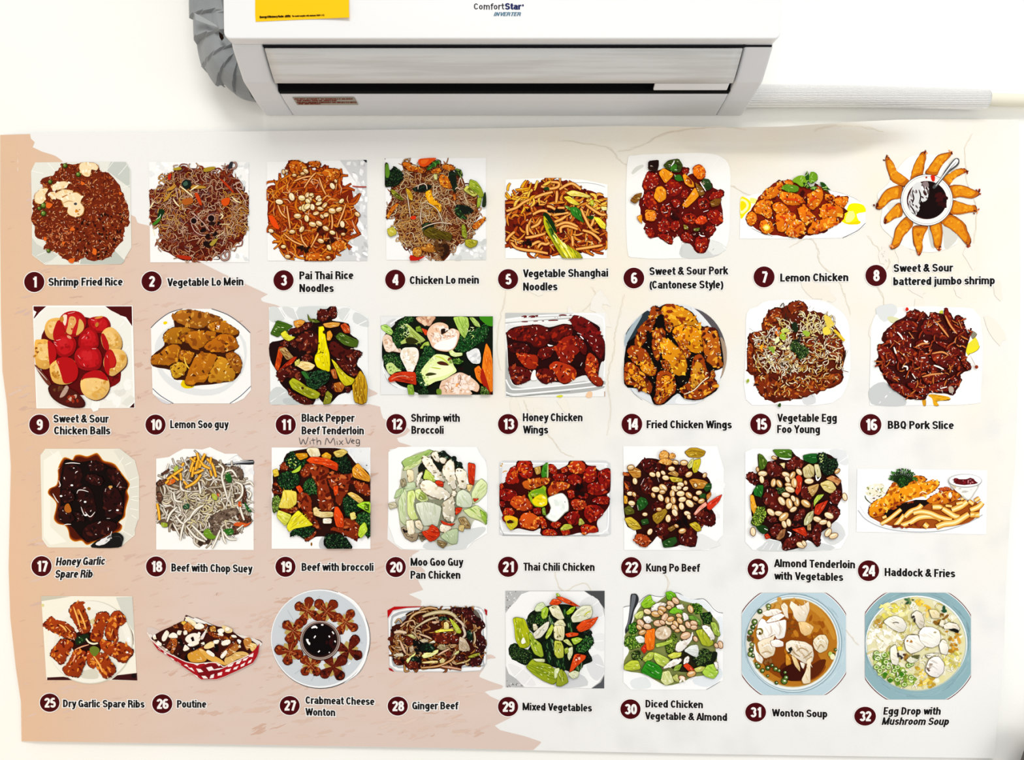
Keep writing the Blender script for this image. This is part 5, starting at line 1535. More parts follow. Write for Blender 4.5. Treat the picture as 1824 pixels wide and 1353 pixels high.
for s in ('38 26 46 24 56 28 58 40 55 52 46 56 36 54 34 42', '64 24 74 20 84 24 88 30 78 34 68 32', '86 34 96 28 104 36 112 46 112 54 104 56 94 46', '52 56 62 50 70 56 74 72 76 82 70 90 62 88 56 76', '84 54 94 50 104 58 108 72 106 84 96 90 88 90 84 72', '30 76 38 74 46 84 50 92 40 96 32 92', '62 100 74 94 88 92 100 96 98 104 84 110 72 116 64 118 58 108', '60 40 72 36 84 42 82 50 70 50', '34 54 46 58 50 66 40 72 32 66', '48 82 58 84 62 92 54 94'):
    d.C(s, RB, 1.1, .7)
d.F('b06018', '38 74 42 72 45 78 45 82 40 83 37 79')
d.O('d8a050', 92.5, 52, 2.4, 1.6)
for s in ('30 44 32 50 30 52', '52 60 54 56 60 56 66 58', '23 60 27 67 30 71', '36 98 40 97 45 97', '57 76 60 84 62 87', '86 58 87 54', '100 52 104 46', '38 24 46 23 56 24', '62 82 68 88 74 82', '88 90 92 90', '28 32 31 29'):
    d.S('f0e8e4', 1.1, s)
for x, y in ((46, 50), (33, 63), (63, 86), (101, 80), (62, 70)):
    d.O('ffffff', x, y, 1.6, 1.1)
d.L('spoon')
d.F('141414', '70 125 74 118 84 113 94 108 102 107 108 112 107 119 102 125')
d.F('e8e8e8', '75 120 82 115 92 110 94 105 93 112 90 118 82 122 76 122', 1, .4)
d.B('86 112 96 110 92 118 84 121', 8, '8a8a8a b8b8b8 5a5a5a', 1, 2)
d.S('3a3a3a', .8, '96 112 104 112 106 118')
fin(d, 'printed photo of black glazed honey garlic spare ribs on a cream plate')

# 18 beef with chop suey
d = dish(18, 265, 790, 1.478, (8.5, 3, 127, 128.5))
d.F('fafaf8', '9 18 24 16 34 10 42 6 54 6 64 7 74 4 82 8 92 12 106 12 114 20 126 20 126.5 128 9 127.5', 0)
d.F('e6e8ea', '20 30 36 24 24 38')
d.B('90 14 124 30 124 50 110 40', 8, 'eceef0 f4f5f6', 3, 6)
d.S('d4d6da', 1, '96 20 106 14 110 18')
d.S('e0e2e4', 1.4, '116 36 126 28')
d.L('fork')
d.F('26282c', '92 24 110 21.5 126 20 126 25 108 25 94 26')
d.S('c8ccd0', 1, '94 24.5 110 22.5 126 21.5', .1)
d.S('55585c', .6, '110 20 126 19.6', .1)
d.L('food')
H = '36 24 48 18 56 14 74 16 84 20 90 24 98 28 112 30 114 44 116 56 119 66 118 74 122 82 124 90 116 98 108 108 96 110 84 112 74 118 66 122 56 118 48 108 40 108 32 106 24 100 16 98 10 90 10 70 10 46 20 42 26 34'
d.F('6a5240', H, 1, 1)
d.B(H, 90, '4a3828 7a624a 3a2a20 8a7048', 2, 4.5)
d.R(H, 170, 'c4b8a4 d4cab8 b0a28c e4ddd0', 17, 2.2, None, 180, .6, '5a4a38', 5, .5)
d.R(H, 150, 'dcd4c6 f0ebe0 c8bca8 e4d8b8', 15, 1.8, None, 180, .7, '6a5844', 5, .45)
d.R('40 55 80 55 100 90 50 100', 50, 'e8dca8 f0e8d0 dccf9c', 11, 1.4, None, 180, .7, '6a5844', 4, .4)
MT = '3a2a22 6a5648 4a3a30 94806c d0c4b8'
for s in ('72 90 84 82 98 78 106 78 108 84 96 90 84 95 76 98', '74 100 84 98 86 106 80 112 74 106', '98 28 110 28 114 36 112 44 104 38', '10 46 20 42 22 46 12 52', '10 58 16 60 16 70 10 70', '108 84 118 86 124 92 116 96 108 92', '112 48 117 56 118 66 114 72 112 60', '15 36 24 30 24 34 17 38', '102 98 108 100 106 108 100 108'):
    d.C(s, MT if s[0] not in '1' else '2a1410 5a3424 3a2018 8a6048 c8b0a0', 1, .7)
for s, c in (('92 38 96 34 100 42 98 47 93 44', '1c5a1c'), ('66 106 72 102 78 110 84 112 76 115 68 112', '6a9420'), ('90 104 100 102 102 108 94 110', '2a6a1c'), ('115 70 120 76 124 82 118 80', '1c5a24'), ('42 74 48 72 48 78 42 78', '1c4a34'), ('30 30 34 26 36 32 32 36', 'a8b840'), ('15 95 22 96 22 100 16 100', '98a828'), ('76 60 82 62 82 68 77 66', 'b0b83c'), ('102 98 108 94 118 96 124 94 116 100', 'd85820'), ('22 46 30 42 32 46 24 50', 'd8641c'), ('108 70 111 70 112 76 108 75', 'd84a10'), ('82 60 86 61 84 64', 'd83a10')):
    d.F('2a2018', [(x + .4, y + .5) for x, y in nums(s)])
    d.F(c, s)
    d.R(s, 3, 'c0d890', 3, .5)
for s in ('84 24 90 30 88 40 92 56 96 70', '104 46 112 50 112 62 104 70', '30 58 32 68 40 70', '60 46 62 56 62 60', '22 94 26 84 34 76', '44 90 40 104 38 116', '88 102 90 114 93 120', '86 104 80 118 76 126', '90 106 96 114 106 115', '92 34 100 32 106 40', '116 48 122 46 126 51', '118 56 123 60 120 66', '52 98 60 106 70 116', '46 100 56 112 68 118', '42 96 52 86 62 76', '48 92 56 80 66 74', '110 76 112 84 115 92', '106 104 114 98', '96 66 98 58', '32 86 38 94 42 96', '22 30 24 24', '43 20 46 26'):
    d.S('8a7a64', 3.2, s, .3)
    d.S('ece6d8', 2.2, s, .4)
    d.S('fffdf6', .7, s, .6)
for s in ('58 11 60 20 58 30', '68 12 64 20 61 29', '56 16 52 26 50 34', '50 17 56 22', '62 20 66 26 74 30', '70 18 76 24 79 32 81 40', '75 16 74 24', '74 32 76 39', '52 36 60 34 66 31', '54 28 52 40', '63 37 56 46 44 53', '41 30 32 36 22 43', '42 23 40 27', '38 35 39 44', '28 38 36 44', '42 45 46 50', '59 20 56 32', '10 72 12 82 13 92', '24 44 20 48'):
    d.S('7a4404', 3.8, s, .1)
    d.S('f0a61c', 2.9, s, .15)
    d.S('fcd058', 1, s, .4)
fin(d, 'printed photo of beef chop suey with bean sprouts and orange crispy noodles')

# 19 beef with broccoli
d = dish(19, 475, 790, 1.478, (6, 4.5, 125, 126.5))
d.F('fcfcfc', '6 4.5 125 4.5 125 126.5 6 126.5', 0)
d.F('eceef0', '100 6 124 5 124 30 110 24')
d.F('c8cacc', '64 116 72 110 74 126 64 126')
d.O('8a5a10', 54, 121, 1.2, 2.2)
d.O('4a4a4a', 120.5, 26, 1, .7)
d.L('food')
d.F('2a0c06', '18 30 24 12 48 6 66 5 90 6 100 14 108 24 120 32 125 42 125 66 125 86 118 100 112 114 98 112 80 112 60 112 50 116 38 106 26 98 16 90 10 74 8 56 8 34')
BB = '2c0803 8a2c0c 541004 cc6830 fff0e0'
for s in ('40 34 46 26 52 30 52 38 44 41', '48 24 60 22 70 23 76 32 72 42 74 52 78 64 81 74 80 80 72 82 64 80 62 66 60 52 56 42 52 32', '72 36 84 34 90 40 96 36 104 36 100 46 98 58 92 64 90 74 84 72 82 60 76 50', '34 64 40 58 50 60 54 68 54 78 56 88 62 94 64 102 56 100 48 90 42 78 36 70', '104 44 114 46 124 50 124 64 114 60 106 54', '92 90 102 90 112 96 114 106 108 116 98 112 86 106 76 104 80 100 92 102', '16 26 22 21 27 26 24 32 17 31', '7 48 14 46 18 54 20 60 8 60', '44 112 54 108 60 104 58 112 48 118', '14 80 26 76 38 76 36 84 22 82'):
    d.C(s, BB, 1.3, .8)
for s, p in (('22 20 26 12 32 9 36 14 44 18 49 18 46 26 40 32 32 30 26 28', None), ('12 44 16 36 26 33 36 34 40 44 36 52 28 56 18 54', None), ('44 50 50 42 56 42 60 52 60 60 52 62 46 58', '0a1a08 16401a 2c6a2c 6a9a50 c8e0b0'), ('79 18 86 12 94 10 100 20 103 30 98 36 90 35 84 28', '040a05 0a1a0e 143016 2a5a2c 7a9a70'), ('93 66 100 62 110 70 117 76 110 82 102 86 96 88 92 78', None), ('108 86 116 82 125 84 125 112 118 110 114 100 108 94', '0a1a08 16401a 2c6a2c 6a9a50 c8e0b0'), ('28 112 34 100 42 98 50 100 58 102 54 110 46 114 36 110', None), ('70 112 78 108 90 110 98 116 102 126 72 126', '040a05 0a1c0e 1a3a1c 3a6a34 98b888'), ('7 66 14 62 18 70 14 80 8 82', '3a4a14 5a7a2a 8ab048 c8dc70 f0f4b0')):
    d.G(s, 1.2, p or '050f06 0c2a12 1a4a20 3a7a38 a0c090')
d.F('b8d838', '30 34 36 30 41 26 40 32 34 35')
d.B('24 16 34 14 36 28 28 28', 9, 'd0d870 8aa83c e8eca0', .8, 1.6)
for s, p, a in (('48 8 50 5 62 5 65 14 60 17 53 16', '5a3a0c f0e4c0 d8c088 fffaf0', 70), ('66 14 72 10 78 14 76 20 68 18', '6a3a04 e8a81c b8780c fce890', 20), ('34 12 48 11 50 16 40 20', '6a3a04 d8940c a8680c f4d060', 0), ('80 10 92 6 98 10 90 16 84 16', '6a4a10 dcc060 a88a28 fcf0a0', 0), ('103 30 110 23 118 32 125 40 124 46 116 44 104 40', '5a2a04 e8a02c b8640c fff0c0', 40), ('97 60 102 58 110 62 117 68 112 72 104 66', '6a3a08 e4c060 b8882c fff4c0', 30), ('108 74 116 70 125 70 125 84 118 80', '3a5a08 a8dc28 7ab018 f0fca0', 20), ('20 56 28 56 36 58 36 72 28 78 14 77 18 66', '8a6a10 f0dc58 d8b82c fffcc0', 80), ('14 80 20 82 30 86 26 94 22 99 12 88', '8a8a14 e0e058 b8b82c fcfcc0', 30), ('24 100 30 88 38 80 44 86 50 92 56 98 46 100 34 102 27 106', '6a6a04 ece428 c8b818 fffca0', -40), ('56 78 60 76 64 82 80 82 80 88 66 89 57 86', '6a4a10 e8d090 c0a050 fffae0', 0), ('68 90 78 90 78 96 68 96', '6a5a3a fcf4e4 d8c8a8 ffffff', 0), ('7 32 13 30 15 38 9 40', '6a4a04 e8c83c b8941c fcf490', 0), ('100 84 106 82 108 90 102 92', '6a5a14 e8d878 c0a83c fcf8c0', 0), ('112 100 118 94 122 104 114 114 110 110', '4a5a08 c0dc38 8ab028 f0fca0', -50)):
    d.V(s, p, a)
for s, a in (('48 20 53 16 62 16 74 18 86 24 85 33 78 30 66 25 52 23', 15), ('82 76 86 76 92 86 93 98 92 101 84 100 81 88', 80), ('35 52 40 50 44 56 40 60', 40), ('80 52 86 50 86 60 82 63', 80)):
    d.V(s, '5a0c02 e4480c b82c04 fca068', a)
d.F('c0300c', '72 25 84 29 83 32 76 29')
fin(d, 'printed photo of glossy beef strips with broccoli and carrot')

# 20 moo goo guy pan chicken
d = dish(20, 680, 790, 1.478)
d.F('fcfcfb', '8 10 20 4 70 3.5 114 4 124 18 127 30 127 108 110 118 102 127 26 127 16 120 12 108 8 98', 0)
d.F('d8dcdc', '52 120 70 112 100 104 122 100 124 106 104 122 98 127 54 127')
d.S('d8dade', .6, '115 5 120 14 126 21')
d.L('food')
d.F('c4c4ac', '26 24 40 12 58 8 72 10 84 16 98 28 104 40 112 44 124 44 124 60 112 72 124 84 125 96 112 92 106 102 92 106 90 120 72 124 60 116 46 116 30 110 22 100 20 84 16 68 22 48')
d.F('141c12', '44 28 54 18 72 9 84 16 98 28 90 40 70 34 56 44 46 40', 1, .6)
d.F('8a8c74', '34 54 60 68 90 62 90 92 60 100 40 90', 1, 1)
for s, p, a in (('24 22 30 17 46 12 56 7 62 9 56 14 48 20 38 26 28 29', '3a5a20 a8c470 78a040 e8f4c8', -25), ('28 28 40 24 50 16 46 24 34 31 26 32', '5a7a30 d8e4a0 a8c068 f8fce8', -30), ('30 31 38 32 39 44 32 47', '8a6a30 f4e8c0 dcc890 fffdf0', 85), ('28 48 40 46 41 54 28 58', '7a8a5a c8d8b0 a0b888 f0f8e8', 0), ('20 70 24 60 28 54 30 60 28 74 30 90 33 94 28 98 22 92', '7a9050 d0dcb0 a8c080 f8fcf0', 80), ('15 66 18 56 26 53 26 58 20 64', '5a7a40 b8cc98 90b068 f0f8e0', -60), ('31 58 38 56 41 62 38 74 41 84 44 90 36 92 31 84', '8a9a48 dce898 b8d060 fcfff0', 85), ('40 56 46 54 54 62 56 68 48 70 42 66', '8a9a48 dce8a0 b8d068 fcfff0', 40), ('50 42 53 31 58 34 65 42 64 46 56 44', '7a9a28 c8dc60 a0bc3c f0fcb0', 60), ('41 72 50 70 60 71 72 76 70 88 67 100 60 98 50 99 46 88 42 80', '6a8050 d8dcc8 c4ccb0 f8fcf4', 80), ('92 58 98 55 106 60 110 68 108 76 98 77 90 74 90 64', '6a7a50 d8e0c8 b8c8a0 ffffff', 60), ('108 60 114 48 120 42 127 48 126 60 116 70 110 72', '7a9050 dce8b0 b8cc80 fcfff0', -50), ('98 80 106 78 114 74 120 78 127 84 126 98 118 92 106 88', '5a7a34 d0dc98 90b050 fcfff0', 35), ('118 80 126 84 126 97 122 92', '3a6a18 98bc40 6a9a28 e0f0a0', 40), ('70 112 80 104 92 102 91 120 84 121', '5a7040 b8c8a0 98b080 f0f8e8', 60)):
    d.V(s, p, a, .5)
CK = '6a5434 f4ecd8 dccfb0 fffdf6 ffffff'
for s in ('48 20 52 16 60 18 64 26 70 34 74 42 76 46 68 44 62 38 54 30', '59 12 66 9 69 16 70 22 64 20', '72 32 80 20 86 19 88 30 88 44 90 52 86 56 82 48 76 40', '88 32 94 29 102 34 104 44 102 54 94 54 92 46', '46 50 50 44 58 44 68 50 78 56 83 62 80 66 66 66 56 62 48 56', '44 36 50 34 46 44 42 52 42 46', '70 16 78 18 76 24 71 23', '70 100 74 94 82 98 84 102 78 106 70 106', '86 56 90 58 88 64 84 62'):
    d.C(s, CK, .8, .6)
d.C('74 70 82 66 86 62 88 76 88 90 86 94 76 92 73 82', '5a4a34 d0c8b0 a89c80 f0ecdc ffffff', 1, .6)
MS = '3a2c1c d8c8a8 a08a68 f4ecd8'
for s, p, a in (('23 102 28 100 32 108 44 108 42 116 36 118 28 113', '2a2018 a89478 6a5840 d8ccb0', 20), ('29 93 38 92 40 108 32 110', '8a7448 f8eed4 e4d4ac ffffff', 85), ('40 93 46 92 50 100 48 105 41 100', '5a4830 e8dcc0 c8b48c fffaf0', 30), ('44 108 50 106 53 114 48 118', '1a1410 6a5a44 3a3020 b8a888', 20), ('22 44 28 42 30 50 24 52', '3a3420 a89c78 6a6248 e0d8c0', 80), ('92 90 100 88 106 96 107 102 102 102 96 98', '1a140c a08454 5a4428 e8d8b0', 50), ('93 98 100 98 98 106 93 104', '5a4420 d0b878 a08848 f4e8c0', 0), ('67 116 76 118 79 120 74 126 68 122', '2a2010 8a744c 5a4828 d0bc90', 20), ('8 72 16 70 19 76 10 79', '6a6448 c8c0a0 a0987c f0ecdc', 0), ('103 49 110 50 106 58 103 55', '8a6a28 e8d090 c8a860 fff4d8', 60)):
    d.V(s, p, a)
d.B('24 102 30 104 30 108 26 106', 3, '141010', 1.2, 2)
for s, a in (('104 23 113 25 112 40 111 50 105 47 104 34', 85), ('48 106 56 104 60 97 68 102 70 110 64 116 58 118 52 112', 20), ('64 46 68 44 74 46 74 52 68 51', 10), ('89 77 97 77 95 82 89 86', 0), ('110 66 117 66 112 70', 0), ('71 92 80 96 88 96 84 99 74 97', 10)):
    d.V(s, '4a0a04 d03410 a01c08 f47850', a)
for x, y, r in ((74, 12, 4), (87, 18, 3.4), (94, 25, 3.4), (79, 15, 2.6)):
    d.O('0e1812', x, y, r)
    d.B([(x - r, y - r), (x + r, y - r), (x + r, y + r), (x - r, y + r)], 6, '2a4a34 1a2c20 8aa890', .5, 1)
fin(d, 'printed photo of pale chicken with bok choy and mushrooms')

# 21 thai chili chicken
d = dish(21, 880, 800, 1.256, (7.5, 16, 165.5, 123))
d.F('d6d8da', '7.5 20 12 16 158 16 165 20 165.5 120 158 123 7.5 121', 0)
d.F('eaeaea', '12 24 18 20 150 20 158 28 160 110 152 119 20 118 10 108')
d.S('ffffff', 1.8, '9 26 14 20.5 30 20 150 20 157 24 161 34 162 104 156 116 140 119.5 22 119 12 112 9 100', .05)
d.S('a8aaac', 1, '8 110 14 120 24 122 150 122.5', .1)
d.B('9 20 14 20 14 24 10 25', 3, 'c8902c', .8, 1.4)
d.S('d89a2c', 1.4, '12 33 15 31 19 31')
d.L('food')
d.F('3a0402', '16 46 20 32 30 24 34 16 52 16 56 26 70 22 80 21 90 28 96 26 104 22 108 16 126 16 132 22 142 24 150 30 165 28 165 58 160 64 164 72 163 80 156 90 148 98 146 106 148 114 144 118 136 118 128 122 122 118 104 122 68 122 66 112 56 116 44 114 34 112 24 114 16 104 12 92 8 80 8 52')
TC = '3a0402 a81c08 741004 e0701c ffe4d8'
TR = '300302 840c06 580804 b83412 ffe4d8'
for s, p in (('34 17 52 16 55 28 54 38 46 42 38 38 32 28', TC), ('18 36 24 26 32 24 34 36 34 46 24 50 16 46', TC), ('40 46 52 42 66 40 78 40 78 48 66 52 52 58 42 54', '4a0a02 c05812 8a2408 f4a83c fff0d0'), ('76 22 84 21 90 30 88 36 80 34', TC), ('82 36 96 34 104 38 100 44 86 44', TR), ('94 28 102 24 106 30 98 34', TC), ('106 22 112 16 124 16 130 24 128 34 114 34 106 30', '4a0402 b8300a 8a1406 f49838 fff0d8'), ('104 38 114 34 124 40 124 48 114 52 104 46', TR), ('130 26 142 23 146 34 142 46 132 48 126 40', TC.replace('a81c08', '98120a')), ('146 34 156 28 165 28 165 50 158 58 150 50', TR), ('132 50 146 46 158 56 160 62 148 66 134 62', TR), ('76 56 84 46 96 46 106 48 106 56 94 58 86 66 78 66', '4a0602 b03c0e 7a1806 e89030 ffe8d0'), ('104 58 114 58 114 68 106 70', TC), ('8 56 24 56 34 62 26 74 12 72 8 66', TR), ('22 76 28 66 38 66 52 72 54 82 44 88 30 84', '4a0602 c04410 8a1c06 ee8c2c ffe8d0'), ('8 74 16 74 14 82 8 80', TR), ('12 92 16 82 26 84 30 92 18 96', TC), ('36 98 42 90 54 90 64 96 66 106 58 114 44 112 36 106', '4a0602 cc5010 942006 f8a03c ffeed8'), ('64 94 72 98 76 110 68 112', TC), ('108 74 116 70 128 72 132 80 124 86 114 86', '3a0402 a82c0c 6a1006 e0883c ffe4d0'), ('128 84 136 78 150 80 156 90 148 98 138 104 128 96', TR), ('136 72 152 66 164 68 162 78 150 78', TR), ('100 96 108 88 118 88 122 96 120 106 108 108', TR), ('122 108 134 106 148 112 146 118 134 118 126 122', TC), ('68 116 78 112 88 116 90 122 70 122', TC), ('80 104 90 102 96 106 90 112 82 110', TC), ('94 114 106 110 108 120 98 122', TC), ('54 84 66 82 66 92 58 92', TR), ('8 50 12 48 14 54 9 57', TC), ('118 64 132 62 134 68 122 70', TR), ('12 94 20 96 18 104 12 100', TR)):
    d.C(s, p, 1.2, .6)
d.B('112 50 130 50 132 66 116 64', 12, '0a0202 180302', 2, 4)
d.V('69 24 74 19 76.5 20 76 38 68 40 67 34', '143a08 3a8a1c 22600f a8d878', 85)
d.F('b8c880', '76 20 77 20 77 38 75 39')
d.V('57 26 66 24 66 34 60 36', '5a3a08 c8a04c 946820 f4e0a0', 80)
d.V('94 112 100 106 108 106 112 111 104 114 95 115', '4a4a04 b8bc3c 8a9020 f0f0a0', -20)
d.V('121 98 124 98 129 105 120 108', '4a4a08 b0b44c 808828 e8ecb0', 30)
d.V('68 84 72 82 74 94 69 92', '2a4a08 7a9a2c 4a6a14 c8d878', 60)
d.V('15 94 24 94 34 98 33 108 24 115 18 108', '6a4a04 d8c824 98a01c fcf880', 60)
d.F('f4b818', '15 95 24 94 33 98 32 102 24 99 16 101')
d.F('3a1404', '18 102 24 100 28 104 20 105')
d.L('pepper')
d.V('48 64 54 58 66 55 70 51 74 54 73 60 76 70 75 78 68 82 58 81 52 74', '3a4a04 98b41c 6a9010 f0fca0', 60, .6)
d.F('f0d80c', '58 68 66 64 74 68 75 78 67 81 58 79 54 73')
d.B('58 70 72 68 72 78 60 78', 7, 'fce84c d0c010 fff4a0', 1.4, 2.6)
d.F('6aa018', '52 62 62 57 70 56 72 62 62 62')
d.O('4a1404', 55.5, 68.5, 1.4, 1.8, 20)
d.L('onion')
d.F('a8b0a0', '76 70 84 65 94 62 100 64 105 72 106 86 101 90 92 99 86 103 78 100 73 95 78 90 80 82', 1)
d.F('f8faf6', '77 70 84 66 94 62.5 99 64 104 72 105 85 100 89 92 98 86 102 79 99 75 95 79 90 81 82')
d.B('80 70 98 66 102 84 84 98', 9, 'eef4ee ffffff e4ece4', 2.5, 5)
d.O('3a4a2a', 100.5, 74.5, .7)
fin(d, 'printed photo of shiny red chili chicken in a white tray')

# 22 kung po beef
d = dish(22, 1100, 790, 1.478)
d.F('fbfbfa', '7 3 120 3 128 30 127 110 110 128 8 128', 0)
d.F('e8e9e8', '72 124 96 108 116 116 124 122 100 128')
d.B('100 40 126 40 126 110 110 80', 8, 'ececec f6f6f6', 3, 7)
d.L('food')
d.F('2a0804', '24 26 32 18 46 18 56 22 68 24 82 26 92 30 106 38 112 46 112 58 108 70 118 86 116 98 104 98 96 104 94 124 76 122 70 124 56 124 50 110 38 122 24 120 22 104 12 100 8 84 7 60 8 36 16 34')
KB = '160302 480a06 2a0503 7a2c18 f0d8d0'
for s in ('28 22 34 18 46 20 54 26 50 34 40 38 32 32', '76 26 84 26 86 36 78 40 72 34', '28 46 36 40 44 46 42 58 36 62 28 56', '56 46 66 46 70 52 60 54', '40 74 50 68 58 72 54 84 44 82', '94 84 104 80 116 86 118 96 112 100 100 96 94 92', '44 100 56 94 64 100 62 108 52 114 46 108', '74 104 84 98 94 102 96 118 92 124 80 122 74 118', '7 44 16 46 18 58 10 60', '20 60 26 62 26 70 20 70', '90 94 104 96 100 104 92 102', '62 88 70 84 76 90 66 94'):
    d.C(s, KB, 1.2, .8)
d.B('70 82 90 78 94 98 80 104 70 96', 12, '080202 140303', 2, 4.5)
d.B('54 26 66 24 60 34', 5, '5a1408 6a1c0c', 2, 3.5)
for s, p, a in (('81 10 88 5 96 5 106 9 104 14 98 17 86 16', '4a1404 b8901c 8a640c f0d860', 0), ('84 26 88 20 92 18 90 28 86 30', '4a3a08 d8d480 988c30 fcfcd0', -50), ('90 30 92 20 100 18 100 24 96 34 92 35', '5a4a04 d0c020 988c10 fcf080', 80), ('8 90 16 88 24 94 29 102 20 104 14 100', '5a3a04 d0b434 98781c f8ec80', 20), ('8 78 14 74 20 80 20 84 10 86', '1a1c04 5a5a14 34380c a8a850', 0), ('62 40 68 40 78 42 78 46 66 46', '5a3a04 d0b838 a0841c fcf090', 5), ('86 44 92 42 104 44 109 47 104 54 92 54', '5a2004 c8862c 985014 f8dc90', 10), ('42 86 52 80 58 78 60 82 54 92 48 97 43 92', '4a2404 a07c1c 704c0c e0c860', -40), ('12 32 20 28 28 32 28 40 20 42', '5a2404 c88a34 985414 f8e0a0', 20), ('60 36 68 32 74 36 72 40 66 38', '4a1804 b88840 845420 f4e0b0', 30), ('7 34 14 36 14 39 7 38', '5a1804 b8541c 842c0c f0a868', 0), ('8 46 12 50 14 56 10 54', '5a1404 d86820 98340c fcb878', 60), ('8 62 12 64 12 72 8 72', '6a3404 e8a828 b8741c fce890', 80), ('60 102 68 98 70 102 64 106', '3a1c04 8a6428 5a3c10 d0ac68', -20), ('80 65 88 68 96 73 88 72', '4a2004 a06c38 6a3c18 dcb888', 30), ('107 62 112 58 113 62 108 68', '5a2c04 c87c2c 985014 f4c888', -60), ('94 94 99 98 101 104 96 106 86 97', '5a4404 c8ac24 907410 f4e478', 40)):
    d.V(s, p, a)
d.V('24 68 28 64 34 66 37 72 32 78 26 81 23 74', '08200a 1c5418 103810 70a860', 60)
for s in ('104 54 108 48 113 48 113 54 107 58', '98 60 106 60 106 66 99 65', '54 118 62 114 70 112 72 118 66 124 56 125', '28 92 36 90 38 96 30 98'):
    d.V(s, '0a1c08 204a18 143410 90b070', 20)
d.V('108 72 118 65 126 61 122 70 112 80 108 78', '6a0a04 d83418 a82010 f8988a', -35)
d.V('92 84 98 76 106 70 108 74 100 80 94 86', '8a2a1c f0a890 d06850 ffe8e0', -35)
for s in ('20 116 24 108 34 110 40 116 36 124 28 124', ):
    d.C(s, '3a0a04 a84014 6a1c08 e89058 ffe0c0', 1.2, .5)
for s in ('28 50 32 42', '33 56 36 52', '14 72 18 76 20 70', '24 74 25 80', '48 40 50 46'):
    d.S('fce8e0', 1, s)
for x, y, r, a in ((46, 55, 5.4, 5), (55, 53, 6, 40), (69, 54, 5, 30), (66, 60, 4.8, 90), (76, 60, 5.4, 0), (86, 62, 5, 40), (78, 67, 5, -10), (67, 68, 5, 80), (52, 65, 5, 60), (60, 68, 4.4, 90), (62, 75, 5, -45), (77, 75, 4.8, 80), (87, 72, 6, 40), (69, 78, 5.6, 70), (69, 83, 5, 60), (61, 90, 5, 90), (94, 66, 4, 30), (101, 69, 4.6, -20), (76, 49, 4.4, 10), (82, 47, 3, 70), (65, 30, 4.4, 0), (70, 22.5, 4, 20), (42, 37, 4.2, 20), (49, 37, 4, 80), (55, 35, 3.4, 40), (58, 41, 4.6, 10), (86, 37, 5, -30), (80, 23, 5, 0), (16, 28.5, 4.6, -10), (21, 45, 4.4, 80), (17, 71.5, 4.6, 10), (15, 60, 4, 0), (20, 61, 3.4, 60), (50, 79, 3.6, 0), (33, 85, 3.4, 0), (39, 106, 4.4, -60), (78, 105, 5, -15), (84, 84, 4.4, 20), (86, 88, 3.4, 70), (54, 58, 4, 0), (43, 62, 3.6, 60), (82, 54, 3.6, -20), (74, 53, 3.4, 0), (94, 50, 2.6, 70), (105, 38, 3.4, -60), (98, 59, 4, -10), (71, 99, 3, 30)):
    d.N(x, y, r, r * .68, a, 'f2d8a0')
for s in ('50 16 52 10 57 8 62 12 60 18 54 20', '62 14 66 11 70 14 68 18 63 18', '49 22 54 18 62 18 66 22 62 26 54 24'):
    d.C(s, '7a3c08 e0a048 b4701c f8d080 fff0d0', 1, .3)
fin(d, 'printed photo of dark kung po beef topped with peanuts')

# 23 almond tenderloin with vegetables
d = dish(23, 1320, 790, 1.478)
d.F('fcfcfb', '5 10 14 6 122 6 129 14 129 110 120 126 100 129 14 128 5 118', 0)
d.F('d4d8d8', '26 122 34 116 50 118 100 120 108 128 24 129')
for s in ('26 127 32 119', '34 128 39 120', '44 128 48 119'):
    d.S('ffffff', 1.6, s)
d.F('e4e6e8', '106 8 122 7 128 14 128 26 116 22')
d.S('ffffff', 2, '116 24 128 16')
d.F('dcdede', '98 100 116 94 126 110 112 122 100 116')
d.L('food')
d.F('240604', '20 12 28 22 40 20 48 10 60 8 66 14 76 20 90 14 104 12 114 20 112 34 120 44 122 62 116 76 118 88 110 96 104 102 96 108 92 122 80 116 72 124 60 128 50 128 48 118 34 114 26 106 16 98 12 80 12 62 18 50 8 44 20 34')
AB = '1a0403 5a120a 340705 90382a f0d8d4'
for s in ('30 24 38 20 44 26 50 28 48 38 38 40 32 36', '54 24 64 14 74 20 76 26 66 30 56 32', '6 40 10 34 18 36 22 44 18 50 10 46', '26 46 32 42 34 50 28 52', '26 66 30 56 40 54 46 62 52 72 60 80 50 82 36 78 28 72', '72 52 80 50 84 58 86 66 78 68 72 62', '106 64 112 56 120 56 122 64 116 72 110 72', '100 88 108 74 118 78 119 86 112 92 106 94', '62 92 70 80 78 78 76 92 72 102 62 100', '34 104 42 96 50 98 46 112 38 112', '52 116 62 112 74 112 74 118 62 126 50 128', '84 108 92 94 98 96 96 110 95 124 88 120', '62 108 78 104 86 110 76 116', '30 88 40 86 44 94 34 94', '48 36 54 34 54 40 48 42', '86 70 92 76 90 84 84 80'):
    d.C(s, AB, 1.2, .8)
d.B('60 88 84 90 86 106 64 104', 10, '100202 1c0403', 2, 4)
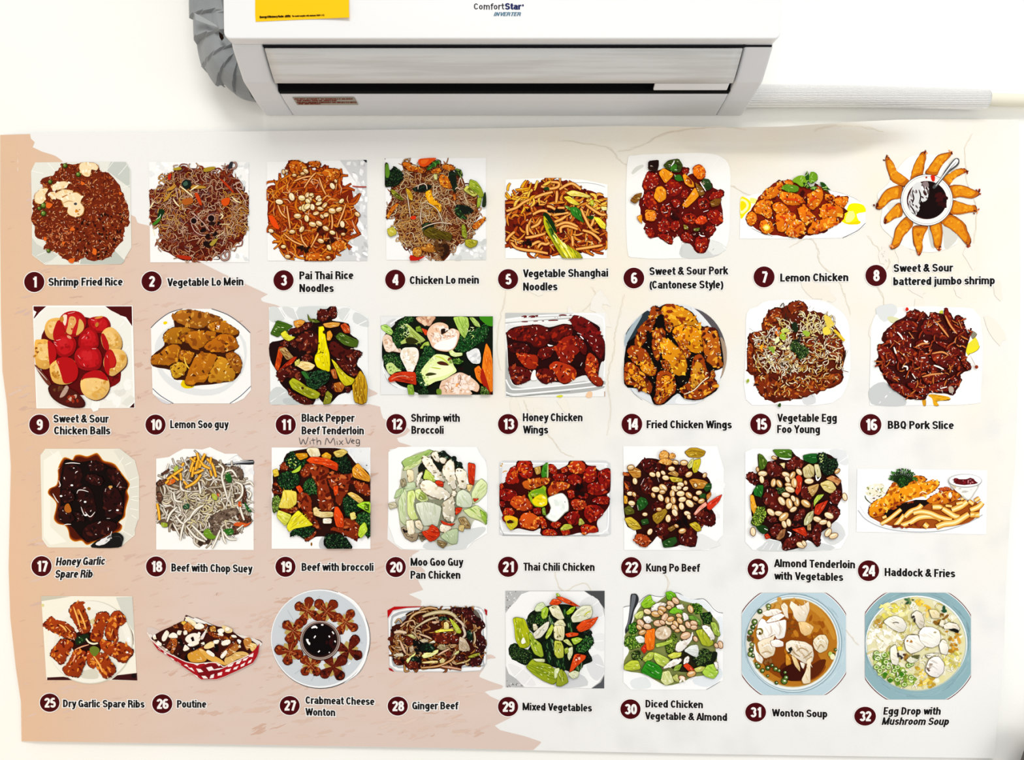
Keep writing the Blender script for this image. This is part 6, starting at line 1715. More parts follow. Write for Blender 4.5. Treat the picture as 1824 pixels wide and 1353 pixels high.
for s, p, a in (('38 7 61 7 61 15 60 18 50 18 44 15', '1c2a06 4a7818 305410 d0e0b0', 0), ('21 12 26 14 32 22 28 30 22 32', '2a2a08 4a6a18 34480c a8b860', 70), ('75 14 84 12 92 12 92 22 86 24 76 20', '08200a 165a1c 0e4012 60a860', 0), ('15 56 20 50 27 50 26 60 24 64 16 62', '0a2a0a 1c6a1c 124a14 70b060', 70), ('74 30 82 24 88 28 88 38 82 42 76 40', '6a4a14 d4c48c a89454 fcf4d8', 60), ('88 25 94 25 97 40 91 40', '6a5a2c d8d0a0 b0a468 fffce8', 80), ('95 48 104 44 110 46 115 54 108 60 100 56', '6a4a14 dcc880 b49c48 fcf4c8', 10), ('80 52 94 48 92 56 86 64 82 58', '6a3c10 c8a060 9c7030 f4e0b0', -30), ('102 42 110 38 121 44 116 51 112 46', '6a1c08 c88a50 984c24 f4d8b0', 20), ('88 68 92 62 100 61 96 66 90 72 88 76', '4a5a08 b4cc48 88a02c f0f8a8', -40), ('76 92 80 84 88 80 86 92 80 98 76 98', '5a4a1c ccc898 a09860 f8f8e0', -60), ('80 98 84 96 84 104 80 104', '5a3c14 b89460 886434 ecd8b0', 80), ('11 62 15 62 18 74 22 82 16 86 12 78', '7a3c04 e8a424 c07414 fce080', 75), ('42 114 48 104 54 102 52 112 46 116', '3a1c08 98643c 64381c d8ac80', -60), ('47 24 53 23 52 30', '8a6a30 ecd8a0 c8ac68 fff8e0', 0)):
    d.V(s, p, a)
d.G('92 14 100 10 104 14 106 18 115 18 116 28 110 36 102 38 96 30', 1.2, '050c06 0c1c10 183418 3a5a30 a0b890')
d.B('92 12 100 10 102 18 95 24', 7, 'b8c878 8aa048 6a7a3c d8e4a0', .8, 1.6)
d.G('14 88 20 76 28 76 30 86 26 96 20 100 13 96', 1.2, '2a3a08 5a7a1c 94b434 d0dc60 f4f8b0')
d.F('163a10', '18 100 28 98 33 104 26 109')
d.G('42 54 50 52 54 58 46 60', 1, '14200a 2a4a1c 4a6a30 7a9a50 b0c880')
for s, a in (('66 40 70 37 74 42 72 56 68 62 65 58 68 48', 80), ('61 103 68 102 76 100 80 110 78 112 70 108', 30), ('88 84 90 74 100 70 105 68 100 78 94 86', -60), ('28 110 32 108 36 113 30 115', 20)):
    d.V(s, '4a0804 c83010 941c08 f88858', a)
for s in ('46 17 54 18.5 60 18', '56 106 60 108 58 112', '90 38 92 44 96 40', '107 70 109 72', '28 102 32 104'):
    d.S('ffffff', 1.8, s)
for x, y, r, a in ((26, 36, 6, 0), (25, 43, 5, 80), (39, 47, 5.4, 100), (46, 48, 5.4, 60), (54, 37, 5.4, 20), (56, 43, 4.6, 60), (62, 38, 5.4, -60), (70, 34, 5, 50), (64, 47, 6.4, 85), (57, 49.5, 4.4, 10), (59, 55, 6.4, 20), (82, 45, 6, 0), (54, 61.5, 5.4, 10), (49, 69, 6.4, 55), (58, 72, 7, 75), (67, 70, 6, 80), (63, 66, 4.4, 60), (63, 79, 5, -30), (78, 72, 7, 35), (36, 82.5, 6, 40), (45.5, 84, 5.4, 10), (51.5, 88, 7.4, -40), (106, 86.5, 6.4, 25), (92, 91, 5.8, 20), (99, 94.5, 5.4, -10), (106, 97, 4.4, 80), (105, 107, 6, -55), (111.5, 111, 6, -20), (14.5, 106, 5.6, 85), (125, 64, 5, 75), (116, 33, 4, -40), (52, 97, 5, 70), (57.5, 95, 5, 80), (40, 17, 3.4, 20), (72, 122, 6, 25), (76, 120, 4, 60), (20, 31, 3, 80)):
    d.N(x, y, r, r * .58, a, 'ecd0a0', '6a3a14')
fin(d, 'printed photo of beef tenderloin with vegetables and almonds')

# 24 haddock and fries
d = dish(24, 1520, 815, 1.3706)
d.F('ffffff', '5 14.5 174 16 172.5 99.5 4 96', 0)
d.S('b8bcc0', 1.6, '6 68 16 80 36 90 60 95 90 96.5 120 94 150 84 168 74', .1)
d.S('dfe2e4', 1, '8 62 20 78 44 90 80 94', .2)
d.L('food')
d.F('a04a10', '20 74 36 64 60 58 100 56 130 54 160 58 164 70 150 84 120 90 90 92 60 90 40 86')
d.F('120604', '40 72 60 60 90 54 100 58 80 70 60 76 44 82', 1, .8)
d.O('f0ead0', 28, 42, 13, 8, -15)
d.B('16 38 38 34 46 40 36 50 18 50', 34, 'fcf8e8 e0d8b8 f4eed8 9aa05a ffffff', 1, 2.4)
d.B('18 40 40 36 36 48 20 50', 7, '5a5a4a 6a7a3a 8a4a2a', .7, 1.2)
d.S('3a4a1c', 1.4, '15 49 17 54 24 60')
d.B('20 48 34 46 34 56 24 58', 12, '6a4a34 f0e8d8 3a2a20 fff8e8', 1, 2)
FI = '5a1804 dc7c10 a84008 f8b83c fff0c0'
for s, p in (('44 44 52 32 60 30 72 28 80 24 90 24 96 29 84 34 66 38 54 42 44 48', FI), ('94 56 104 48 116 44 132 42 140 42 142 48 132 56 120 60 104 60', FI), ('110 40 120 38 128 40 118 44', '5a1004 b83c0c 841c06 e87c34 ffd8b0'), ('20 72 22 62 28 56 38 52 48 44 60 38 74 34 92 32 104 29 112 32 108 40 100 46 92 50 80 52 70 56 56 62 44 68 34 76 24 77', '6a2004 e8900c b45404 fcc844 fff8d0')):
    d.C(s, p, 1.5, .7)
d.B('24 68 60 56 96 46 100 48 60 64 30 77', 24, 'b0480a 8a2c06 c86010', 1, 2.4, 2, 6, -25)
d.F('fff0d8', '124 46 127 45 128 51 124 51')
d.S('fffff0', 1, '86 46 90 44 96 46')
FRS = (('36 86 46 80 56 72 62 67', 4), ('54 88 60 82 66 74', 4.4), ('67 77 74 70 84 66 89 61', 5), ('62 88 74 84 84 78 96 76 108 77 114 81', 5.4), ('78 72 88 70 100 72 112 77 128 81', 5), ('116 66 124 71 132 76 138 77', 5.6), ('108 90 118 86 132 84 144 77 150 73', 6), ('103 64 112 64 114 66', 5.4), ('128 68 138 64 144 60 148 57', 6), ('134 60 142 58', 4), ('150 56 156 60', 4.4), ('158 56 164 52', 4), ('152 68 162 64 168 58', 5.4), ('152 74 164 74', 6), ('120 62 128 63', 3), ('92 86 97 90', 6), ('38 78 43 76', 3.4), ('140 54 148 50', 3.4))
for s, w_ in FRS:
    d.S('8a3408', w_ * 1.25 + .9, s, .1)
    d.S('e8a838', w_ * 1.25, s, .12)
    d.S('f8cc74', w_ * .8, s, .2)
    d.S('fff0bc', w_ * .35, s, .5)
d.F('6a1c06', '51 88 58 87 60 90 52 91')
d.B('58 89 90 84 100 92 70 93', 8, '7a1c08 9a3414', 1, 2.4)
d.L('parsley_garnish')
for k in range(16):
    t = math.radians(200 + k * 9.5)
    x1, y1 = 64 + 17 * math.cos(t), 32 + 15 * math.sin(t)
    d.S('122a0c', 2, [(64, 35), (64 + 8 * math.cos(t), 34 + 7 * math.sin(t)), (x1, y1)], .4)
    d.B([(x1 - 3, y1 - 2.5), (x1 + 3, y1 - 2.5), (x1 + 3, y1 + 2.5), (x1 - 3, y1 + 2.5)], 5, '1c4a10 2c6a1c 0e2208 4a8a30', .7, 1.5)
d.G('56 28 64 24 72 28 70 36 60 38', 1, '0a1a06 143a0c 24581a 3a7a24 6a9a4c')
d.L('sauce_cup')
d.F('c8c4bc', '126 33 162 33 158 46 152 54 144 53 138 46')
d.F('f4f2ee', '130 38 160 36 156 46 151 53 146 52')
d.F('d8c8a0', '128 36 134 38 144 50 140 48')
d.O('9a9a98', 145.5, 30, 21.8, 8.8, 0, None, 28)
d.O('fafafa', 145.5, 29.6, 21, 8, 0, None, 28)
d.F('5a0a10', '128 29 133 26 140 28 148 27 154 26 160 31 162 33 154 35 140 35 131 33', 1, .4)
d.B('132 28 156 29 154 34 136 33', 8, '8a1820 7a1018 c87880', .8, 2, 2.4)
fin(d, 'printed photo of battered haddock with fries and a cup of dip')
# 25 dry garlic spare ribs
d = dish(25, 60, 1045, 1.331)
d.F('f4f1e2', '10 12 132 12.5 138 125 17 124', 0)
d.F('c9c6b4', '10 12 50 12.5 30 16 10 19', 0)
d.F('d4d6cc', '110 14 132 13 134 60 128 50 118 34', 0)
d.F('3a1010', '18 121 40 120 54 123 54 124.5 18 124.5', 0)
d.F('3a0e10', '104 124 112 118 138 115 138.5 125', 0)
d.O('14080a', 134, 119, 3.4, 3)
d.F('5a2414', '127 50 133 64 133 78 129 62')
d.L('plate')
d.O('d0cdbc', 76, 74, 57, 56, 0, None, 40)
d.O('f3f1e6', 75, 73.5, 56.2, 55, 0, None, 40)
d.O('eceade', 75, 76, 48, 46, 0, None, 36)
d.F('ffffff', '125 68 128 67 129 73 126 74', 0)
d.O('b07c24', 74, 29, 2.4, 2.2)
d.O('e0d890', 12, 24.5, 2)
d.F('d8cc98', '74 46 80 42 84 40 80 50')
d.F('d8d4c4', '62 114 82 110 86 122 66 122')
d.L('food')
d.F('2a0602', '52 66 60 60 74 60 90 66 92 76 86 90 70 92 54 86 50 74')
RR = '3a0a03 9c360a 681404 e08428 ffd8b0'
for s in ('12 52 16 47 22 40 26 40 28 44 36 45 44 48 52 54 58 64 56 70 46 70 34 64 22 58', '47 30 52 23 58 20 64 21 68 28 72 40 76 50 76 58 70 62 62 62 56 50 49 38', '75 68 80 54 82 44 84 36 90 34 98 34 102 40 100 48 94 56 92 70 86 74 78 72', '95 60 98 50 102 44 104 36 110 32 116 33 122 40 124 46 118 52 114 52 112 62 114 72 106 72 98 70', '88 72 96 71 106 74 116 74 126 78 134 86 130 92 122 102 116 100 108 94 98 90 90 82', '24 84 30 78 36 70 44 70 54 75 50 84 44 92 42 100 36 104 28 96 22 92', '38 110 44 104 48 98 54 84 62 84 70 86 70 98 66 108 62 120 54 120 44 118', '70 86 78 86 88 88 96 90 104 100 110 108 108 116 98 122 94 122 88 114 84 106 80 110 72 104'):
    d.C(s, RR, 1.3, .8)
for s in ('34 50 40 54 44 60', '42 52 50 60', '53 26 58 40 62 54', '60 30 66 44 70 56', '106 56 104 64', '80 92 88 104 92 114'):
    d.S('f0a040', 2.6, s)
    d.S('f8c878', .9, s)
for s in ('55 84 64 80 74 77', '56 90 54 96 52 100', '64 56 66 62', '80 50 79 56', '44 66 52 70'):
    d.S('f4b088', 1.6, s)
d.F('122410', '56 70 60 66 66 64 72 63 74 66 70 72 64 76 57 77', 1, .4)
d.B('58 68 68 65 66 74 60 75', 6, '2a5a20 1a3a14 a0c090', .8, 1.8)
d.F('6a7a24', '75 82 80 79 86 81 88 86 82 93 76 88')
d.S('f4f0d0', 2.4, '70 69 74 74 80 76 86 75', .3)
d.O('ffffff', 125, 87.5, 1.6, 1.2)
fin(d, 'printed photo of reddish dry garlic spare ribs fanned on a round plate')

# 26 poutine
d = dish(26, 255, 1085, 1.206)
d.F('d8c8c0', '5 29 8 26 14 27 24 32 20 40 12 42 8 38')
d.F('f2ece4', '6.5 30 9 27.5 14 28.5 20 33 14 40 10 40')
d.F('4a1c1c', '62 10 66 9 74 12.5 80 12 92 18 112 26 130 33 138 36 160 42 173 46 171 52 120 60 64 30')
d.F('f4f1ec', '64 11 74 13.5 80 13 112 27.5 132 34.5 172 46.5 168 56 120 60 66 30')
d.F('e8e2da', '140 37 172 46.5 168 58 150 50')
d.L('food')
d.F('3a0d06', '12 42 26 32 44 24 56 18 66 18 84 20 104 24 124 28 134 34 146 42 160 46 168 52 168 58 160 64 140 72 122 82 100 78 66 78 50 70 34 58 20 48')
d.B('40 40 110 40 114 74 60 76 40 62', 30, '0c0404 1c0604 2a0805', 3, 6)
GR = '2a0804 7a2c0c 4a1206 c87c2c fff0d8'
for s, p in (('60 30 60 22 68 18 76 24 74 30 66 34', '3a1004 b8641c 7a2c0a f4b858 fff0d8'), ('56 20 60 17 64 19 60 23', '5a3a08 f0c040 c8901c fcec90 ffffff'), ('94 32 104 34 118 38 132 42 136 46 120 46 100 40', GR), ('34 56 40 44 44 42 42 56 36 60', GR), ('42 44 50 42 50 52 44 66 40 64 44 52', '3a1004 b0581c 7a300c e0a058 fff0d8'), ('80 58 94 52 104 48 90 60 70 66', GR), ('112 70 120 60 130 50 138 46 140 54 132 64 118 72', GR), ('82 30 90 22 96 22 90 32', GR), ('98 26 106 24 108 32 100 33', '3a1004 b8741c 8a440a f0d080 fff8e0'), ('44 24 50 22 52 28 46 28', GR)):
    d.C(s, p, 1, .5)
for s, c in (('62 11 68 13 76 18 80 24 74 24 66 18', 'f6ecc8'), ('66 66 74 62 82 60 94 70 90 77 74 78 67 74', 'd89a34'), ('82 60 86 58 96 64 112 72 120 78 124 83 112 80 96 74', 'e4ac4c'), ('120 74 128 66 138 63 148 62 156 66 152 70 138 74 124 82', 'e0b468'), ('148 46 152 42 158 42 160 50 154 60 150 54', 'c07c34'), ('158 50 164 50 168 54 162 62 158 58', 'ecc878'), ('116 24 126 26 132 30 130 34 122 34', 'ecd090'), ('84 42 94 28 96 24 92 36 88 44', 'e8e0e0'), ('92 52 102 47 105 54 96 58 90 57', 'f0d898'), ('126 60 136 52 144 54 134 64 122 70', 'b06c2c')):
    d.F('4a1404', [(x + .5, y + .8) for x, y in nums(s)])
    d.F(c, s)
    d.R(s, 5, 'fcecc0 c87c1c f8dca0', 6, .8, 30, 30)
for s in ('28 40 34 31 38 34 36 40 32 46 28 46', '38 38 44 34 50 37 50 41 44 42 38 41', '76 24 82 20 88 22 90 26 84 29 77 28', '50 34 52 31 56 32 55 37 51 37', '60 32 64 31 65 36 60 37', '62 44 66 38 74 35 80 36 84 44 80 48 76 46 74 40 70 42 72 48 66 49', '66 52 70 48 80 46 82 50 74 54 68 54', '60 56 62 52 66 55 68 58 62 61 59 60', '110 30 116 28 120 31 116 35 111 34', '112 35 118 36 117 39 110 37', '104 46 112 45 110 50 105 50', '116 48 122 45 128 45 128 50 120 53 116 52', '130 38 136 38 138 41 132 41', '140 44 144 46 143 50 139 47', '14 40 17 37 19 42 16 44', '19 50 22 47 27 50 26 54 21 52', '85 50 90 48 90 52', '93 62 97 60 105 66 104 70 96 66', '143 52 144 56 141 55', '34 58 36 60 33 61', '80 36 83 33 84 40 81 42', '116 66 122 60 124 64 117 72 114 70', '121 28 126 26 128 30 123 32'):
    d.F('a89878', [(x + .4, y + .6) for x, y in nums(s)])
    d.F('f8f2e2', s)
    d.B(s, 3, 'ffffff ece0c4 fffaf0', .8, 1.8)
d.R('20 44 150 44 120 70 50 66', 30, 'ffe8d8 ffffff', 2, .6)
d.L('paper_tray')
TR_ = '6 34 12 44 22 54 34 63 50 71 64 77 80 79.5 96 78 106 78 114 81 120 84.5 130 79 146 72 156 67 166 58 172 50 170 64 168 70 162 79 140 90 120 99 108 103 86 103.5 70 92 54 81 36 68 22 60 16 52'
d.F('d8c4bc', [(x, y + .8) for x, y in nums(TR_)], 0)
d.F('a8121c', TR_, 0)
d.F('7a0a14', '96 80 112 82 118 86 100 102 86 100 80 90')
d.S('f6eee8', 1.2, '6 34 12 44 22 54 34 63 50 71 64 77.5 80 80 96 78.5 106 78.5 114 81.5 120 85 130 79.5 146 72.5 156 67.5', .05)
for s in ('78 87 85 88 89 92 82 93', '93 86 101 84 105 89 97 91', '86 98 92 98 96 102 89 102', '100 97 105 95 104 101 98 102', '110 94 117 92 116 97 110 98', '122 89 130 87 127 92 121 92', '134 86 141 83 138 88 133 89', '144 82 151 78 149 83 144 85', '156 76 161 73 159 78 154 80', '125 83 134 79 131 84 125 85', '138 77 146 74 142 80 137 81', '148 73 156 70 152 75 147 76', '156 68 163 64 162 70 156 70', '100 90 110 87 120 86 112 89', '72 79 84 80 80 83', '88 79 97 79 92 81', '108 80 114 82 112 84', '60 82 64 81 68 86', '66 86 72 86 76 92', '74 95 80 98 82 102', '40 70 46 74 44 75', '50 77 56 81', '30 62 36 66 32 66', '22 57 26 60'):
    q = nums(s)
    if len(q) < 3:
        d.S('f2e6e0', 1.4, q)
    else:
        d.F('f4eae6', q, 0)
fin(d, 'printed cut-out photo of poutine in a red checked paper tray')

# 27 crabmeat cheese wonton
d = dish(27, 475, 1040, 1.478)
d.O('4a4e52', 65, 66, 60, 60, 0, None, 56)
d.O('f4f6f8', 64.6, 65.6, 59.6, 59.4, 0, None, 56)
d.O('cdd3d9', 63.6, 65.4, 57.6, 57.6, 0, None, 56)
for a in range(0, 360, 24):
    t = math.radians(a)
    d.S('bcc3c9', 3, [(64 + 40 * math.cos(t), 66 + 40 * math.sin(t)), (64 + 52 * math.cos(t + .1), 66 + 52 * math.sin(t + .1))])
d.S('ffffff', 2.2, '86 10 104 20 116 36 121 54 122 72 118 92 108 108 94 119', .4)
d.S('8a9096', .6, '94 119 112 106 121 88', .2)
d.O('dde2e6', 65, 67, 38, 37, 0, None, 40)
for s in ('102 62 104 66 103 70', '36 46 40 42', '90 95 95 91', '98 97 101 94', '84 36 86 34'):
    d.S('ffffff', 3, s)


def wonton(cx, cy, rot, R=13, dark=0):
    d.L('wonton+')
    c = ('7a2408', 'b05a20', '3a0c04') if not dark else ('5a1408', '7a2c14', '280604')
    t0 = math.radians(rot)
    d.F('b8a058', [(cx + R * .75 * math.cos(t0 + k * 1.5708 + .78), cy + R * .75 * math.sin(t0 + k * 1.5708 + .78)) for k in range(4)], 0)
    for k in range(4):
        t = t0 + k * 1.5708 + d.rnd.uniform(-.2, .2)
        ux, uy = math.cos(t), math.sin(t)
        L_ = R * d.rnd.uniform(.9, 1.15)
        W_ = R * .36
        pts = [(cx, cy), (cx + ux * L_ * .4 - uy * W_ * .7, cy + uy * L_ * .4 + ux * W_ * .7), (cx + ux * L_ * .85 - uy * W_, cy + uy * L_ * .85 + ux * W_),
               (cx + ux * L_ * 1.1, cy + uy * L_ * 1.1), (cx + ux * L_ * .85 + uy * W_, cy + uy * L_ * .85 - ux * W_), (cx + ux * L_ * .4 + uy * W_ * .7, cy + uy * L_ * .4 - ux * W_ * .7)]
        d.F(c[2], [(cx + (x - cx) * 1.06, cy + (y - cy) * 1.06) for x, y in pts], 1, .3)
        d.F(c[0], pts, 1, .2)
        d.B(pts, 9, [c[1], c[0], c[1], c[2]], .8, 1.8)
        d.S(c[1] if dark else 'd8945c', .8, [(cx, cy), (cx + ux * L_ * .6, cy + uy * L_ * .6)], .6)


for cx, cy, rot, R, dk in ((49, 32, 20, 15, 0), (72, 33, 45, 16, 0), (95, 46, 35, 14, 0), (99, 80, 30, 16, 1), (80, 100, 60, 16, 1), (53, 98, 40, 14, 0), (28, 81, 10, 16, 0), (32, 56, 30, 15, 0)):
    wonton(cx, cy, rot, R, dk)
d.L('sauce_bowl')
d.O('3a2018', 64.5, 68, 24.6, 24, 0, None, 36)
d.O('b8a8a0', 64.5, 67.6, 24, 23.4, 0, None, 36)
d.O('5a3a30', 64.5, 67.8, 22.8, 22.2, 0, None, 36)
d.O('a09088', 64.5, 68, 21.8, 21.4, 0, None, 36)
d.O('240a08', 64.5, 67.5, 21, 20.6, 0, None, 36)
d.O('080203', 64, 67, 19.6, 19, 0, None, 32)
d.B('66 50 82 58 82 74 72 80', 8, '1c0405 2a0608', 2, 4)
for s in ('54 53 58 51 61 53', '48 66 50 70 52 73', '57 65 59 62', '79 57 81 60', '75 62 76 64', '82 68 83 70', '62 82 64 80', '75 82.5 76 82'):
    d.S('ffffff', 2.4, s, .4)
for x, y in ((49, 67), (51, 71), (67, 49), (57, 52)):
    d.O('fcf8f8', x, y, 1.6, 1)
fin(d, 'printed photo of crab wontons around a bowl of dark sauce on a round plate')

# 28 ginger beef
d = dish(28, 680, 1060, 1.1086, (9, 17, 170, 124))
d.F('b80c10', '9 24 20 18 60 17.5 68 18 30 26 14 36 9.5 36', 0)
d.F('a80c14', '165 21 169.5 24 169 33 165 28', 0)
d.F('a80c14', '11 116 16 118 20 123 12 120', 0)
d.F('c8cacc', '10 36 18 24 40 20 80 18 130 17.5 156 18 166 26 169 50 168 110 160 121 130 123 40 123 22 122 12 114', 0)
d.F('f6f6f6', '11 38 19 26 40 21.5 80 19 150 19 160 22 166 32 168 60 167 108 158 120 130 121.5 40 121.5 24 120 13 112', 0)
d.F('aeb2b6', '14 42 22 29 42 24 80 22 148 22 158 26 163 38 164 104 154 115 40 117 24 115 16 106')
d.F('eef0f0', '17 44 24 33 44 27 80 24 146 24 156 29 161 40 161 102 152 112 40 114 26 112 19 102')
d.F('9a9ea2', '22 46 28 37 46 30 60 28 52 40 30 50')
d.F('6a6258', '146 22 154 26 160 38 156 40 146 30')
d.L('food')
H = '34 42 46 26 60 22 72 18 86 18 94 22 112 22 120 19 134 19 142 21 150 32 160 38 167 50 160 58 164 72 167 84 164 92 162 104 156 112 144 114 130 112 128 118 120 115 100 117 80 118 62 118 50 119 40 116 36 112 24 112 18 104 16 92 14 82 12 70 16 60 16 50 26 46'
d.F('3a0d05', H, 1, .9)
d.B(H, 90, '1c0503 4a1206 5a1c08 2a0804 6a280c', 2, 5)
d.R(H, 90, 'a06a38 b8844c 8a4a20 c8a070', 18, 2.6, None, 180, .9, '2a0803', 6, .6)
d.R(H, 70, 'a8601c b87a34 d0a878 8a3c10', 14, 1.8, None, 180, .8, '2a0803', 5, .5)
d.R('20 60 60 50 60 100 24 100', 30, 'c89868 d8b890 a86c38', 14, 2, 40, 60, .7, '2a0803', 5, .5)
GB = '0e0303 34090a 1c0405 6a2820 e8d0d0'
for s in ('112 20 120 19 128 22 126 30 118 28 112 24', '130 22 142 20 150 32 160 40 167 50 158 50 146 44 136 38 130 30', '152 66 162 64 167 74 166 86 156 84 150 76', '150 86 160 86 164 94 152 94', '118 98 128 94 134 98 128 106 120 102', '138 102 150 100 162 102 158 112 144 114', '82 60 94 60 108 62 124 66 124 76 108 78 90 76 82 70', '36 68 44 64 54 70 50 78 40 80', '34 106 46 104 60 106 58 118 44 119', '102 90 112 90 112 100 104 100', '18 102 30 104 34 112 22 111', '60 36 70 32 68 42 58 44'):
    d.C(s, GB if s[0] in '1' and s[1] in '1356' else '1c0504 5a160a 340907 9a4424 e8c8b8', 1.1, .8)
d.B('52 72 64 66 66 94 60 108 54 96', 16, '060606 0c0a08', 2.5, 5)
for s, w_, c in (('66 34 76 30 90 27 104 27 116 32 124 42', 6, 'b8a878'), ('40 50 48 34 60 27 72 26', 4, 'a8783c'), ('54 52 66 44 78 38 90 35', 3.4, 'c0ac84'), ('20 60 28 58 40 60', 5, 'd8b898'), ('118 36 130 46 132 56', 4, 'c8b098'), ('64 116 80 115 92 113 104 108 114 102 118 96', 3.6, 'b8742c'), ('96 114 112 116 128 119', 4, 'b06a48'), ('120 110 136 106 142 102', 3, 'a8883c'), ('30 50 40 42', 4, 'd0a078'), ('36 44 50 40 54 48', 2.4, 'c89868'), ('62 24 76 20 90 22', 4, 'a87034'), ('60 62 72 66 80 70', 3, 'c8a080'), ('30 74 34 84 38 92', 4, 'c89878'), ('130 50 134 62 130 68', 4, 'c8b8a8'), ('148 58 150 70 148 78', 3, 'b8a078'), ('90 96 100 90 108 86', 3, 'd8a888')):
    d.S('2a0a04', w_ + 1.4, s, .2)
    d.S(c, w_, s, .4)
    d.S('ecd8b8', w_ * .25, s, .6)
for s in ('125 66 134 70 140 80 142 88 134 90 124 88 124 78', ):
    d.V(s, '4a3420 c8b498 988064 f0e8dc', 50, 1.4)
for s, p, a in (('108 36 114 40 122 48 128 58 126 61 120 60 114 48', '4a5a04 c0cc3c 8a9a20 f4f8b0', 50), ('86 57 96 54 114 54 115 57 100 58 87 60', '8a8a14 f0e850 c8c030 fffcc0', 0), ('100 44 104 42 108 46 108 54 100 54', '5a4a10 ecdc90 c0a850 fff8d8', 80), ('64 97 70 92 78 92 86 88 91 87 90 92 80 98 68 101', '6a6a1c f0f0a0 c8c868 ffffff', -20), ('39 104 46 98 54 92 54 95 46 102 42 109', '6a6a1c ecf098 c8c868 ffffff', -40), ('65 107 80 105 90 105 90 108 78 109 66 109', '6a5a1c ecd890 c0a860 fffce0', 0), ('93 104 98 100 102 104 100 108 94 109', '5a4414 d8c888 a89450 fff8d8', 0), ('139 98 148 94 158 92 156 96 146 100 140 100', '3a3a04 9a982c 6a6c14 e0e080', -10), ('60 72 68 70 76 74 66 76', '4a3c28 c8b898 988060 f0e8d8', 10), ('76 76 84 72 86 76', '6a6a4a f0f0d8 d0d0b0 ffffff', -20), ('88 84 94 78 102 80 104 86 96 88', '3a2c1c a89870 6a5c3c d8ccb0', 0), ('18 96 24 93 34 93 35 98 24 98', '5a4c34 d8cdb0 b0a07c f4eedc', 0), ('118 92 124 88 124 92 116 96', '5a5a1c d8dc90 a8ac50 ffffff', -30), ('44 84 50 80 52 88 46 92', '4a3420 c0a888 8a7050 ece0d0', 20), ('40 64 48 62 56 68 52 70', '4a4418 c8c080 989048 f4f0c0', 30), ('80 42 92 41 92 44 82 45', '5a2c14 d8b090 a86c48 f8e8d8', 0)):
    d.V(s, p, a)
for s in ('64 80 72 76 80 78 86 84 80 92 70 90 62 88', '136 58 142 56 147 66 146 74 138 70', '92 34 102 34 106 38 94 40', '46 100 56 98 60 104 50 106'):
    d.F('08140c', s, 1, .8)
    d.B(s, 8, '16341c 1c4a24 0a1c10 4a6a54', 1, 2.2)
d.R(H, 60, 'fce8d8 ffffff e8c8a8', 3, .6)
fin(d, 'printed photo of ginger beef with onions in a white tray')

# 29 mixed vegetables
d = dish(29, 890, 1040, 1.478, (7, 8, 126.5, 125.5))
d.F('b9b9b9', '7 8 126.5 8 126 125.5 7.5 124', 0)
d.B('7 8 30 8 20 26 7 34', 22, '8a8a8a e0e0e0 6a6a6a', .5, 1.2)
d.B('8 116 28 122 20 124 8 124', 14, '7a7a7a e8e8e8', .5, 1.2)
d.F('4a4b4d', '102 8 126.5 8 126.5 30 118 18 108 12', 0)
d.F('54565a', '111 125.5 122 118 126 110 126 125.5', 0)
d.L('plate')
d.F('f5f5f4', '7 35 12 28 20 20 26 12 36 8.5 102 8.5 110 14 118 18 124 28 126.5 40 126 108 120 118 110 125.5 30 124 20 114 11 108 7.5 98', 0)
for s, c in (('96 24 112 14 124 30 122 40 112 36', 'e6e7e8'), ('104 96 118 84 126 98 124 110 114 116', 'dfe0e2'), ('10 96 30 104 44 122 24 118', 'ebebeb'), ('66 118 96 108 106 122 72 125', 'd2d4d6'), ('112 62 126 60 126 80 114 76', 'ececed')):
    d.F(c, s)
for s in ('120 20 112 26', '126 38 116 42', '112 69 125 68', '18 112 30 100', '30 122 38 112', '116 96 126 100', '108 112 118 118'):
    d.S('ffffff', 2, s)
d.L('food')
d.F('0e160c', '34 38 44 30 58 26 76 24 92 28 98 44 108 56 112 66 106 78 112 92 100 98 94 108 80 104 66 100 50 96 36 94 28 88 36 76 42 62 34 52')
for s, p in (('12 74 18 71 24 76 30 78 38 80 40 92 30 97 20 92 13 88', '0a140a 14280f 2a4a1c 5a7a3c a8b878'), ('32 44 38 36 44 40 44 56 36 54', '0a140a 12240e 24421a 4a6a34 98a870'), ('42 44 46 32 52 29 58 38 60 44 52 50 46 48', '0a1a08 183414 2c5a1c 5a8a34 b8d080'), ('90 78 98 70 104 62 112 64 113 72 108 78 102 82 96 82', '0a1a0a 16381a 2a6424 5a9444 c8e0a0'), ('104 82 110 88 112 92 106 92', '080c08 101a12 1c2c1e 34483a 8a9a8a'), ('96 58 108 54 112 60 104 62', '080c08 101a12 1c2c1e 34483a 8a9a8a')):
    d.G(s, 1.2, p)
for s in ('55 76 60 74 64 96 58 94', '64 88 78 88 78 104 70 102', '52 70 66 66 66 80 56 80', '76 26 84 28 84 40 78 42', '80 40 88 44 88 58 82 56', '94 98 102 92 98 102 90 104', '58 40 66 42 64 50 58 48'):
    d.F('0a1c0c', s, 1, .7)
    d.R(s, 8, '1c4a1c 2a5a24 4a7a3c 8aa878', 6, 1, 80, 20)
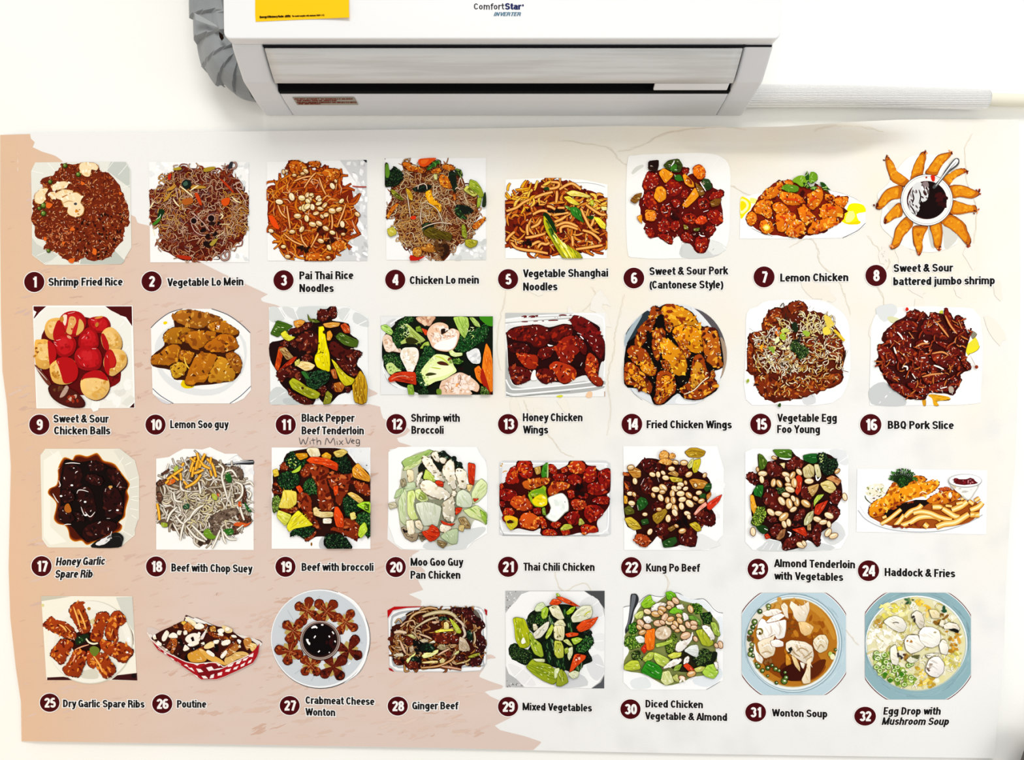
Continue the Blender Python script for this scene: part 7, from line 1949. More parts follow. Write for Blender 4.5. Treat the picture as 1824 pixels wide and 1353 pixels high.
for s, p, a in (('16 42 20 40 30 42 34 52 37 60 36 74 30 77 24 76 19 66 18 52', '3a4a04 b4bc14 8a9a10 f0f4a0', 75), ('35 60 38 58 42 66 50 72 53 86 50 88 42 84 38 76', '3a5a08 a8bc30 708a18 f4f8b0', 55), ('36 94 40 90 50 94 60 97 66 102 70 104 70 116 64 121 52 116 40 108 32 100', '3a4a08 98a81c 70861 0 e8f0a0'.replace('70861 0', '708610'), 25), ('66 102 72 101 72 110 66 114', '7a8a50 dce4b0 b8c888 ffffff', 80), ('70 108 74 102 80 108 83 118 74 123 68 122', '3a4a08 94a024 687810 dce490', 70), ('42 30 46 24 52 22 56 28 54 32 44 33', '6a7a48 d8e4b8 b0c488 fcfff0', -30), ('51 30 56 27 59 30 57 40 52 42 50 38', '3a5a0c a8c834 78a01c f0f8a8', 80), ('59 28 66 25 71 26 75 34 78 41 72 43 64 38', '7a7a48 e8e4c0 ccc890 ffffff', 50), ('40 60 46 54 56 46 60 45 58 54 50 64 43 66', '6a6a50 e4e0d0 c4c0a4 ffffff', -50), ('40 48 44 48 46 54 41 56', '7a7454 dcd4b4 b8b088 fff', 0)[:2] + (0,) if False else ('40 48 44 48 46 54 41 56', '7a7454 dcd4b4 b8b088 ffffff', 0), ('55 64 58 56 63 48 65 52 62 60 57 66', '4a6a10 c0d048 90a828 f8fcc0', -60), ('66 47 72 43 76 43 80 50 74 52 66 50', '6a6438 e4e0b8 c0bc80 ffffff', 20), ('65 50 78 50 78 62 76 68 66 66', '7a7444 e8e0b4 ccc48c fffff0', 80), ('66 68 74 69 77 76 77 88 70 89 66 84', '6a7014 c0c448 a0a828 f4f4b8', 85), ('76 68 82 66 88 74 84 74', '5a6420 ccd080 a0a850 f4f8d0', 30), ('86 66 94 64 100 66 96 70 90 73', '4a6a10 b0cc40 80a024 f0f8b0', 10), ('82 78 88 75 88 84 84 92 82 88', '6a6a3c d8dcb0 b0b884 ffffff', 80), ('78 78 82 76 83 82 79 84', '4a5a14 a0b038 788a1c e0ecA0'.lower(), 0), ('80 34 86 28 92 27 88 34 82 37', '3a5a08 a8c824 70981 4 f0fcA0'.replace('70981 4', '709814').lower(), -20), ('86 40 92 32 100 26 110 26 112 34 110 40 98 45 88 46', '6a7048 e4e4c8 c4c8a0 ffffff', -25), ('82 108 90 104 96 106 94 112 88 114', '7a7c50 d8dcb8 b4b88c ffffff', 10), ('40 90 54 90 54 94 44 93', '6a6c3c dce0b4 b4b880 ffffff', 0), ('68 12 70 11 73 14 70 15', '5a7a1c a8c838 78a024 e0f0a0', 40)):
    d.V(s, p, a)
d.F('f8f8e8', '26 68 29 64 31 70 27 72')
d.S('c8c830', 1.4, '102 38 106 34 110 33')
for s, a in (('60 24 64 18 70 18 75 22 70 25 64 25', 10), ('68 16 74 15 84 19 92 24 97 27 88 26 78 22', 25), ('92 52 100 44 110 42 119 39 114 48 108 54 97 58', -25), ('79 60 86 58 95 59 94 62 82 64', 0), ('84 106 86 98 90 85 94 84 104 86 103 90 94 98 88 104', -50)):
    d.V(s, '5a1004 dc4812 a82c0a fc9868', a)
d.B('90 86 100 86 94 94', 8, '8a1408 fff0e8 f0c0a8', .8, 1.6)
fin(d, 'printed photo of mixed vegetables with bok choy on a white plate')

# 30 diced chicken vegetable and almond
d = dish(30, 1100, 1040, 1.478, (6.5, 8, 127.5, 128))
d.F('fbfbfb', '7 28 14 26 26 22 34 14 40 13 52 15 58 12 70 10 80 14 90 18 104 18 112 24 122 33 127 36 127 116 106 127 16 127 7 118', 0)
for s in ('7 28 12 26.5 20 26', '26 22 32 16 38 13 46 14.5 54 15 60 12 68 10.5 74 11 82 16 90 18.5 98 18 104 18 110 23 116 30 122 34 127 34.6'):
    d.S('5a626a', .7, s, .2)
d.S('8a9298', .8, '107 127 114 123 124 117')
for s, c in (('74 12 88 18 104 20 116 34 104 30 84 24', 'e9eef2'), ('16 116 34 112 40 124 20 126', 'e6eaec'), ('90 116 120 100 126 112 108 124', 'e4eaee'), ('118 42 126 40 126 62 120 60', 'eaf0f4')):
    d.F(c, s)
d.L('fork')
d.F('2a2c30', '16 13 19 11.5 23 12 25.5 17 24.5 23 20 32 18 42 15 52 13 60 10 61 9 55 12 46 14 34 15 24')
d.F('6a6e74', '17.5 13.5 20 12.8 22 14 21 22 18 32 15 44 12 54 11 52 14 38 16 24')
d.L('food')
d.F('848c4c', '24 32 32 24 44 24 58 14 68 10 74 18 86 22 100 26 112 36 122 48 122 62 118 76 120 90 116 106 104 110 90 112 78 118 60 122 46 116 32 108 10 104 8 92 14 80 8 64 16 52')
d.F('24200e', '70 78 92 80 100 96 84 106 64 100')
for s, p in (('88 24 98 23 103 30 100 36 92 34', '1a3a08 3a6a14 6aa028 a8d048 e0f090'), ('100 36 112 34 114 46 104 48', '0a1a08 1c3a12 3a6a20 6a9a3c b0d080'), ('14 50 22 46 26 54 20 60 14 58', '1a4a08 3a7a18 6aac34 a8d860 e8f8b0'), ('10 64 18 60 24 62 30 70 26 76 14 78 8 72', '2a4a0c 5a8a24 94bc40 ccdc68 f4f8b0'), ('60 62 68 58 72 66 70 78 64 84 58 80', '2a3a0c 5a7a1c 94b038 ccd868 f0f8a8'), ('90 88 98 80 106 78 114 82 119 86 116 94 108 98 96 98', '0c140a 24381a 4a6a28 8aa850 d8e098'), ('16 82 24 80 30 88 28 92 20 90', '1c2a0c 3a5a1c 6a8a34 b0c468 e8f0b0')):
    d.G(s, 1.1, p)
d.F('101a0c', '114 82 120 82 119 90 112 98 100 98 112 92')
for s, p, a in (('28 24 34 16 40 13 42 20 46 22 40 28 32 29', '3a6a08 94c828 6aa018 e8fca8', -30), ('58 10 64 8.5 70 12 70 16 64 20 60 18', '2a6a08 70b81c 4a9010 d8f8a0', 40), ('20 38 26 33 32 32 30 40 24 43', '7a8a2c d4dc78 b0bc4c fcfcd8', -40), ('62 34 66 29 72 27 78 32 81 40 82 46 78 42 74 34 68 36', '2a6a0c 7ac028 54981c d8f8a8', 40), ('86 38 92 38 100 44 100 50 94 48 87 42', '2a5a0c 6a9a34 4a7a20 b8d890', 35), ('112 46 118 46 124 60 122 63 116 60', '3a5a0c a8c04c 7c9a2c e8f4b0', 65), ('94 56 102 54 111 54 116 72 110 75 102 73 98 64', '4a5a08 b4bc2c 8c981c f0f0a8', 75), ('80 80 88 74 96 73 98 80 96 88 90 86', '8a9288 e4e8e4 c8d0c8 ffffff', 0), ('21 64 28 62 34 66 32 70 26 71', '9aa098 f4f4f0 d8dcd4 ffffff', 20), ('44 82 50 84 62 90 62 96 56 100 48 96 44 90', '5a6a14 c4d45c 9cb03c f8fcc8', 25), ('30 90 38 82 44 82 42 90 34 94', '5a6a14 b8c84c 90a430 f0f4b8', -30), ('60 86 68 82 77 82 76 87 66 90', '6a6a14 d4d850 b0b434 fcfcb8', -10), ('8 98 16 92 25 92 28 102 18 104 8 103', '5a6a0c c0cc3c 98a824 f4f8a8', 0), ('52 116 54 106 62 104 66 112 68 118 58 122', '7a8234 dce0a0 bcc470 fffff0', 70), ('28 106 32 98 36 92 42 94 50 98 54 104 52 115 44 113', '0c3a08 2a8a18 1c6a10 c8f0b0', 30), ('102 106 108 98 116 96 122 106 116 114 106 111', '4a7a0c acd048 84b02c f0fcb8', 25), ('92 102 100 99 106 100 102 105 94 106', '6a6a1c ccd068 a8ac44 f8f8c8', -10), ('66 112 72 108 75 118 70 117', '6a6a1c c4c870 9ca048 f4f4c8', 60), ('46 72 56 70 66 66 66 70 56 74 47 76', '5a7a1c b4cc4c 8ca830 f0f8b0', -10), ('70 98 78 96 74 104 67 104', '3a5a0c 8aa838 68841c d0e090', -40)):
    d.V(s, p, a, .8)
CKW = '6a5a48 f4f0ea d8ccc0 ffffff ffffff'
for s in ('42 26 50 22 58 23 56 30 46 34 40 32', '70 26 78 24 80 30 74 30', '30 40 38 38 42 44 36 48', '54 102 60 96 68 90 78 90 74 96 64 100', '70 76 72 70 80 68 88 62 91 56 90 66 84 74 76 82 70 80', '80 90 86 86 86 94 80 97', '100 50 110 50 118 64 114 68', '78 34 84 36 86 42 80 44', '116 94 121 94 121 104 118 100'):
    d.C(s, CKW, .7, .4)
d.V('33 56 38 55 45 53 45 66 44 78 36 80 33 72', '8a2c04 f47814 d85c08 ffc078', 85, .7)
d.V('28 78 34 71 35 80 32 84', '6a0a04 d02c10 a01c08 f88860', 30)
d.V('79 98 84 95 90 100 93 104 86 105', '6a0a04 d83c14 a8200c fc9070', 35)
d.O('7a6048', 55, 59, 10.6, 8.6, -15)
d.O('dcc8ac', 55, 58.6, 9.8, 7.8, -15)
d.B('47 54 60 50 62 62 50 65', 12, 'eee0cc c8ac88 f8f0e0', 1.2, 2.8)
for x, y, r, a in ((64, 24, 5.4, 40), (70, 20, 5.4, 40), (62, 28, 3.4, 0), (88, 30, 5.4, 70), (36, 33, 5, 20), (54, 30, 5.6, 20), (46, 36, 6, 10), (52, 34, 4.4, 40), (57, 40, 6, -60), (28, 47, 6, 50), (36, 51, 5.4, 10), (49, 47, 6.4, 0), (62, 46, 4.8, 10), (64, 42, 5, -20), (70, 48, 4.8, 60), (68, 52, 4.4, 40), (74, 38, 4, 20), (75, 44, 4.6, 50), (78, 53, 5.4, 50), (85, 49, 5, 60), (92, 47, 5, 20), (92, 52, 4.6, 0), (82, 62, 7, -20), (30, 58, 5, -20), (26, 52, 4, 40), (94, 66, 4, 60), (124, 73, 5, 75), (119, 74, 3.4, 60), (78, 113, 4.6, 20), (89, 108, 6, -15), (54, 46, 4, 30), (72, 56, 3.4, 0)):
    d.N(x, y, r, r * .66, a, 'e0b890', '5a2c14', 'f4dcc4')
d.B('76 110 82 110 80 118 74 116', 4, 'fffaf0 f4ecdc', 1.5, 2.6)
fin(d, 'printed photo of diced chicken with green vegetables and almonds')


# 31 / 32 soup bowls: a pale blue rim cut square at the sides, a thin red line round it
def bowl(d, tone, cx, cy, r):
    d.O('5a0f14', cx, cy, r, r, 0, None, 120)
    d.O('fbfbfa', cx, cy, r - .9, r - .9, 0, None, 120)
    d.O(tone, cx, cy, r - 1.7, r - 1.7, 0, None, 120)


d = dish(31, 1310, 1045, 1.552, (7.3, 6.8, 126.8, 123.8))
bowl(d, 'bcd3dc', 66.5, 65, 69.6)
for a in range(0, 360, 4):
    t = math.radians(a)
    r = d.rnd.uniform(56.5, 60)
    d.S(d.rnd.choice(('cfe0e6', 'a9c4cf', 'c4dae2')), 1.2, [(67 + r * math.cos(t), 65 + r * .98 * math.sin(t)), (67 + r * math.cos(t + .16), 65 + r * .98 * math.sin(t + .16))])
d.O('8aa4b0', 66.5, 64.5, 56, 57, 0, None, 48)
d.O('d6e4ea', 66.3, 64.6, 55, 56, 0, None, 48)
d.O('a2b8c0', 66, 64.8, 54, 54.6, 0, None, 48)
d.O('e9efef', 65.4, 64.6, 53, 53.4, 0, None, 48)
d.L('soup')
d.O('c4a868', 66, 64, 51, 51.2, 0, None, 44)
d.O('b8741c', 66.4, 64, 50, 50, 0, None, 44)
d.F('c88a2c', '70 14 90 20 106 36 115 56 112 60 104 44 92 30 76 20')
d.F('8a4206', '58 30 80 40 90 60 96 80 104 92 90 106 70 108 50 104 36 94 30 80 40 60')
d.F('5a2004', '52 90 66 84 84 90 96 84 104 84 98 98 86 106 66 108 52 102')
d.F('3a0c03', '54 94 66 88 76 92 80 104 64 108 52 102')
d.B('60 34 100 34 110 60 90 60 64 56', 24, 'a8600f c07a1c 9a500a', 2, 5)
d.B('58 38 70 36 70 54 60 54', 16, '5a3a14 6a4818 7a5a20', .6, 1.2)
d.B('60 70 70 74 66 88 56 84', 6, 'c87c10 b86c0c', 2, 4)
d.B('38 10 76 14 50 24 36 26', 6, 'd09a44 c88c34', 2, 4)
d.F('e8e2d0', '14 50 20 34 36 20 34 30 24 44 18 60 22 80 18 84 13 70')
for s, p in (('30 30 38 26 48 25 54 28 46 32 36 34', 'b89878 f6f0e8 d8c4ac ffffff'), ('35 40 42 34 52 30 57 33 50 38 38 41', '8a5a3c fffdfa ecdccc ffffff'), ('52 22 56 18 60 22 60 30 61 36 57 34', 'c8a070 f4e8d4 e0c8a4 ffffff'), ('62 22 64 16 68 19 72 22 78 21 84 16 85 26 82 34 80 40 72 40 67 34 66 28', 'b08c60 f0e4d0 dccaa8 ffffff'), ('72 40 80 40 86 43 90 46 86 54 80 56 75 52', 'b07c30 ecc88c d8a860 fff0d0'), ('26 42 30 36 34 38 36 42 46 40 58 37 58 48 56 58 48 60 44 54 36 60 28 62 24 56', '9a7458 fdfaf6 e8dccc ffffff'), ('25 64 32 60 40 58 46 54 42 64 46 70 44 78 34 82 28 76', '9a7040 f0e2c8 dcc49c ffffff'), ('40 62 48 60 55 63 55 68 48 69 42 68', '8a4c34 fbf4ee e4ccbc ffffff'), ('22 64 24 74 32 82 30 88 24 84 21 74', 'a89070 fbf6ee ddd0b8 ffffff'), ('58 64 64 61 72 62 80 63 88 68 90 78 88 86 80 88 74 84 68 80 62 76 58 72', '7a5a34 ece0cc c8b08c ffffff'), ('90 60 96 55 103 55 107 62 105 72 97 76 91 71 89 65', '8a6430 e8dcc0 c8ac78 ffffff'), ('64 78 70 82 74 92 74 97 68 90', '8a5a14 e8cc94 c89c50 fff4d8'), ('82 84 88 80 86 90 86 102 86 110 78 111 76 106 80 98 82 92', 'a07840 f4e4c4 dcc08c fffaf0'), ('58 76 62 80 64 88 58 90', 'a86410 d8942c b8741c f4c868'), ('74 86 80 88 78 94 76 92', '8a6a48 f4ecdc d8c4a4 ffffff')):
    d.V(s, p, 60, .35)
for s, c in (('60 66 66 64 74 66 84 68', 'fffaf0'), ('70 74 76 70 84 74', 'b09060'), ('64 70 68 76 74 80', 'a88858'), ('78 82 84 78 88 74', 'b09468'), ('92 66 98 60 104 64', 'fffaf0'), ('94 72 98 66 102 70', 'b89868'), ('30 70 38 66 42 72', 'fffdf8'), ('40 44 42 52 38 56', 'e0d0bc'), ('50 40 52 50 50 56', 'd8c8b4'), ('30 76 36 74 42 76', 'c0a478')):
    d.S(c, 1.3, s)
d.B('59 72 64 70 64 76 60 77', 4, '1c1c14 2a2a1c', 1.4, 2.4)
d.O('7a6a1c', 28, 51, 4, 4)
d.O('fcf8e8', 27, 51.4, 3, 2.6)
d.O('4a2404', 28, 53, 1.1, 1.6)
d.L('soup')
for x, y, r in ((38, 22, 3.4), (38, 25, 2), (28, 28, 3.4), (22, 40, 4), (20, 46, 3.4), (17, 52, 3.6), (16, 60, 3), (19, 66, 3), (18, 72, 3.4), (17, 77, 3.6), (20, 79, 2.6), (26, 91, 3.4), (31, 96, 3), (37, 93, 3.4), (42, 90, 2.6), (46, 94, 3.2), (50, 96, 2.4), (37, 102, 1.8), (57, 98, 2.2), (56, 108, 4.6), (58, 104, 3.4), (112, 78, 3), (24, 88, 2), (47, 110, 2.4), (115, 72, 2)):
    r *= .8
    d.O('1c2a0c', x, y, r + .3)
    d.O(d.rnd.choice(('5a7a2a', '3a5a1c', '8a9a4a')), x, y, r * .85)
    d.O('e8ecd8', x + .5, y - .4, r * .4, r * .3)
d.O('b8c860', 109, 77, 2.4, 3)
d.O('f0ecc0', 111.5, 80, 2.8, 3.4)
d.B('14 56 22 58 20 64 14 64', 5, '6a3a1c 4a4a1c', 1.4, 2.4)
d.B('32 84 44 82 42 88 32 90', 6, '6a3a14 8a5a2a', 1.4, 2.6)
fin(d, 'printed photo of wonton soup in a pale blue bowl')

d = dish(32, 1530, 1045, 1.552, (7, 6.6, 128.5, 129))
bowl(d, '8fb2ba', 67, 67.5, 71)
for a in range(0, 360, 3):
    t = math.radians(a)
    r = d.rnd.uniform(58, 63)
    d.S(d.rnd.choice(('a4c2c9', '7c9fa8', '9bbcc4', '86a9b2')), 1.1, [(67 + r * math.cos(t), 65 + r * .98 * math.sin(t)), (67 + r * math.cos(t + .2), 65 + r * .98 * math.sin(t + .2))])
d.O('f8faf8', 66, 64.5, 58.4, 54.6, 0, None, 52)
d.O('b4c4bc', 66, 65.5, 57.4, 54.2, 0, None, 52)
d.L('soup')
d.O('e4deb0', 65.8, 65, 56.4, 53.2, 0, None, 48)
EL = [(65.8 + 54 * math.cos(t * .2618), 65 + 51 * math.sin(t * .2618)) for t in range(24)]
d.B(EL, 170, 'f0ead0 e4dcA0 d8cc84 faf6e4 ccc070'.lower(), 2, 5)
d.R(EL, 130, 'f8f4e0 fffdf4 c8b460 e8dc9c', 8, 1.2, None, 180, .8, 'a89448', 4, .3)
d.B('24 20 56 18 60 34 30 40', 20, 'f4ec90 f8f0b0 e8dc58', 2, 4)
d.B('12 48 40 46 48 58 30 68 12 66', 44, 'fffff8 f8f4e4 ece4c4', 1.5, 4)
d.B('66 16 82 16 80 24 68 22', 9, 'f0c838 e8b82c f8dc68', 1.5, 3)
d.B('76 26 86 26 86 34 78 34', 8, 'f0c850 f8dc80', 1.5, 3)
d.B('100 50 116 54 116 74 106 74', 16, 'c88a1c e0a838 f0d880 b07818', 1.4, 3)
d.B('64 92 90 100 84 116 66 112', 26, 'e8c840 d8b434 f4dc70 c0982c', 1.4, 3)
d.B('86 36 100 28 102 36 92 44 80 40', 10, '6a4410 8a5c1c a87c2c', 1.6, 3)
d.B('18 38 28 38 28 46 20 46', 6, 'b08830 c89c40', 1.5, 3)
d.B('48 76 58 78 54 84 46 82', 6, '8a5c1c 5a3c1c a87c30', 1.5, 2.8)
d.B('96 78 120 70 116 90 100 96', 20, 'e0d468 f4eca0 c8bc4c', 1.4, 3)
d.L('soup')
GREEN = '9cb43c 7a9a2c b8cc60 5a8420 c8d880 e8f0c8'
d.B('16 78 34 72 44 90 60 100 70 110 56 116 36 110 22 98', 100, GREEN, 1.2, 3)
for x, y in ((20, 76), (22, 82), (29, 78), (31, 86), (28, 92), (34, 92), (41, 96), (44, 92), (24, 96), (36, 106), (48, 104), (50, 100), (57, 90), (60, 88), (20, 92), (52, 112), (44, 106), (60, 104)):
    d.O('4a6a18', x, y, 3.6, 3.2)
    d.O('d4e4a0', x, y, 2.8, 2.4)
    d.O('6a9a28', x + .3, y, 1.5, 1.3)
for x, y in ((36, 107), (49, 100), (30, 100)):
    d.F('3a7a14', [(x - 3, y), (x, y - 2.5), (x + 3, y), (x, y + 3)])
d.B('52 12 64 12 62 20 54 18', 7, '3a6a3c 6a8a50 2a4a30', 1.2, 2.4)
d.B('94 20 102 24 98 30', 5, '1c4a2c 2a5a34', 1.4, 2.6)
d.R(EL, 60, 'ffffff fcfcf0', 5, .8, None, 180, .8)
d.B(EL, 16, '5a5a2a 4a3a1c', .4, .7)
for s, p in (('28 40 34 35 42 33 50 36 55 44 52 51 46 52 38 48', '6a6440 f0ece0 d4ccb4 ffffff'), ('60 32 66 27 72 30 75 38 74 46 70 48 66 42', '5a5440 e8e0d0 c0b8a0 ffffff'), ('69 52 74 46 84 46 92 50 94 58 92 66 84 70 76 68 70 62', '7a6a50 fbf8f0 e4dccc ffffff'), ('52 62 56 56 62 54 68 56 70 62 76 68 70 73 60 77 54 72', '6a5c44 f8f4ea dcd4c0 ffffff'), ('97 44 104 40 112 42 116 48 114 51 106 48 98 48', '5a4c38 f0e8d8 d0c4ac ffffff'), ('92 66 96 60 100 62 103 70 101 78 94 76', '6a6040 f4f0e4 d8d0b8 ffffff'), ('36 70 42 66 44 74 46 84 44 90 38 88 36 80', '6a6440 f4f0e0 d4ccb0 ffffff'), ('54 84 60 79 70 78 68 84 60 88', '5a5a30 e0e0c8 b8b898 ffffff'), ('80 84 86 80 92 80 98 88 97 98 90 104 82 102 76 96', '5a4c40 f4f0ec d0c8c0 ffffff'), ('76 78 84 76 92 76 84 79 80 82', '5a5038 f4f0e4 d8d0c0 ffffff'), ('80 26 88 26 93 30 92 36 84 36', '6a5c30 ecdcb0 d0b878 ffffff'), ('94 38 98 38 97 46 92 44', '6a5c30 f0e8d0 d0c4a0 ffffff')):
    d.V(s, p, 30, .3)
d.F('14120e', '103 49 108 47.5 114 49 114 53 108 51', 1, .3)
d.B('62 32 66 34 66 40 61 38', 5, '2a2420 3a342c', 1, 1.8)
d.B('44 76 50 78 49 83 45 81', 4, '2a2630 3a3438', 1.2, 2)
d.S('3a3420', .9, '39 41 43 40.5 46 41.5', .3)
d.O('f0e038', 47, 70.5, 3, 2.4)
d.B('54 60 62 60 62 63 55 63', 4, 'c88a2c b0701c', .8, 1.4)
d.B('78 90 84 88 82 98 78 96', 6, 'a89480 6a584a c8b8a8', 1, 2)
d.O('b0a07c', 87.5, 52, 1.6, 1)
fin(d, 'printed photo of egg drop soup with mushrooms in a blue bowl')
# ------------------------------------------------------------------ air conditioner
M_PLASTIC = mat('white_plastic', 'ecedee', 0.32, 0.35)
M_GREYP = mat('casing_plastic', 'e2e3e5', 0.4, 0.3)
M_FLAP = mat('louver_plastic', 'dfe0df', 0.35, 0.35, noisy('dfe0df', 'd2d2cf', 6, 0, 0, (1, 8, 30), .45, .62))
M_DARK = mat('outlet_dark', '060607', 0.7, 0.1)
M_SEAM = mat('seam_dark', '1c1c22', 0.7, 0.1)
M_YELLOW = mat('yellow_paper', 'ffc60a', 0.6, 0.1)
M_LABELINK = mat('label_ink', '241804', 0.6, 0.05)
M_WARN = mat('warning_sticker', 'a39c8e', 0.6, 0.1)
M_WARNINK = mat('warning_ink', '7a2c14', 0.6, 0.05)
M_LOGOK = mat('logo_black', '101014', 0.5, 0.1)
M_LOGOB = mat('logo_blue', '14205a', 0.5, 0.1)
M_LOGOT = mat('logo_teal', '4f7890', 0.5, 0.1)

CX, HW = -0.0143, 0.412
YF, ZP0, ZP1 = -0.176, 2.2061, 2.47       # front panel
ac = empty('air_conditioner', (CX, 0.0, 2.153),
           'white wall-mounted air conditioner with a yellow paper label, above the menu banner', 'air conditioner')
# casing: two end blocks and a middle with a notch for the outlet
full = [(-.0005, 2.146), (-.055, 2.154), (-.067, 2.157), (-.107, 2.1665), (-.130, 2.184), (-.152, 2.2022), (-.1542, 2.2062), (-.1542, 2.46), (-.0005, 2.46)]
notch = [(-.0005, 2.146), (-.055, 2.154), (-.067, 2.157), (-.0745, 2.1585), (-.075, 2.188), (-.125, 2.2045), (-.1542, 2.2058), (-.1542, 2.46), (-.0005, 2.46)]
FL, FR = atY(478, 120, -.13).x, atY(1317, 120, -.13).x
cv, cf = [], []
extrude(cv, cf, full, CX - HW, FL)
extrude(cv, cf, notch, FL, FR)
extrude(cv, cf, full, FR, CX + HW)
case = link('casing', cv, cf, M_GREYP, ac)
bevel(case, .004, 3, 40)
# dark lining of the air outlet
cv, cf = [], []
extrude(cv, cf, [(-.0755, 2.1592), (-.0755, 2.187), (-.1255, 2.2035), (-.1495, 2.2048), (-.147, 2.2015), (-.120, 2.190), (-.085, 2.170), (-.083, 2.1610)], FL + .0005, FR - .0005)
link('air_outlet', cv, cf, M_DARK, ac)
# louver flap, closed over the outlet except for a slit along its lower edge
th = .004


def flapz(y):
    return 2.2023 + (y + .1525) * (2.1672 - 2.2023) / (-.1085 + .1525)


cv, cf = [], []
i = 0
GX = 40
prof = [(-.1525, .0), (-.142, .0006), (-.130, .0012), (-.118, .0012), (-.1085, .0002)]
for k in range(GX + 1):
    t = k / GX
    for (yy, bulge) in prof:
        u = (yy + .1525) / (.044)
        xl = FL + .0030 + .0012 * u
        xr = FR - .0030 - .0012 * u
        x = xl + (xr - xl) * t
        cv.append((x, yy - bulge, flapz(yy) - bulge))
n = len(prof)
for k in range(GX):
    for q in range(n - 1):
        a = k * n + q
        cf.append((a, a + n, a + n + 1, a + 1))
flap = link('louver_flap', cv, cf, M_FLAP, ac, None, True)
md = flap.modifiers.new('thick', 'SOLIDIFY')
md.thickness = th
md.offset = -1
# the inner vane seen in the right part of the slit
xv = atY(1166, 158, -.1).x
cv, cf = [], []
extrude(cv, cf, [(-.1045, 2.1655), (-.0885, 2.1600), (-.0865, 2.1640), (-.1010, 2.1700)], xv, FR - .007)
vane = link('air_vane', cv, cf, M_PLASTIC, ac)
bevel(vane, .0015, 2)
# front panel with rounded lower corners
xa, xb, rc = CX - HW - .003, CX + HW + .003, .010
out = [(xa, ZP1)] + [(xa + rc - rc * math.cos(t * .2618), ZP0 + rc - rc * math.sin(t * .2618)) for t in range(7)]
out += [(xb - rc + rc * math.sin(t * .2618), ZP0 + rc - rc * math.cos(t * .2618)) for t in range(7)] + [(xb, ZP1)]
n = len(out)
pv = [(x, YF, z) for x, z in out] + [(x, -.1545, z) for x, z in out]
pf = [tuple(range(n)), tuple(range(2 * n - 1, n - 1, -1))] + [(k, k + n, (k + 1) % n + n, (k + 1) % n) for k in range(n)]
panel = link('front_panel', pv, pf, M_PLASTIC, ac)
bevel(panel, .0022, 3, 50)
# seam between panel and flap
pv, pf = [], []
extrude(pv, pf, [(-.1546, 2.2032), (-.1546, 2.2058), (-.150, 2.2058), (-.150, 2.2032)], FL, CX + HW - .003)
link('panel_seam', pv, pf, M_SEAM, ac)


def on_panel(x, y, lift):
    return atY(x, y, YF - lift)


# yellow energy label, its lower right corner lifting off
lvv, lff = [], []
for j in range(9):
    for i in range(13):
        u, t = i / 12, j / 8
        x = 454.5 + (621.5 - 454.5) * u + (.8 if j == 8 else 0)
        y = -60 + (38.5 - 7.5 * u + 60) * t
        lvv.append(on_panel(x, y, .0006 + .006 * max(0, u - .45) ** 2 * 3 * max(0, t - .3)))
for j in range(8):
    for i in range(12):
        a = j * 13 + i
        lff.append((a, a + 13, a + 14, a + 1))
lab = link('energy_label', lvv, lff, M_YELLOW, ac, None, True)
lab['label'] = 'yellow paper label with small black print'
tx = ([], [])


def on_label(x, y, lift=0):
    u = (x - 454.5) / 167
    t = (y + 60) / (98.5 - 7.5 * u)
    return on_panel(x, y, .0012 + lift + .006 * max(0, u - .45) ** 2 * 3 * max(0, t - .3))


lay('Energy Efficiency Ratio : (EER)', 462.5, 517, 32, 30.2, 3.6, .26, 0, tx, on_label)
lay('The model complies with minimum 2020 \'s 11.5', 520, 577.5, 30, 28.2, 2.9, .22, 0, tx, on_label)
link('label_text', tx[0], tx[1], M_LABELINK, lab)
# brand lettering
t1, t2, t3 = ([], []), ([], []), ([], [])
lay('Comfort', 843.5, 897.5, 17, 17, 11.5, .11, 0, t1, on_panel, 0, .0004)
lay('Star', 899.5, 928, 17, 17, 11.5, .19, 0, t2, on_panel, 0, .0004)
lay('INVERTER', 879, 926.5, 28.5, 28.5, 7, .15, .2, t3, on_panel, 0, .0004)
i = len(t2[0])
t2[0].extend([on_panel(931.5 + 1.6 * math.cos(k * .628), 9.5 + 2 * math.sin(k * .628), .0004) for k in range(10)])
t2[1].append(tuple(range(i, i + 10)))
lo = link('brand_lettering', t1[0], t1[1], M_LOGOK, ac)
lo['label'] = 'black and blue lettering on the front panel'
link('blue_lettering', t2[0], t2[1], M_LOGOB, lo)
link('small_lettering', t3[0], t3[1], M_LOGOT, lo)


# warning sticker on the underside
def under(x, y, lift):
    zb = 2.1565
    p = atZ(x, y, zb)
    for _ in range(6):             # the underside slopes between the lip and the wall
        yy = p.y
        if yy < -.067:
            zb = 2.157 + (-.067 - yy) * (2.1665 - 2.157) / .04
        elif yy < -.055:
            zb = 2.154 + (-.055 - yy) * .25
        else:
            zb = 2.154 - .008 * (yy + .055) / .055
        p = atZ(x, y, zb - lift)
    return p


q = [under(520.5, 173.5, .0013), under(629.5, 173.2, .0013), under(633, 176, .0013), under(638.5, 186.8, .0013), under(529.5, 187, .0013)]
st = link('warning_sticker', q, [(0, 4, 3, 2, 1)], M_WARN, ac)
st['label'] = 'grey sticker with small red-brown print'
tx = ([], [])
for t, a, b, yb in (('DO NOT ATTEMPT TO MANUALLY ADJUST', 525, 628, 177.4), ('THE DIRECTION OF AIRFLOW', 528, 599, 180.2),
                    ('DO NOT INSERT FINGERS OR OBJECTS INTO', 529, 635, 183.6), ('THE AIR OUTLET', 531, 571, 186)):
    lay(t, a, b, yb, yb, 2.1, .24, 0, tx, under, 0, .0019)
link('sticker_text', tx[0], tx[1], M_WARNINK, st)

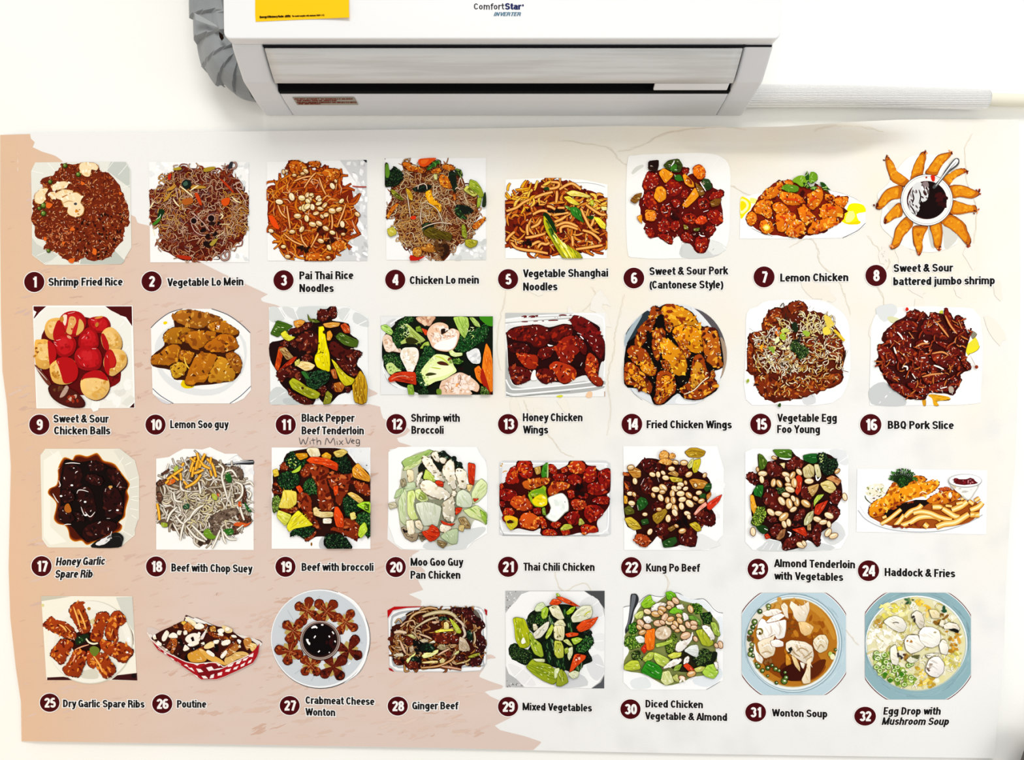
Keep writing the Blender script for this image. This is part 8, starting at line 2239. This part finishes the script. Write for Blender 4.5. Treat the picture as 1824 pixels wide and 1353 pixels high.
# ------------------------------------------------------------------ tape-wrapped pipes on the left
M_TAPE = mat('grey_tape', '8b9092', 0.5, 0.3, noisy('84898b', '95999b', 14))
path = [(378, -150, -.050), (383, -60, -.050), (386, 0, -.050), (392, 40, -.050), (399, 76, -.050), (410, 103, -.049), (424, 119, -.048), (438, 127, -.047), (448, 127.5, -.047)]
pp = [atY(x, y, d) for x, y, d in path]


def cr3(pts, n):
    e = [pts[0]] + pts + [pts[-1]]
    out = []
    for i in range(1, len(e) - 2):
        for k in range(n):
            t = k / n
            out.append(0.5 * (2 * e[i] + (e[i + 1] - e[i - 1]) * t + (2 * e[i - 1] - 5 * e[i] + 4 * e[i + 1] - e[i + 2]) * t * t
                              + (3 * e[i] - e[i - 1] - 3 * e[i + 1] + e[i + 2]) * t ** 3))
    out.append(pts[-1])
    return out


def tube(pts, rad, sides, v, f, caps=True):
    n = len(pts)
    i0 = len(v)
    ref = Vector((0, -1, 0))
    for k, p in enumerate(pts):
        t = (pts[min(k + 1, n - 1)] - pts[max(k - 1, 0)]).normalized()
        a = (ref - t * ref.dot(t)).normalized()
        b = t.cross(a)
        for s in range(sides):
            th = 2 * math.pi * s / sides
            r = rad(k / (n - 1), th) if callable(rad) else rad
            v.append(p + a * (r * math.cos(th)) + b * (r * math.sin(th)))
    for k in range(n - 1):
        for s in range(sides):
            a = i0 + k * sides + s
            b = i0 + k * sides + (s + 1) % sides
            f.append((a, b, b + sides, a + sides))
    if caps:
        f.append(tuple(range(i0 + sides - 1, i0 - 1, -1)))
        f.append(tuple(range(i0 + (n - 1) * sides, i0 + n * sides)))


rw = random.Random(5)
lump = [rw.uniform(-1, 1) for _ in range(400)]


def wrap(t, th):
    turns = t * 8 + th / 6.2832
    s = turns - math.floor(turns)
    k = int(math.floor(turns)) % 40
    q = lump[(k * 7 + int(th * 1.6)) % 400]
    return .0395 + .0050 * s + .0030 * q + .0016 * math.sin(th * 3 + k * 2.1)


dv, df = [], []
tube(cr3(pp, 14), wrap, 26, dv, df)
duct = link('wrapped_pipe', dv, df, M_TAPE, None, None, False, (pp[4].x, pp[4].y, pp[4].z))
duct['label'] = 'grey tape-wrapped pipe bundle bending behind the left end of the air conditioner'
duct['category'] = 'pipe'
# loose tape tails
M_TAPE2 = mat('grey_tape_light', 'a3a7a8', 0.45, 0.3)


def tail(pts, lift):
    vv_, ff_ = [], []
    for (x, y) in pts:
        vv_.append(atY(x, y, lift))
    ff_.append(tuple(range(len(vv_))))
    o = link('tape_edge', vv_, ff_, M_TAPE2, duct)
    m_ = o.modifiers.new('thick', 'SOLIDIFY')
    m_.thickness = .0008
    return o


tail([(346, 23), (362, 31), (386, 45), (388, 49), (366, 42), (349, 36)], -.099)
tail([(384, 138), (360, 116.5), (357.5, 117.5), (372, 133), (386, 144)], -.040)
tail([(389, 144), (398, 151), (402, 156), (399, 155.5), (392, 150)], -.030)
# small dark nick in the wrap
nick = link('tape_tear', [atY(x, y, -.1) for x, y in ((390, 56), (397, 62), (399, 68), (395, 73), (391, 66))], [(0, 4, 3, 2, 1)], mat('tear_dark', '1a0d08', .8, .05), duct)
nick['label'] = 'small dark tear in the tape'

# ------------------------------------------------------------------ white drain hose on the right
def ribs(nt, b):
    tc = node(nt, 'ShaderNodeTexCoord')
    wv = node(nt, 'ShaderNodeTexWave', Scale=130.0, Distortion=1.5, Detail=2.0)
    wv.bands_direction = 'Z'
    nt.links.new(tc.outputs['Object'], wv.inputs['Vector'])
    bp = node(nt, 'ShaderNodeBump', Strength=.75, Distance=.0025)
    nt.links.new(wv.outputs[0], bp.inputs['Height'])
    nt.links.new(bp.outputs[0], b.inputs['Normal'])


M_HOSE = mat('hose_cloth', 'f7f7f5', 0.75, 0.1, ribs)
M_HPIPE = mat('pipe_plastic', 'e9e4d2', 0.6, 0.2)
hp = [atY(x, y, -.021) for x, y in ((1290, 170), (1360, 170.5), (1460, 170.5), (1560, 172), (1660, 174.5), (1757, 177))]
dv, df = [], []
tube(cr3(hp, 6), lambda t, th: .0188 * (1.02 - .13 * t) * (1 if t < .985 else .93), 28, dv, df)
hose = link('drain_hose', dv, df, M_HOSE, None, None, True, tuple(hp[-1]))
hose['label'] = 'white cloth-covered drain hose running along the wall right of the air conditioner'
hose['category'] = 'hose'
ip = [atY(x, y, -.018) for x, y in ((1735, 176.5), (1780, 177.8), (1830, 179), (1900, 180.5))]
dv, df = [], []
tube(cr3(ip, 4), .0105, 20, dv, df)
o = link('inner_pipe', dv, df, M_HPIPE, hose, None, True)
o['label'] = 'thinner cream pipe end coming out of the hose'

# ------------------------------------------------------------------ dark thing cut off by the lower right corner
M_CORNER = mat('dark_grey_plastic', '4e4a4c', 0.5, 0.2, noisy('4a4648', '57524f', 8))
px_ = [(1826, 1318), (1811, 1362), (1790, 1425), (1930, 1425), (1930, 1310), (1850, 1290)]
back = [atY(x, y, -.045) for x, y in px_]
n = len(back)
c_ = back[2]
cv = [p + Vector((.003, -.032, 0)) for p in back] + back
cf = [tuple(range(n - 1, -1, -1)), tuple(range(n, 2 * n))] + [(k, (k + 1) % n, (k + 1) % n + n, k + n) for k in range(n)]
corner = link('chair_back', cv, cf, M_CORNER, None, None, False, tuple(c_))
bevel(corner, .006, 3)
corner['label'] = 'dark grey slanted object just showing at the lower right corner of the photo'
corner['category'] = 'furniture'
